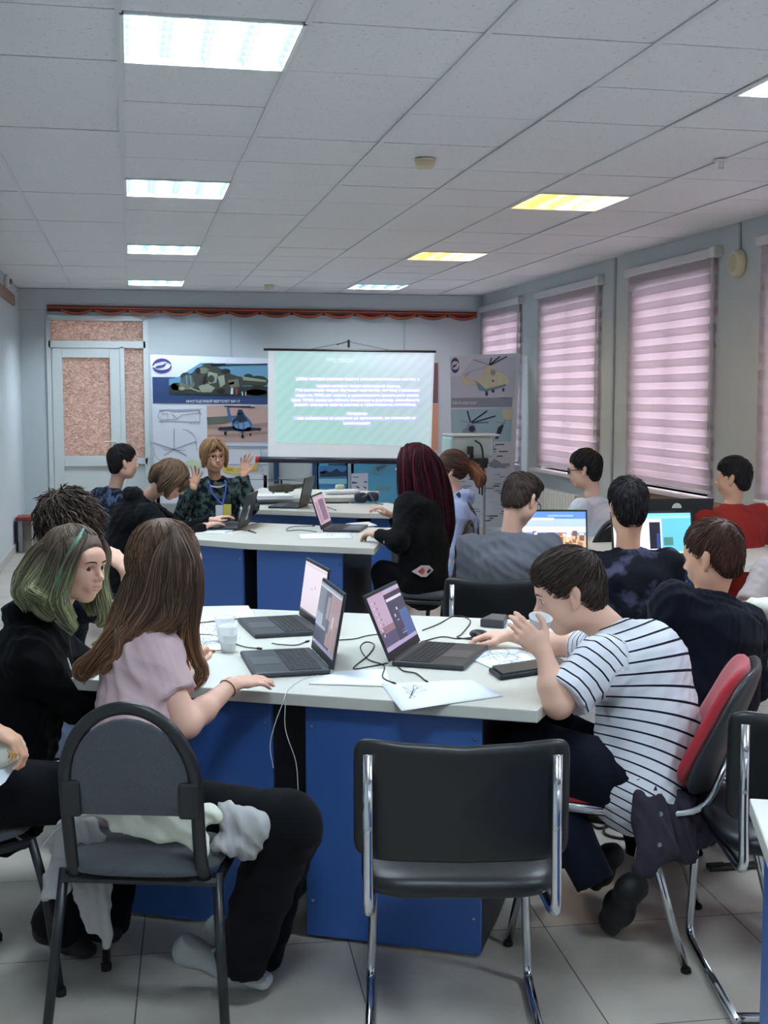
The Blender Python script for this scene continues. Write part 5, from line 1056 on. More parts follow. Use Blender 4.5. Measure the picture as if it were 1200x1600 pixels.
# --- hair
def sdf_at(prims, X):
    D = np.full(len(X), .5)
    for p in prims:
        d = pdist(p, X)[0]; D = -smin(-D, d, p['k']) if p['neg'] else smin(D, d, p['k'])
    return D
def sgrad(prims, X, e=.002):
    g_ = np.zeros_like(X)
    for k in range(3):
        v = np.zeros(3); v[k] = e; g_[:, k] = sdf_at(prims, X+v)-sdf_at(prims, X-v)
    return g_/(np.linalg.norm(g_, axis=1, keepdims=True)+1e-9)
def strand_mesh(name, paths, r, mats, parent, seed=0, tip=.25):
    """paths: (n, m, 3) array of hair strands"""
    n, m, _ = paths.shape; rs = np.random.RandomState(seed); T = np.gradient(paths, axis=1); T /= np.linalg.norm(T, axis=2, keepdims=True)+1e-9
    ref = rs.randn(n, 1, 3); U_ = np.cross(T, ref); U_ /= np.linalg.norm(U_, axis=2, keepdims=True)+1e-9; W_ = np.cross(T, U_)
    prof = np.interp(np.linspace(0, 1, m), [0, .12, .6, 1], [.5, 1, .9, tip])[None, :, None]*r*(.7+.6*rs.rand(n, 1, 1)); vs = []
    for k in range(3):
        a = 2*PI*k/3; vs.append(paths+prof*(U_*math.cos(a)+W_*math.sin(a)))
    Vt = np.stack(vs, 2).reshape(-1, 3); base = (np.arange(n)[:, None]*m+np.arange(m-1)[None, :])*3; F = []
    for k in range(3):
        k2 = (k+1) % 3; F.append(np.stack([base+k, base+k2, base+3+k2, base+3+k], -1).reshape(-1, 4))
    F = np.vstack(F); L = np.array(parent_loc(parent)); me = bpy.data.meshes.new(name); me.vertices.add(len(Vt)); me.vertices.foreach_set('co', (Vt-L).astype(np.float32).ravel())
    me.loops.add(F.size); me.loops.foreach_set('vertex_index', F.astype(np.int32).ravel()); me.polygons.add(len(F)); me.polygons.foreach_set('loop_start', np.arange(0, F.size, 4, dtype=np.int32)); me.polygons.foreach_set('loop_total', np.full(len(F), 4, np.int32)); me.update(calc_edges=True)
    if len(mats) > 1: me.polygons.foreach_set('material_index', np.tile(np.repeat(rs.randint(0, len(mats), n), m-1), 3).astype(np.int32))
    return link(name, me, mats, parent, True)
def parent_loc(o):
    L = V(0, 0, 0)
    while o is not None: L = L+V(*o.location); o = o.parent
    return L
def hairmats(n, c, dk=.7, lt=1.35, c2=None):
    return [M(n, c, .6, spec=.25), M(n+'_dark', tuple(int(x*dk) for x in c), .65, spec=.2), M(n+'_light', c2 or tuple(min(255, int(x*lt+8)) for x in c), .55, spec=.3)]
def scalp_hair(t, o, R, s, prims, mats, n=500, length=.045, r=.0016, crown=(0, -.05, .1), fwd=.6, down=.5, lift=.004, curl=0, seed=1, h=.0045, fold=.002, hull=None, mask=None):
    sh = organic('hair', prims, h, mats[0], t, smooth_it=1, fold=fold, fr=110, seed=seed)
    rs = np.random.RandomState(seed); co = np.zeros(len(sh.data.vertices)*3); sh.data.vertices.foreach_get('co', co); co = co.reshape(-1, 3)+parent_loc(t)
    loc = ((co-o)/s) @ R.T; ok = np.ones(len(co), bool)
    if mask is not None: ok = mask(loc)
    ids = np.nonzero(ok)[0]
    if not len(ids): return sh
    P = co[rs.choice(ids, n)]; cr = o+(V(*crown)*s) @ R; m = 9; out = [P]; st = length*s/(m-1)*(.6+.8*rs.rand(n, 1)); ph = rs.rand(n, 1)*6.28; rv = rs.randn(n, 3)*.25
    for k in range(1, m):
        g_ = sgrad(prims, P); v = (P-cr); v /= np.linalg.norm(v, axis=1, keepdims=True)+1e-9
        v = v+(V(0, fwd, 0) @ R)+V(0, 0, -down)+rv
        if curl: q = V(0, 0, 1); v = v+curl*(np.sin(k*1.3+ph)*np.cross(g_, v)+np.cos(k*1.3+ph)*g_*.7)
        v = v-g_*(v*g_).sum(1, keepdims=True)*(0 if curl else 1); v /= np.linalg.norm(v, axis=1, keepdims=True)+1e-9
        P = P+v*st; d = sdf_at(prims, P); tgt = lift*(.2+.8*k/m)*(1 if not curl else 1.0)
        P = P-g_*np.clip(d-tgt, -.01, .01 if not curl else .002)[:, None]
        if mask is not None: lc_ = ((P-o)/s) @ R.T; P = np.where(((lc_[:, 1] > .02) & (lc_[:, 2] < .10) & (abs(lc_[:, 0]) < .078))[:, None], out[-1]+(P-out[-1])*.02, P)
        out.append(P)
    strand_mesh('hair_strands', np.stack(out, 1), r, mats, sh, seed)
    return sh
def locks(parent, guides, mats, n=120, r=.0016, seed=0, wave=0, name='hair_lock', inner=True, h=.006, tip=.3, bulge=.006):
    """guides: list of (points, radius list) — a strand bundle follows each"""
    allp = []; rs = np.random.RandomState(seed); pr = []
    for pts, rad in guides:
        C = np.array(bez(pts, 8)); m = len(C); rr = np.interp(np.linspace(0, 1, m), np.linspace(0, 1, len(rad)), rad); T = np.gradient(C, axis=0); T /= np.linalg.norm(T, axis=1, keepdims=True)+1e-9
        U_ = np.cross(T, V(.2, 1, .1)); U_ /= np.linalg.norm(U_, axis=1, keepdims=True)+1e-9; W_ = np.cross(T, U_)
        nn = max(8, int(n*np.mean(rad)/.03)); a = rs.rand(nn, 1)*2*PI; q = .8+.25*rs.rand(nn, 1); tt = np.linspace(0, 1, m)[None, :]
        a2 = a+.5*np.sin(tt*4+rs.rand(nn, 1)*6)*.5; wv = wave*np.sin(tt*9+rs.rand(nn, 1)*1.2)*tt
        rad_ = rr[None, :]*q*(1+.0*tt)+rs.rand(nn, 1)*bulge*tt
        allp.append(C[None]+(np.cos(a2)*rad_)[..., None]*U_[None]+(np.sin(a2)*rad_)[..., None]*W_[None]+wv[..., None]*U_[None])
        if inner: pr += [cap(C[i], C[i+2], max(.003, rr[i]*.86), max(.003, rr[min(m-1, i+2)]*.86), k=.012) for i in range(0, m-2, 2)]
    m = max(p.shape[1] for p in allp)
    allp = np.vstack([np.stack([np.stack([np.interp(np.linspace(0, 1, m), np.linspace(0, 1, p.shape[1]), s_[:, k]) for k in range(3)], 1) for s_ in p]) for p in allp])
    o = organic(name, pr, h, mats[1], parent) if inner else parent
    strand_mesh('hair_strands', allp, r, mats, o, seed, tip)
    return o
def cran(o, R, s, ex=.012, front=True, line=.055, low=-.03, sides=True, extra=(), top=0, fade=False):
    w = lambda x, y, z: o+(V(x, y, z)*s) @ R; E = lambda c, r, k=.02, neg=False: ell(w(*c), V(*r)*s, R=R, k=k*s, neg=neg)
    if fade: P = [E((0, -.018, .03), (.0765, .0935, .0835)), E((0, -.05, -.03), (.06, .047, .06), .03), E((0, -.004, .055+top), (.066+ex*.7, .084+ex*.6, .060+ex), .025)]
    else: P = [E((0, -.02, .032+top), (.074+ex, .091+ex, .081+ex+top)), E((0, -.055, -.01), (.062+ex*.6, .05+ex*.6, .055+ex*.4), .03)]
    P += [E(*e) for e in extra]
    P += [E((0, .115, line-.095), (.1, .085, .09), .012, True)]       # face kept clear
    P += [E((0, .02, low-.07), (.12, .075, .07), .012, True), E((0, -.02, low-.125), (.12, .12, .07), .02, True)]
    if fade: P += [E((q*.095, .018, -.05), (.04, .05, .062), .008, True) for q in (-1, 1)]
    return P
def person(label, head, hyaw, neck, hip, syaw, hpitch=0, hroll=0, s=1.0, sw=.36, skin='skin_fair', arms=(), top=None, legs=None, lo='trousers_black', h=.008, hh=.003, topm='cloth_black', sleeve='long', fold=.004, hood=None, nr=.044, mouth=0, bulk=1.0, group=None, zbase=0, attr=False, hips=True, hunch=.03, face=True, topname='t_shirt', iris='iris', look=(0, 0), brow='hair_brown', fr=46, sit_z=None):
    o = at(*head[:2], d=head[2]); N_ = at(*neck[:2], d=neck[2]); H = at(*hip[:2], d=hip[2]); R = hframe(hyaw, hpitch, hroll)
    t = thing('person', label, 'person', (H[0], H[1], zbase), 0, group); f = yawv(syaw); S = V(f[1], -f[0], 0); up = nrm(N_-H)
    S = nrm(S-up*np.dot(S, up)); F = nrm(np.cross(up, S)); b = bulk
    sh = {q: N_+S*q*sw/2-up*.05 for q in (-1, 1)}
    wa = H*.62+N_*.38-F*hunch*.6; ch = H*.28+N_*.72-F*hunch*.5
    # skin: head and neck, forearms and hands in one body mesh
    J = {}
    pr = head_prims(o, R, s, N_-up*.03+F*.01, mouth=mouth, nr=nr)
    hb = organic('body', pr, hh, [MATS[skin], MATS['lips']], t, smooth_it=1)
    if face: eyes(o, R, s, t, iris, look, brow)
    tips_all = []; rest = []
    for A_ in arms:
        q = A_['q']; el = at(*A_['el'][:2], d=A_['el'][2]); wr = at(*A_['wr'][:2], d=A_['wr'][2]); tp = at(*A_['to'][:2], d=A_['to'][2]) if 'to' in A_ else wr+nrm(wr-el)*.15
        if 'sh' in A_: sh[q] = at(*A_['sh'][:2], d=A_['sh'][2])
        J[q] = (sh[q], el, wr); a = [cap(sh[q], el, .043*b, .036, k=.02), cap(el, el+(wr-el)*.35, .036*b, .036*b, k=.02), cap(el+(wr-el)*.35, wr, .036*b, .0225, k=.02)]
        hp, tips = hand_prims(wr, tp-wr, V(*A_.get('up', (0, 0, 1))), A_.get('th', -q), A_.get('curl', (.3, .3, .35, .4)), A_.get('thumb', .4), A_.get('s', .9), A_.get('spread', 0))
        rest.append(a+hp); tips_all.append(tips)
    if rest:
        for i_, rp in enumerate(rest):
            ob = organic('arm', rp, min(h, .0042 if hh < .0035 else .005), MATS[skin], t, smooth_it=1)
            # join into the one body mesh
            import bmesh
            bm = bmesh.new(); bm.from_mesh(hb.data); bm.from_mesh(ob.data); bm.to_mesh(hb.data); bm.free(); bpy.data.objects.remove(ob)
        hb.data.polygons.foreach_set('use_smooth', [True]*len(hb.data.polygons))
    # top
    L1, L2, L3 = np.linalg.norm(wa-H), np.linalg.norm(ch-wa), np.linalg.norm(N_-ch)
    AX = (H, up, F, 2.0, .27)
    T_ = [ecap(H-up*.04, wa, S, .168*b, .125*b, .15*b, .115*b, k=.05, s0=0), ecap(wa, ch, S, .15*b, .115*b, .165*b, .115*b, k=.06, s0=L1), ecap(ch, N_-up*.1, S, .165*b, .112*b, sw*.42, .085*b, k=.05), cap(N_-up*.07, N_+up*.004-F*.012, .07, .056, k=.03, cut=True)]
    for q in (-1, 1): T_ += [cap(N_-up*.045, sh[q]-up*.012, .046, .05*b, k=.05), cap(N_-up*.1, sh[q]-up*.05, .06, .05*b, k=.05)]
    for p_ in T_: p_['ax'] = AX
    lg = {'long': 1.0, 'short': .62, 'half': .85}[sleeve]
    for q in J:
        a, e, w_ = J[q]
        if sleeve == 'long':
            T_ += [cap(a, e, .054*b, .05*b, k=.05), cap(e, w_-(w_-e)*.02, .05*b, .036, k=.03, cut=True)]
        else: T_ += [dict(cap(a, a+(e-a)*lg, .054*b, .058*b+.008, k=.045, cut=True), ax=(a, nrm(e-a), F, 0, 0))]
    if hood: T_ += [ell(N_-F*.06+up*.0, (.105, .07, .06), R=np.stack([S, F, up]), k=.03), cap(N_-F*.05+S*.07+up*.0, N_+F*.04+S*.05-up*.05, .04, .03, k=.03), cap(N_-F*.05-S*.07, N_+F*.04-S*.05-up*.05, .04, .03, k=.03)]
    if top: T_ += top(locals())
    tp_ = organic(topname, T_, h, MATS[topm], t, smooth_it=1, fold=fold, fr=fr, seed=len(label), attr=attr)
    # legs
    if legs:
        G = [ecap(H-up*.03, H-V(0, 0, .03), S, .145*b, .105*b, .14*b, .105*b, k=.05)]
        for lgd in legs:
            hj = H+S*lgd['q']*.085-V(0, 0, .03); kn = at(*lgd['kn'][:2], d=lgd['kn'][2]); an = at(*lgd['an'][:2], d=lgd['an'][2]); k_ = lgd.get('k', (.092, .066, .062, .05))
            G += [cap(hj, kn, k_[0], k_[1], k=.05), cap(kn, an, k_[2], k_[3], k=.04, cut=True)]
        organic('trousers', G, h, MATS[lo], t, smooth_it=1, fold=fold*1.2, fr=18, seed=5)
    return t, dict(o=o, R=R, s=s, N=N_, H=H, S=S, F=F, up=up, sh=sh, J=J, tips=tips_all, body=hb, top=tp_)
def shoe(parent, heel, toe, mat, sole, s=1.0, up=V(0, 0, 1)):
    d = nrm(toe-heel); L = np.linalg.norm(toe-heel); x = nrm(np.cross(d, up)); u = np.cross(x, d); p = lambda a, b: heel+d*a*L+u*b*s
    a = organic('shoe', [ecap(p(.13, .06), p(.17, .088), x, .03*s, .034*s, .03*s, .032*s, k=.02, cut=True), ecap(p(.13, .055), p(.55, .052), x, .031*s, .034*s, .04*s, .03*s, k=.03), ecap(p(.5, .052), p(.86, .04), x, .041*s, .028*s, .034*s, .019*s, k=.03)], .005, MATS[mat], parent, fold=.0008, fr=60)
    organic('sole', [ecap(p(.1, .014), p(.45, .014), x, .048*s, .023*s, .05*s, .021*s, k=.01), ecap(p(.45, .014), p(.88, .016), x, .053*s, .02*s, .044*s, .017*s, k=.01)], .005, MATS[sole], a)
    b = MB()
    for k in range(5): q = .38+.07*k; b.tube([p(q, .088-.02*k*.6)-x*.018, p(q+.02, .094-.02*k*.6), p(q, .088-.02*k*.6)+x*.018], .003, 5)
    ob = b.build('laces', MATS['white_cord'], a); ob.data.transform(Matrix.Translation([-float(q) for q in parent.location])); return a
# cloth materials
for n, c in dict(cloth_black=(13, 13, 16), cloth_black2=(17, 17, 20), trousers_black=(12, 13, 17), cloth_pink=(206, 180, 184), cloth_grey=(98, 100, 108), cloth_white=(196, 200, 210), cloth_navy=(17, 20, 32), cloth_red=(150, 46, 40), cloth_lav=(150, 166, 206), cloth_hoodie=(168, 168, 168), cloth_cream=(206, 208, 194), cloth_darkjacket=(54, 50, 62), cloth_greyshirt=(150, 138, 138)).items(): M(n, c, .92, bump=.25, bscale=650, sheen=.03, spec=.12)
def gradhair(n, c1, z1, c2, z2):
    m = bpy.data.materials.new(n); m.use_nodes = True; MATS[n] = m; nt = m.node_tree; b = nt.nodes['Principled BSDF']; b.inputs['Roughness'].default_value = .58; b.inputs['Specular IOR Level'].default_value = .3
    tc = nt.nodes.new('ShaderNodeTexCoord'); sx = nt.nodes.new('ShaderNodeSeparateXYZ'); nt.links.new(tc.outputs['Object'], sx.inputs[0]); r = nt.nodes.new('ShaderNodeMapRange'); r.inputs[1].default_value = z1; r.inputs[2].default_value = z2; nt.links.new(sx.outputs[2], r.inputs[0])
    mx = nt.nodes.new('ShaderNodeMix'); mx.data_type = 'RGBA'; mx.inputs[6].default_value = (*lin(c1), 1); mx.inputs[7].default_value = (*lin(c2), 1); nt.links.new(r.outputs[0], mx.inputs[0]); nt.links.new(mx.outputs[2], b.inputs['Base Color']); return m
def mix_mat(name, c1, c2, build):
    m = bpy.data.materials.new(name); m.use_nodes = True; MATS[name] = m; nt = m.node_tree; b = nt.nodes['Principled BSDF']; b.inputs['Roughness'].default_value = .9; b.inputs['Specular IOR Level'].default_value = .15
    mx = nt.nodes.new('ShaderNodeMix'); mx.data_type = 'RGBA'; mx.inputs[6].default_value = (*lin(c1), 1); mx.inputs[7].default_value = (*lin(c2), 1); nt.links.new(build(nt), mx.inputs[0]); nt.links.new(mx.outputs[2], b.inputs['Base Color'])
def stripes(nt, src='su', per=.031, wd=.17, lo=None):
    a = nt.nodes.new('ShaderNodeAttribute'); a.attribute_name = src; d = nt.nodes.new('ShaderNodeMath'); d.operation = 'DIVIDE'; d.inputs[1].default_value = per; nt.links.new(a.outputs['Fac'], d.inputs[0])
    f = nt.nodes.new('ShaderNodeMath'); f.operation = 'FRACT'; nt.links.new(d.outputs[0], f.inputs[0]); l = nt.nodes.new('ShaderNodeMath'); l.operation = 'LESS_THAN'; l.inputs[1].default_value = wd; nt.links.new(f.outputs[0], l.inputs[0]); return l.outputs[0]
mix_mat('cloth_striped', (214, 216, 224), (24, 26, 42), stripes)
def plaid(sc, th=.5):
    def f(nt):
        N = nt.nodes.new; L = nt.links.new; tc = N('ShaderNodeTexCoord'); sx = N('ShaderNodeSeparateXYZ'); L(tc.outputs['Object'], sx.inputs[0]); outs = []
        for k in (0, 2):
            m = N('ShaderNodeMath'); m.operation = 'MULTIPLY'; m.inputs[1].default_value = sc; L(sx.outputs[k], m.inputs[0]); q = N('ShaderNodeMath'); q.operation = 'SINE'; L(m.outputs[0], q.inputs[0]); outs.append(q)
        a = N('ShaderNodeMath'); a.operation = 'ADD'; L(outs[0].outputs[0], a.inputs[0]); L(outs[1].outputs[0], a.inputs[1]); n = N('ShaderNodeTexNoise'); n.inputs['Scale'].default_value = 22; L(tc.outputs['Object'], n.inputs['Vector'])
        b = N('ShaderNodeMath'); b.operation = 'ADD'; L(a.outputs[0], b.inputs[0]); L(n.outputs['Fac'], b.inputs[1]); r = N('ShaderNodeMapRange'); r.inputs[1].default_value = th; r.inputs[2].default_value = 1.6; r.inputs[3].default_value = 0; r.inputs[4].default_value = 1; L(b.outputs[0], r.inputs[0]); return r.outputs[0]
    return f
def blots(sc, lo=.52, hi=.62):
    def f(nt):
        N = nt.nodes.new; L = nt.links.new; tc = N('ShaderNodeTexCoord'); n = N('ShaderNodeTexNoise'); n.inputs['Scale'].default_value = sc; n.inputs['Detail'].default_value = 3; L(tc.outputs['Object'], n.inputs['Vector']); r = N('ShaderNodeMapRange'); r.inputs[1].default_value = lo; r.inputs[2].default_value = hi; L(n.outputs['Fac'], r.inputs[0]); return r.outputs[0]
    return f
mix_mat('cloth_plaid_green', (20, 26, 30), (74, 94, 90), blots(26, .44, .6)); mix_mat('cloth_plaid_navy', (26, 32, 48), (86, 100, 126), blots(22, .5, .62)); mix_mat('cloth_blotched', (16, 17, 26), (62, 64, 84), blots(9))
# ------------------------------------------------------------------ hair colours
HB = hairmats('hair_black', (30, 27, 29)); HD = hairmats('hair_brown', (60, 49, 43)); HL = hairmats('hair_long', (98, 74, 60), .72, 1.3, (138, 104, 78)); HG = hairmats('hair_green', (84, 76, 64), .7, 1.3, (122, 118, 96)); HGL = hairmats('hair_green_tip', (138, 146, 112), .7, 1.2, (176, 186, 152))
HG2 = [gradhair('dyed_%d' % k, tuple(x*q for x in (100, 86, 74)), 1.13, tuple(x*q for x in (156, 162, 122)), 1.0) for k, q in enumerate((1, .68, 1.25))]
HL2 = [gradhair('long_%d' % k, tuple(x*q for x in (96, 74, 60)), 1.06, tuple(x*q for x in (142, 104, 76)), .93) for k, q in enumerate((1, .66, 1.25))]
HR = hairmats('hair_red', (62, 18, 34), .5, 1.3, (104, 24, 48)); HBL = hairmats('hair_blonde', (176, 138, 100), .75, 1.2); HBB = hairmats('hair_bob', (110, 86, 68), .7, 1.2); HT = hairmats('hair_tail', (84, 60, 52), .7, 1.3); HTT = hairmats('hair_tail_tip', (150, 98, 72)); HN = hairmats('hair_chestnut', (70, 44, 36), .7, 1.3)
upper = lambda z: (lambda l: l[:, 2] > z)
A3 = lambda u, v, d: at(u, v, d=d)
# 1. girl with very long brown hair, front left
t, J = person('girl in a pink t-shirt with very long brown hair seated at front left', (262, 882, 3.45), 62, (238, 972, 3.42), (216, 1240, 3.28), 78, hpitch=14, s=1.0, sw=.31, topm='cloth_pink', sleeve='short', legs=[dict(q=1, kn=(448, 1290, 3.12), an=(372, 1508, 3.22), k=(.092, .082, .084, .07)), dict(q=-1, kn=(455, 1300, 3.36), an=(405, 1500, 3.42), k=(.09, .078, .078, .06))],
    arms=[dict(q=1, sh=(240, 1012, 3.30), el=(292, 1132, 3.24), wr=(362, 1070, 3.4), to=(430, 1056, 3.52), up=(.1, -.15, 1), th=-1, curl=(.12, .16, .2, .25), thumb=.35, s=.92), dict(q=-1, el=(278, 1075, 3.62), wr=(290, 1040, 3.72), to=(306, 1012, 3.78), curl=(.6, .7, .7, .7), s=.85)], fold=.0055, lo='trousers_black', bulk=.92)
o, R = J['o'], J['R']
for p, d in J['tips'][0][1:] if 0 else J['tips'][0]:
    pass
nm = MB()
for p, d in J['tips'][0]: nm.lathe([(0, .0018), (.0045, .001), (.0055, -.002)], c=p+d*.003+V(0, 0, .0045), n=10)
tips = J['tips'][0]
for p, d in tips: 
    x_ = nrm(np.cross(d, V(0, 0, 1))); MB().grid(lambda u, v: p+d*(.004-.011*u)+x_*(v-.5)*.0095+V(0, 0, 1)*(.0062-.004*(2*v-1)**2-.002*(1-u)**2*2), 4, 5, th=.0008).build('fingernail', MATS['nail_black'], t, world=True, smooth=True)
w_ = J['J'][1][2]; e_ = J['J'][1][1]; dv_ = nrm(w_-e_); a_ = nrm(np.cross(dv_, V(0, 0, 1))); b_ = np.cross(dv_, a_); c_ = w_-dv_*.02
MB().tube([c_+(a_*math.cos(2*PI*k/16)+b_*math.sin(2*PI*k/16))*.0262 for k in range(16)], .0018, 6, closed=True).build('wrist_band', M('copper', (120, 60, 50), .5), t, world=True)
sh_ = scalp_hair(t, o, R, 1.0, cran(o, R, 1.0, .016, line=.05, low=-.06), HL, mask=lambda l: l[:, 2] > -.3, n=1500, length=.27, r=.0013, down=.9, fwd=-.1, seed=3, fold=.001, lift=.005)
G = [([A3(262, 822, 3.46), A3(236, 870, 3.42), A3(222, 940, 3.38), A3(198, 985, 3.34), A3(168, 1012, 3.33), A3(140, 1040, 3.34), A3(132, 1056, 3.36)], [.01, .05, .055, .045, .03, .018, .006]),
     ([A3(270, 822, 3.42), A3(258, 880, 3.34), A3(246, 940, 3.31), A3(214, 985, 3.29), A3(196, 1000, 3.28), A3(178, 1030, 3.28), A3(166, 1052, 3.28)], [.01, .045, .05, .035, .02, .014, .005]),
     ([A3(280, 824, 3.4), A3(296, 880, 3.34), A3(300, 930, 3.34), A3(300, 985, 3.36), A3(306, 1028, 3.38), A3(312, 1052, 3.38), A3(300, 1076, 3.38)], [.01, .03, .03, .018, .012, .011, .004]),
     ([A3(272, 822, 3.38), A3(280, 880, 3.31), A3(276, 930, 3.3), A3(262, 965, 3.29), A3(228, 990, 3.27)], [.01, .042, .042, .03, .008]),
     ([A3(240, 850, 3.5), A3(218, 910, 3.46), A3(200, 960, 3.44), A3(176, 1000, 3.42), A3(150, 1018, 3.4)], [.02, .045, .045, .035, .01]),
     ([A3(186, 985, 3.3), A3(188, 1006, 3.27), A3(182, 1030, 3.27), A3(164, 1038, 3.28), A3(160, 1052, 3.28)], [.016, .016, .012, .009, .003]),
     ([A3(150, 1020, 3.32), A3(128, 1038, 3.33), A3(124, 1056, 3.34), A3(136, 1062, 3.34)], [.016, .014, .01, .003]),
     ([A3(292, 900, 3.33), A3(290, 960, 3.33), A3(284, 1010, 3.35), A3(292, 1050, 3.36)], [.012, .01, .006, .002])]
locks(t, G, HL2, n=190, r=.0013, seed=4, wave=.008, name='long_hair', bulge=.013)
shoe(t, at(268, 1512, z=.045), at(434, 1563, z=0), M('shoe_grey', (168, 172, 172), .8, bump=.3, bscale=500) and 'shoe_grey', M('sole_cream', (228, 196, 150), .7) and 'sole_cream', s=1.05)
shoe(t, at(318, 1482, z=.05), at(428, 1500, z=.0), 'shoe_grey', 'sole_cream')
# 2. girl with green tinted hair
t, J = person('girl in a black hoodie with greenish shoulder length hair looking right', (119, 882, 3.8), 128, (68, 968, 3.88), (5, 1245, 3.75), 100, hpitch=4, hroll=-3, s=.97, sw=.38, skin='skin_fair', topm='cloth_black', arms=[dict(q=1, sh=(50, 1030, 3.68), el=(118, 1098, 3.75), wr=(215, 1075, 3.95), to=(250, 1065, 4.05)), dict(q=-1, el=(150, 1050, 4.1), wr=(200, 1040, 4.1))],
    hood=True, hh=.0028, bulk=1.12, look=(.5, .0), face=True, fold=.007, fr=44, topname='hoodie')
o, R = J['o'], J['R']
scalp_hair(t, o, R, .97, cran(o, R, .97, .016, line=.082, low=-.06), HG2, mask=lambda l: ~((l[:, 1] > .02) & (l[:, 2] < .115)), n=1100, length=.14, r=.0013, down=1.0, fwd=.0, seed=8, fold=.001, lift=.005)
w = lambda x, y, z: o+(V(x, y, z)*.97) @ R
G = [([w(.03, .06, .105), w(.072, .05, .04), w(.086, .03, -.05), w(.10, .03, -.11), w(.10, .06, -.17), w(.09, .09, -.19)], [.004, .017, .024, .028, .02, .005]), ([w(.02, -.02, .12), w(.082, -.01, .04), w(.10, -.02, -.05), w(.125, -.02, -.11), w(.12, .01, -.15), w(.09, .0, -.13)], [.004, .026, .034, .032, .02, .006]),
     ([w(-.01, -.07, .11), w(.06, -.09, .03), w(.09, -.1, -.05), w(.12, -.1, -.1), w(.14, -.05, -.13)], [.005, .035, .045, .035, .01]), ([w(-.04, .06, .1), w(-.074, .056, .04), w(-.082, .04, -.04), w(-.085, .05, -.11), w(-.08, .06, -.17), w(-.07, .05, -.2)], [.003, .014, .02, .024, .02, .006]),
     ([w(-.04, -.05, .1), w(-.082, -.03, .03), w(-.09, -.03, -.06), w(-.1, -.02, -.13), w(-.09, .01, -.17)], [.004, .026, .034, .03, .008]), ([w(.05, -.06, .06), w(.1, -.06, -.02), w(.145, -.05, -.07), w(.17, -.02, -.09), w(.15, .02, -.1)], [.014, .022, .022, .016, .005])]
locks(t, G[:3]+G[5:], HG2, n=170, r=.0013, seed=9, wave=.011, name='long_hair', bulge=.014)
locks(t, G[3:5], HG2, n=170, r=.0013, seed=10, wave=.009, name='long_hair', bulge=.012)
locks(t, [([w(.01, .03, .122), w(.06, .045, .075), w(.09, .03, .0), w(.112, .02, -.07)], [.003, .009, .01, .008])], [M('hair_teal', (112, 168, 140), .5), M('hair_teal2', (92, 140, 116), .5)], n=160, r=.0012, seed=12, name='teal_streak', bulge=.002)
for q in (-1, 1):
    n0 = J['N']+J['F']*.1-J['up']*.1+J['S']*q*.035; MB().tube(bez([n0, n0+V(.015, -.01, -.05), n0+V(.01*q, -.015, -.12)], 5), .003, 6).build('drawstring', MATS['plastic_white'], t, world=True)
# 3. curly haired boy
t, J = person('boy with curly dark hair raising a pinched hand behind the green haired girl', (112, 824, 4.55), 62, (94, 898, 4.62), (80, 1120, 4.75), 70, hpitch=8, s=1.0, topm='cloth_navy', sleeve='short', arms=[dict(q=1, el=(212, 962, 4.35), wr=(198, 893, 4.3), to=(172, 862, 4.3), up=(.5, -.8, .3), th=1, curl=(.75, .6, .5, .5), thumb=.8)], legs=[dict(q=1, kn=(126, 1105, 4.35), an=(140, 1260, 4.4))], lo='cloth_lav', hh=.0045)
o, R = J['o'], J['R']
scalp_hair(t, o, R, 1.0, cran(o, R, 1.0, .024, line=.06, low=-.025, top=.004), HD, n=1400, length=.06, r=.003, down=.5, fwd=.4, curl=.5, seed=21, lift=.008, fold=.006)
MB().tube([J['N']+(J['S']*math.cos(a)+J['F']*math.sin(a))*.075+V(0, 0, .0) for a in [2*PI*k/20 for k in range(20)]], .004, 6, closed=True).build('neck_cord', M('teal_cord', (120, 176, 172), .6), t, world=True)
# 4. boy in a checked navy shirt, farthest left
t, J = person('boy in a dark checked shirt with short black hair at the far left', (192, 722, 8.5), 72, (176, 764, 8.55), (160, 900, 8.6), 60, s=1.0, topm='cloth_plaid_navy', hh=.005, h=.01, sleeve='short', arms=[dict(q=1, el=(200, 835, 8.3), wr=(260, 820, 8.3))], topname='shirt', sw=.38)
scalp_hair(t, J['o'], J['R'], 1.0, cran(J['o'], J['R'], 1.0, .013, line=.058, low=-.02, fade=True), HB, n=450, length=.04, r=.002, seed=31, h=.006)
# 5. bob haired teenager typing on the laptop marked 2
t, J = person('teenager in a black hoodie with brown bob bending over the laptop marked 2', (268, 750, 7.95), 92, (222, 776, 8.05), (196, 905, 8.1), 85, hpitch=38, s=1.02, topm='cloth_black2', hood=True, hh=.0045, h=.01, bulk=1.15, sw=.38, arms=[dict(q=1, sh=(232, 802, 7.85), el=(282, 846, 7.65), wr=(320, 822, 7.75), to=(352, 812, 7.85), curl=(.3, .3, .3, .3)), dict(q=-1, el=(285, 830, 8.0), wr=(330, 813, 7.95), to=(360, 803, 8.0))], fold=.006, fr=44, topname='hoodie', hunch=.07)
o, R = J['o'], J['R']; w = lambda x, y, z: o+(V(x, y, z)*1.02) @ R
scalp_hair(t, o, R, 1.02, cran(o, R, 1.02, .02, line=.05, low=-.07), HBB, n=700, length=.15, r=.002, down=.0, fwd=.1, seed=33, h=.006, fold=.001, lift=.005)
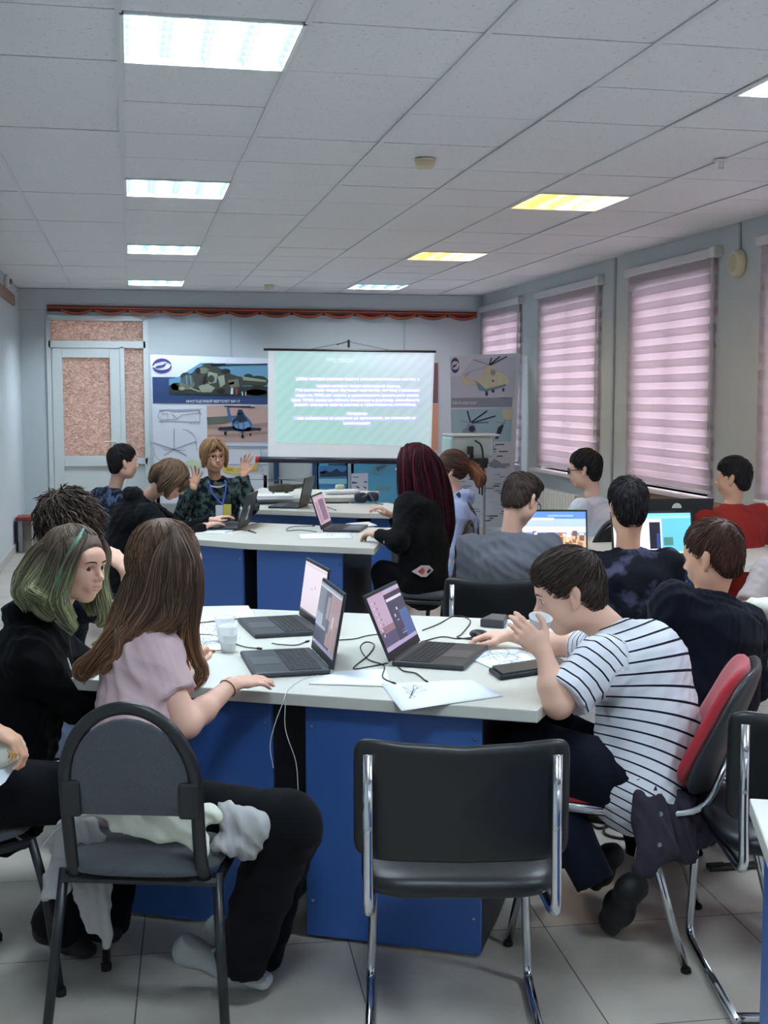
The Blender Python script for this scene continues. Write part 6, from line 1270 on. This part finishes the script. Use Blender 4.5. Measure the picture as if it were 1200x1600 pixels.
locks(t, [([w(.03, .05, .1), w(.08, .03, .03), w(.088, .02, -.05), w(.085, .035, -.1)], [.014, .026, .026, .01]), ([w(.02, -.03, .11), w(.086, -.02, .03), w(.092, -.03, -.05), w(.088, -.02, -.1)], [.02, .032, .034, .014]), ([w(0, -.08, .1), w(.05, -.11, .0), w(.05, -.1, -.08)], [.02, .04, .02]), ([w(.045, .08, .07), w(.062, .085, .02), w(.066, .08, -.03)], [.008, .014, .006])], HBB, n=110, r=.002, seed=35, name='bob_hair')
# 6. teacher
t, J = person('woman with short blonde hair, glasses and a blue lanyard gesturing with both hands', (334, 712, 8.6), 166, (336, 748, 8.68), (338, 868, 8.75), 172, hpitch=2, s=.97, sw=.37, topm='cloth_plaid_green', hh=.004, h=.009, mouth=.6, look=(.2, .0), arms=[dict(q=1, el=(284, 806, 8.4), wr=(302, 762, 8.3), to=(311, 730, 8.3), up=(.45, .7, .3), th=1, curl=(.25, .35, .35, .25), thumb=.1, spread=1.5, s=.9), dict(q=-1, el=(392, 792, 8.45), wr=(380, 742, 8.4), to=(384, 712, 8.4), up=(-.2, .9, .2), th=-1, curl=(.2, .3, .35, .3), thumb=.1, spread=1.5, s=.9)], fold=.005, bulk=1.08, topname='shirt', brow='hair_blonde', skin='skin_warm')
o, R = J['o'], J['R']; w = lambda x, y, z: o+(V(x, y, z)*.97) @ R
scalp_hair(t, o, R, .97, cran(o, R, .97, .02, line=.045, low=-.06), HBL, n=700, length=.12, r=.002, down=1.0, fwd=.2, seed=41, h=.006, fold=.003, lift=.006)
locks(t, [([w(q*.02, .06, .115), w(q*.066, .06, .05), w(q*.08, .03, -.03), w(q*.084, .02, -.085)], [.012, .018, .02, .006]) for q in (-1, 1)]+[([w(.03, .05, .115), w(.0, .095, .085), w(-.03, .1, .05)], [.008, .012, .005]), ([w(.02, .05, .115), w(.03, .1, .08), w(.05, .09, .04)], [.008, .012, .005])], HBL, n=110, r=.0018, seed=42, name='side_hair')
glasses(o, R, .97, t, mat='copper', thin=.0022)
ly = MB(); nf = J['N']+J['F']*.12-J['up']*.06
b0 = A3(347, 788, 8.48)
for q in (-1, 1):
    s0_ = J['N']+J['S']*q*.06+V(0, 0, .01); ly.tube(bez([s0_-J['F']*.05, s0_+J['F']*.075-J['up']*.03, nf+J['S']*q*.045-J['up']*.03, b0], 5), .007, 5, flat=((1, 0, 0), 1, .3))
ly.build('lanyard', M('lanyard_blue', (48, 76, 166), .5), t, world=True)
bd = MB(); bd.box(b0+V(-.02, 0, -.045), (.05, .004, .08)); bd.build('name_badge', M('badge_white', (206, 214, 224), .5), t, world=True); bd = MB(); bd.box(b0+V(.035, 0, -.04), (.055, .004, .08)); bd.build('yellow_card', M('badge_yellow', (206, 190, 84), .5), t, world=True)
MB().tube([J['N']+J['F']*.03+(J['S']*math.cos(a)*.062+J['F']*math.sin(a)*.075)-V(0, 0, .025+.025*math.sin(a)) for a in [PI*k/10 for k in range(11)]], .006, 6).build('necklace', M('beads', (200, 196, 190), .3), t, world=True)
# 7. dark red haired girl
t, J = person('person in black with long dark red hair seated at the desk\'s right end', (646, 726, 7.35), -62, (652, 772, 7.35), (660, 905, 7.15), -55, s=1.0, topm='cloth_black', hh=.005, h=.01, arms=[dict(q=-1, sh=(636, 790, 7.2), el=(622, 848, 7.0), wr=(588, 834, 7.1), to=(562, 834, 7.2), curl=(.5, .5, .5, .5)), dict(q=1, el=(640, 850, 7.4), wr=(612, 806, 7.4), to=(600, 797, 7.4), curl=(.6, .6, .6, .6))], bulk=1.15, legs=[dict(q=-1, kn=(598, 895, 7.1), an=(600, 990, 7.15)), dict(q=1, kn=(600, 900, 7.4), an=(606, 985, 7.45))], sw=.38, topname='jumper', face=False)
o, R = J['o'], J['R']; w = lambda x, y, z: o+(V(x, y, z)) @ R
scalp_hair(t, o, R, 1.0, cran(o, R, 1.0, .02, line=.04, low=-.08), HR, n=700, length=.15, r=.002, down=1.0, fwd=0, seed=51, h=.006, fold=.001, lift=.005)
locks(t, [([w(-.02, .03, .115), w(-.086, .01, .02), w(-.1, .0, -.1), w(-.1, -.02, -.25), w(-.1, -.04, -.36)], [.02, .035, .04, .04, .015]), ([w(-.01, -.04, .12), w(-.085, -.05, .02), w(-.11, -.08, -.1), w(-.12, -.12, -.3), w(-.1, -.13, -.5)], [.02, .04, .045, .045, .02]), ([w(0, -.08, .1), w(-.02, -.125, 0), w(-.04, -.16, -.15), w(-.05, -.19, -.35), w(-.04, -.19, -.6)], [.02, .045, .055, .05, .02]), ([w(.03, -.07, .1), w(.05, -.12, 0), w(.04, -.17, -.15), w(.03, -.2, -.35), w(.02, -.2, -.5)], [.02, .045, .055, .05, .02]), ([w(-.03, .06, .1), w(-.075, .06, .03), w(-.09, .05, -.06), w(-.1, .04, -.16), w(-.1, .02, -.3)], [.012, .02, .025, .03, .012])], HR, n=120, r=.002, seed=52, name='long_hair', h=.009)
pp = A3(661, 893, 6.93); mb = MB(); mb.slab([(-.065, 0), (-.01, .035), (.035, .035), (.06, .01), (.02, -.03), (-.01, -.03)], pp, V(.96, -.28, 0), V(0, 0, 1), V(-.28, -.96, 0), .004, 0); mb.slab([(-.03, 0), (-.005, .024), (.012, .01), (0, -.018)], pp+V(-.001, -.004, 0), V(.96, -.28, 0), V(0, 0, 1), V(-.28, -.96, 0), .003, 1); mb.slab([(.02, 0), (.035, .018), (.048, .008), (.03, -.012)], pp+V(-.001, -.004, 0), V(.96, -.28, 0), V(0, 0, 1), V(-.28, -.96, 0), .003, 2)
mb.build('patch', [M('patch_pale', (196, 176, 172), .7), M('patch_red', (166, 60, 62), .7), MATS['black_plastic']], t, world=True)
# 8. person in lavender hoodie
t, J = person('person in a pale lavender hoodie with brown ponytail beside the red haired one', (703, 732, 8.0), -78, (712, 778, 8.0), (714, 915, 7.95), -70, s=1.0, topm='cloth_lav', hh=.005, h=.01, hood=True, arms=[dict(q=-1, sh=(716, 802, 7.85), el=(704, 868, 7.7), wr=(702, 905, 7.6), to=(703, 935, 7.6), up=(0, -1, 0))], bulk=1.1, face=False, fold=.006, topname='hoodie')
o, R = J['o'], J['R']; w = lambda x, y, z: o+(V(x, y, z)) @ R
scalp_hair(t, o, R, 1.0, cran(o, R, 1.0, .014, line=.055, low=-.03), HT, n=600, length=.09, r=.002, down=.1, fwd=-1.0, seed=61, h=.006, fold=.001, lift=.004, crown=(0, .06, .1))
locks(t, [([w(0, -.1, .03), w(0, -.15, .0), w(-.01, -.19, -.06), w(-.01, -.19, -.12)], [.025, .04, .045, .015])], HT[:1]+HTT, n=140, r=.002, seed=62, name='ponytail', wave=.01)
MB().tube(bez([J['N']-J['F']*.02+J['S']*-.11+V(0, 0, .02), J['N']-J['F']*.13-J['S']*.1-V(0, 0, .12), J['N']-J['F']*.16-J['S']*.08-V(0, 0, .35)], 5), .01, 6, flat=((1, 0, 0), 1.4, .5)).build('bag_strap', MATS['strap_grey'], t, world=True)
# 9. boy in grey t-shirt with glasses
t, J = person('boy in a grey t-shirt and thin glasses seated on the black padded chair', (814, 779, 5.75), 52, (794, 836, 5.75), (800, 1000, 5.8), 28, hpitch=26, s=1.0, topm='cloth_grey', hh=.0045, h=.009, sleeve='half', arms=[dict(q=1, el=(878, 935, 5.95), wr=(880, 905, 6.2)), dict(q=-1, el=(736, 935, 5.85), wr=(790, 905, 6.2))], sw=.38, bulk=1.05, fold=.006, face=False)
o, R = J['o'], J['R']
scalp_hair(t, o, R, 1.0, cran(o, R, 1.0, .008, line=.062, low=-.01, extra=[((0, .03, .085), (.07, .075, .035), .02)], fade=True), HD, n=900, length=.03, r=.0014, seed=71, h=.005, fwd=1.0, down=.1, lift=.005, fold=.001)
glasses(o, R, 1.0, t, thin=.0018)
# 10. boy in white t-shirt with dark glasses
t, J = person('boy in a white t-shirt with black glasses near the second window', (914, 733, 7.6), -58, (930, 780, 7.6), (930, 910, 7.6), -40, hpitch=4, s=1.0, topm='cloth_white', hh=.005, h=.01, sleeve='short', arms=[dict(q=-1, el=(880, 852, 7.5), wr=(872, 840, 7.9)), dict(q=1, el=(985, 850, 7.7), wr=(960, 840, 8.0))], sw=.37, face=False)
o, R = J['o'], J['R']
scalp_hair(t, o, R, 1.0, cran(o, R, 1.0, .014, line=.05, low=-.02, fade=True), HB, n=500, length=.05, r=.002, seed=81, h=.006, fwd=.6, down=.5)
glasses(o, R, 1.0, t, thin=.003)
# 11. boy in dark patterned shirt seen from behind
t, J = person('boy in a dark blotched shirt seen from behind before the turquoise screen', (981, 792, 5.3), 6, (981, 861, 5.3), (985, 1030, 5.3), 4, hpitch=8, s=.98, topm='cloth_blotched', hh=.0045, h=.009, sleeve='half', arms=[dict(q=-1, el=(930, 965, 5.4), wr=(950, 940, 5.8)), dict(q=1, el=(1052, 965, 5.4), wr=(1040, 940, 5.8))], sw=.37, bulk=1.02, face=False, nr=.05, skin='skin_warm')
o, R = J['o'], J['R']
scalp_hair(t, o, R, .98, cran(o, R, .98, .016, line=.055, low=-.035, top=.004, fade=True), HB, n=900, length=.045, r=.0018, seed=91, h=.005, fwd=.2, down=.3, lift=.01, fold=.004)
# 12. boy in red t-shirt
t, J = person('boy in a red t-shirt with short black hair by the third window', (1146, 746, 7.0), -48, (1142, 792, 7.0), (1150, 930, 7.0), -12, hpitch=3, s=.98, topm='cloth_red', hh=.005, h=.01, sleeve='half', arms=[dict(q=-1, el=(1088, 862, 7.1), wr=(1080, 850, 7.4)), dict(q=1, el=(1210, 862, 7.1), wr=(1200, 850, 7.4))], sw=.4, bulk=1.1, face=False, skin='skin_warm')
scalp_hair(t, J['o'], J['R'], .98, cran(J['o'], J['R'], .98, .012, line=.055, low=-.02, fade=True), HB, n=450, length=.04, r=.002, seed=95, h=.006)
# 13. boy in navy jumper
def collar13(L_): return []
t, J = person('boy in a dark navy jumper with short chestnut hair behind the striped one', (1114, 868, 4.1), -38, (1112, 932, 4.1), (1100, 1150, 4.0), -28, hpitch=10, s=1.0, topm='cloth_navy', hh=.004, h=.009, arms=[dict(q=-1, el=(1012, 1085, 4.0), wr=(960, 1060, 4.3)), dict(q=1, el=(1178, 1070, 4.2), wr=(1120, 1070, 4.6))], sw=.4, bulk=1.12, face=False, skin='skin_warm', topname='jumper', legs=[dict(q=-1, kn=(1000, 1190, 4.3), an=(1000, 1380, 4.3)), dict(q=1, kn=(1060, 1170, 4.5), an=(1060, 1350, 4.5))], fold=.006)
o, R = J['o'], J['R']
scalp_hair(t, o, R, 1.0, cran(o, R, 1.0, .011, line=.058, low=-.02, fade=True), HN, n=900, length=.035, r=.0015, seed=101, h=.005, fwd=.5, down=.4, lift=.005, fold=.001)
N_ = J['N']; organic('collar', [cap(N_-V(0, 0, .03), N_+V(0, 0, .006), .066, .06, k=.01, cut=True)], .006, MATS['cloth_white'], t)
# 14. boy in striped t-shirt drinking
t, J = person('boy in a white and navy striped t-shirt drinking from a cup, hand on mouse', (889, 924, 3.62), -74, (968, 982, 3.62), (992, 1205, 3.55), -72, hpitch=17, hroll=0, s=1.04, sw=.36, topm='cloth_striped', sleeve='half', hh=.0028, h=.007, attr=True, fold=.004, bulk=1.16, hunch=.09, nr=.05,
    arms=[dict(q=-1, sh=(938, 1030, 3.45), el=(872, 1100, 3.38), wr=(851, 1022, 3.42), to=(808, 978, 3.44), up=(-.15, -.95, .15), th=1, curl=(.35, .45, .55, .65), thumb=.0, s=.95), dict(q=1, sh=(950, 1010, 3.8), el=(912, 1018, 3.98), wr=(798, 992, 4.14), to=(740, 992, 4.2), up=(0, -.1, 1), th=-1, curl=(.35, .35, .35, .4), thumb=.3, s=.98)],
    legs=[dict(q=-1, kn=(825, 1172, 3.6), an=(932, 1382, 3.48), k=(.105, .09, .07, .06)), dict(q=1, kn=(835, 1136, 3.9), an=(900, 1350, 3.85), k=(.105, .09, .07, .055))], lo='cloth_navy', look=(0, -.4))
o, R = J['o'], J['R']
scalp_hair(t, o, R, 1.04, cran(o, R, 1.04, .014, line=.058, low=-.012, fade=True, extra=[((0, .036, .078), (.062, .045, .026), .02)]), HD, n=1600, length=.055, r=.0013, seed=111, h=.004, fwd=1.1, down=.35, lift=.006, fold=.001, crown=(0, -.06, .1))
shoe(t, A3(962, 1392, 3.45), at(926, 1464, z=.0), M('boot_black', (22, 22, 24), .6) and 'boot_black', 'rubber', s=1.15, up=V(.8, -.1, .6))
shoe(t, A3(930, 1345, 3.8), at(905, 1392, z=.01), 'boot_black', 'rubber', s=1.1, up=V(.8, -.1, .6))
cx_ = nrm(V(.08, -.3, 1)); ca = nrm(np.cross(cx_, V(0, 1, 0))); cb = np.cross(cx_, ca)
cup('white plastic cup held to the mouth of the boy in the striped t-shirt', A3(837, 1005, 3.51), Mx=np.stack([ca, cb, cx_], 1), mat=M('cup_white', (222, 224, 228), .35), s=.95)
# 15. person cut off at the right edge
t, J = person('person in a greyish shirt cut off by the right edge of the picture', (1262, 800, 5.0), -60, (1240, 868, 5.0), (1235, 1020, 5.0), -40, s=1.0, topm='cloth_greyshirt', hh=.006, h=.011, sleeve='half', arms=[dict(q=-1, sh=(1200, 892, 4.9), el=(1168, 958, 4.8), wr=(1195, 950, 4.6), to=(1180, 946, 4.5))], sw=.4, face=False, skin='skin_warm', topname='shirt')
scalp_hair(t, J['o'], J['R'], 1.0, cran(J['o'], J['R'], 1.0, .012), HB, n=200, length=.04, r=.002, seed=120, h=.008)
# 16. person cut off at the left edge
t, J = person('person in black trousers cut off by the left edge of the picture', (-150, 830, 3.2), 60, (-150, 925, 3.2), (-60, 1215, 3.2), 75, s=1.0, topm='cloth_black2', hh=.006, h=.01, arms=[dict(q=1, el=(-70, 1130, 3.02), wr=(-18, 1135, 3.0), to=(14, 1152, 3.0), curl=(.7, .7, .7, .7))], legs=[dict(q=1, kn=(176, 1246, 3.42), an=(92, 1455, 3.5), k=(.095, .075, .08, .085)), dict(q=-1, kn=(190, 1240, 3.62), an=(160, 1450, 3.62), k=(.095, .075, .08, .08))], face=False, skin='skin_warm', topname='jumper', bulk=1.05)
shoe(t, at(60, 1478, z=.01), at(150, 1512, z=0), 'boot_black', 'rubber', s=1.0); shoe(t, at(110, 1468, z=.01), at(190, 1484, z=0), 'boot_black', 'rubber', s=1.0)
# ------------------------------------------------------------------ more chairs under the sitters
chp = lambda u, v, d: at(u, v, d=d)
c = chp(775, 1000, 5.55); chair_canti('black padded chair behind the front desk holding the boy in grey', (c[0], c[1]+.02, 0), 14)
c = chp(928, 900, 7.45); chair_round('round backed black chair behind the boy in the white t-shirt', (c[0], c[1], 0), -10, fab='vinyl')
c = chp(664, 905, 7.15); chair_round('round backed chair with dark green metal legs under the red haired person', (c[0], c[1], 0), -60, metal='black_plastic')
c = chp(722, 905, 7.75); chair_round('round backed grey chair behind the lavender hoodie', (c[0]+.02, c[1]-.05, 0), -62)
c = chp(1118, 1180, 3.95); chair_red('red chair holding the boy in the dark navy jumper', (c[0]+.05, c[1]-.05, 0), -34)
c = at(1150, 1137, d=2.96); chair_canti('black vinyl chair partly cut off behind the lower right desk', (c[0]+.31, c[1]+.28, 0), 12)
# ------------------------------------------------------------------ clothes left on the chairs
def garment(name, label, base, prims, mat, h=.008, fold=.008, fr=24, seed=1, fdir=None, extra=()):
    t = thing(name, label, name.replace('_', ' '), base, 0, None); organic('cloth', prims, h, MATS[mat], t, fold=fold, fr=fr, seed=seed, fdir=fdir); return t
e2 = lambda a, b, side, wa, da, wb, db, k=.03, **q: ecap(a, b, side, wa, da, wb, db, k=k, **q)
Dg = 3.1
SX = V(1, 0, 0); SZ = V(0, 0, 1)
t = garment('hoodie', 'light grey hoodie hanging over the left side of the front grey chair', A3(150, 1330, 3.1), [
    e2(A3(112, 1290, 3.12), A3(92, 1370, 3.1), SX, .035, .03, .032, .028), e2(A3(92, 1370, 3.1), A3(84, 1408, 3.08), SX, .033, .03, .034, .028, cut=True),
    e2(A3(130, 1290, 3.1), A3(160, 1335, 3.08), SZ, .03, .03, .03, .03), e2(A3(150, 1335, 3.12), A3(250, 1300, 3.14), SZ, .035, .04, .03, .05), e2(A3(250, 1310, 3.14), A3(340, 1305, 3.12), SZ, .03, .05, .03, .05),
    e2(A3(128, 1360, 3.16), A3(150, 1455, 3.18), SX, .06, .012, .03, .012, k=.02), e2(A3(160, 1360, 3.17), A3(168, 1480, 3.19), SX, .03, .012, .012, .01, k=.02), e2(A3(80, 1325, 3.14), A3(120, 1300, 3.12), SZ, .014, .01, .03, .02),
    e2(A3(355, 1275, 3.02), A3(400, 1290, 3.05), SZ, .04, .035, .04, .04), e2(A3(400, 1290, 3.05), A3(385, 1320, 3.08), SX, .035, .035, .03, .04), e2(A3(385, 1325, 3.06), A3(345, 1320, 3.0), SZ, .025, .03, .025, .03)], 'cloth_hoodie', fold=.009, fr=44, seed=3, h=.006, fdir=(1.8, .5, .2))
MB().tube([A3(62, 1326, 3.1), A3(84, 1300, 3.09), A3(112, 1276, 3.08)], .0025, 5).build('zip', MATS['screw'], t, world=True)
t = garment('jacket', 'pale cream jacket bundled between back and seat of the front grey chair', A3(230, 1290, 3.0), [
    e2(A3(135, 1268, 3.02), A3(200, 1262, 3.0), SZ, .015, .03, .035, .04), e2(A3(200, 1268, 3.0), A3(260, 1280, 2.98), SZ, .045, .035, .04, .03), e2(A3(258, 1268, 3.0), A3(330, 1272, 2.99), SZ, .03, .04, .03, .03), e2(A3(255, 1290, 2.97), A3(312, 1318, 2.95), SZ, .032, .02, .025, .02),
    e2(A3(300, 1300, 2.95), A3(320, 1343, 2.94), SX, .032, .018, .008, .01), e2(A3(180, 1292, 2.98), A3(250, 1306, 2.96), SZ, .012, .015, .014, .015)], 'cloth_cream', fold=.008, fr=44, seed=9, h=.006, fdir=(.9, .3, 1.5))
t = garment('jacket', 'dark purple grey jacket hanging from the red chair of the striped boy', A3(1050, 1290, 3.45), [
    e2(A3(1010, 1240, 3.38), A3(1035, 1330, 3.34), SX, .05, .035, .045, .025), e2(A3(1035, 1330, 3.34), A3(1008, 1362, 3.32), SX, .045, .02, .025, .018), e2(A3(1050, 1250, 3.42), A3(1070, 1340, 3.42), SX, .055, .04, .05, .02), e2(A3(1060, 1240, 3.5), A3(1090, 1300, 3.5), SX, .06, .06, .05, .05),
    e2(A3(1085, 1240, 3.55), A3(1100, 1300, 3.55), SX, .045, .05, .035, .04), e2(A3(1000, 1262, 3.36), A3(1002, 1355, 3.32), SX, .02, .02, .016, .015), e2(A3(1040, 1235, 3.5), A3(1110, 1232, 3.6), SZ, .03, .05, .02, .04)], 'cloth_darkjacket', fold=.009, fr=40, seed=14, h=.006, fdir=(1.8, 1, .3))
for u, v in ((1032, 1272), (1030, 1320)): MB().lathe([(.007, 0), (.006, .003), (0, .004)], c=A3(u, v, 3.285), n=12, M3=np.array([[1, 0, 0], [0, 0, -1], [0, 1, 0]], float)).build('button', MATS['screw'], t, world=True)
t = garment('cloth_bundle', 'white cloth bundle with gold print on the lap at the left edge', A3(10, 1175, 3.02), [e2(A3(-15, 1172, 3.03), A3(22, 1168, 3.02), SZ, .03, .04, .026, .03), e2(A3(0, 1190, 3.02), A3(20, 1180, 3.0), SZ, .015, .03, .02, .02)], 'cloth_cream', fold=.004, fr=50, seed=4, h=.006)
gp = MB(); 
for k in range(3): gp.tube([A3(12+5*k, 1172+2*k, 2.955), A3(16+5*k, 1178, 2.953), A3(14+5*k, 1184, 2.955)], .003, 5)
gp.build('gold_print', M('gold_print', (176, 132, 60), .5), t, world=True)
a_, b_ = A3(-30, 1195, 3.0), A3(30, 1188, 3.05); c_, d_ = A3(8, 1222, 2.98), A3(-30, 1250, 2.9); mb = MB(); mb.grid(lambda u, v: (a_*(1-u)+b_*u)*(1-v)+(d_*(1-u)+c_*u)*v, 5, 5, th=.0008)
t = thing('paper_sheet', 'white sheet lying on the black trousers at the left edge', 'paper', (a_+c_)/2); mb.build('sheet', MATS['paper'], t, world=True)
t = garment('cloth_bundle', 'cream and yellow cloth at the right edge below the greyish shirt', A3(1190, 960, 4.55), [e2(A3(1182, 948, 4.5), A3(1210, 952, 4.5), SZ, .035, .05, .04, .05), e2(A3(1200, 990, 4.5), A3(1215, 1030, 4.5), SX, .05, .05, .06, .05)], 'cloth_cream', fold=.006, fr=30, seed=6, h=.009)

gp_ = at(393, 886, d=(at(402, 900, z=.5)-CO) @ CF)
t = thing('cable_port', 'small oval silver cable port between the blue boards of the second desk row', 'cable port', gp_); MB().lathe([(.022, 0), (.026, .004), (.018, .006), (.016, .001), (0, .001)], n=20, M3=np.array([[1, 0, 0], [0, 0, -1], [0, 1, 0]], float)).build('port_ring', MATS['screw'], t, smooth=True)
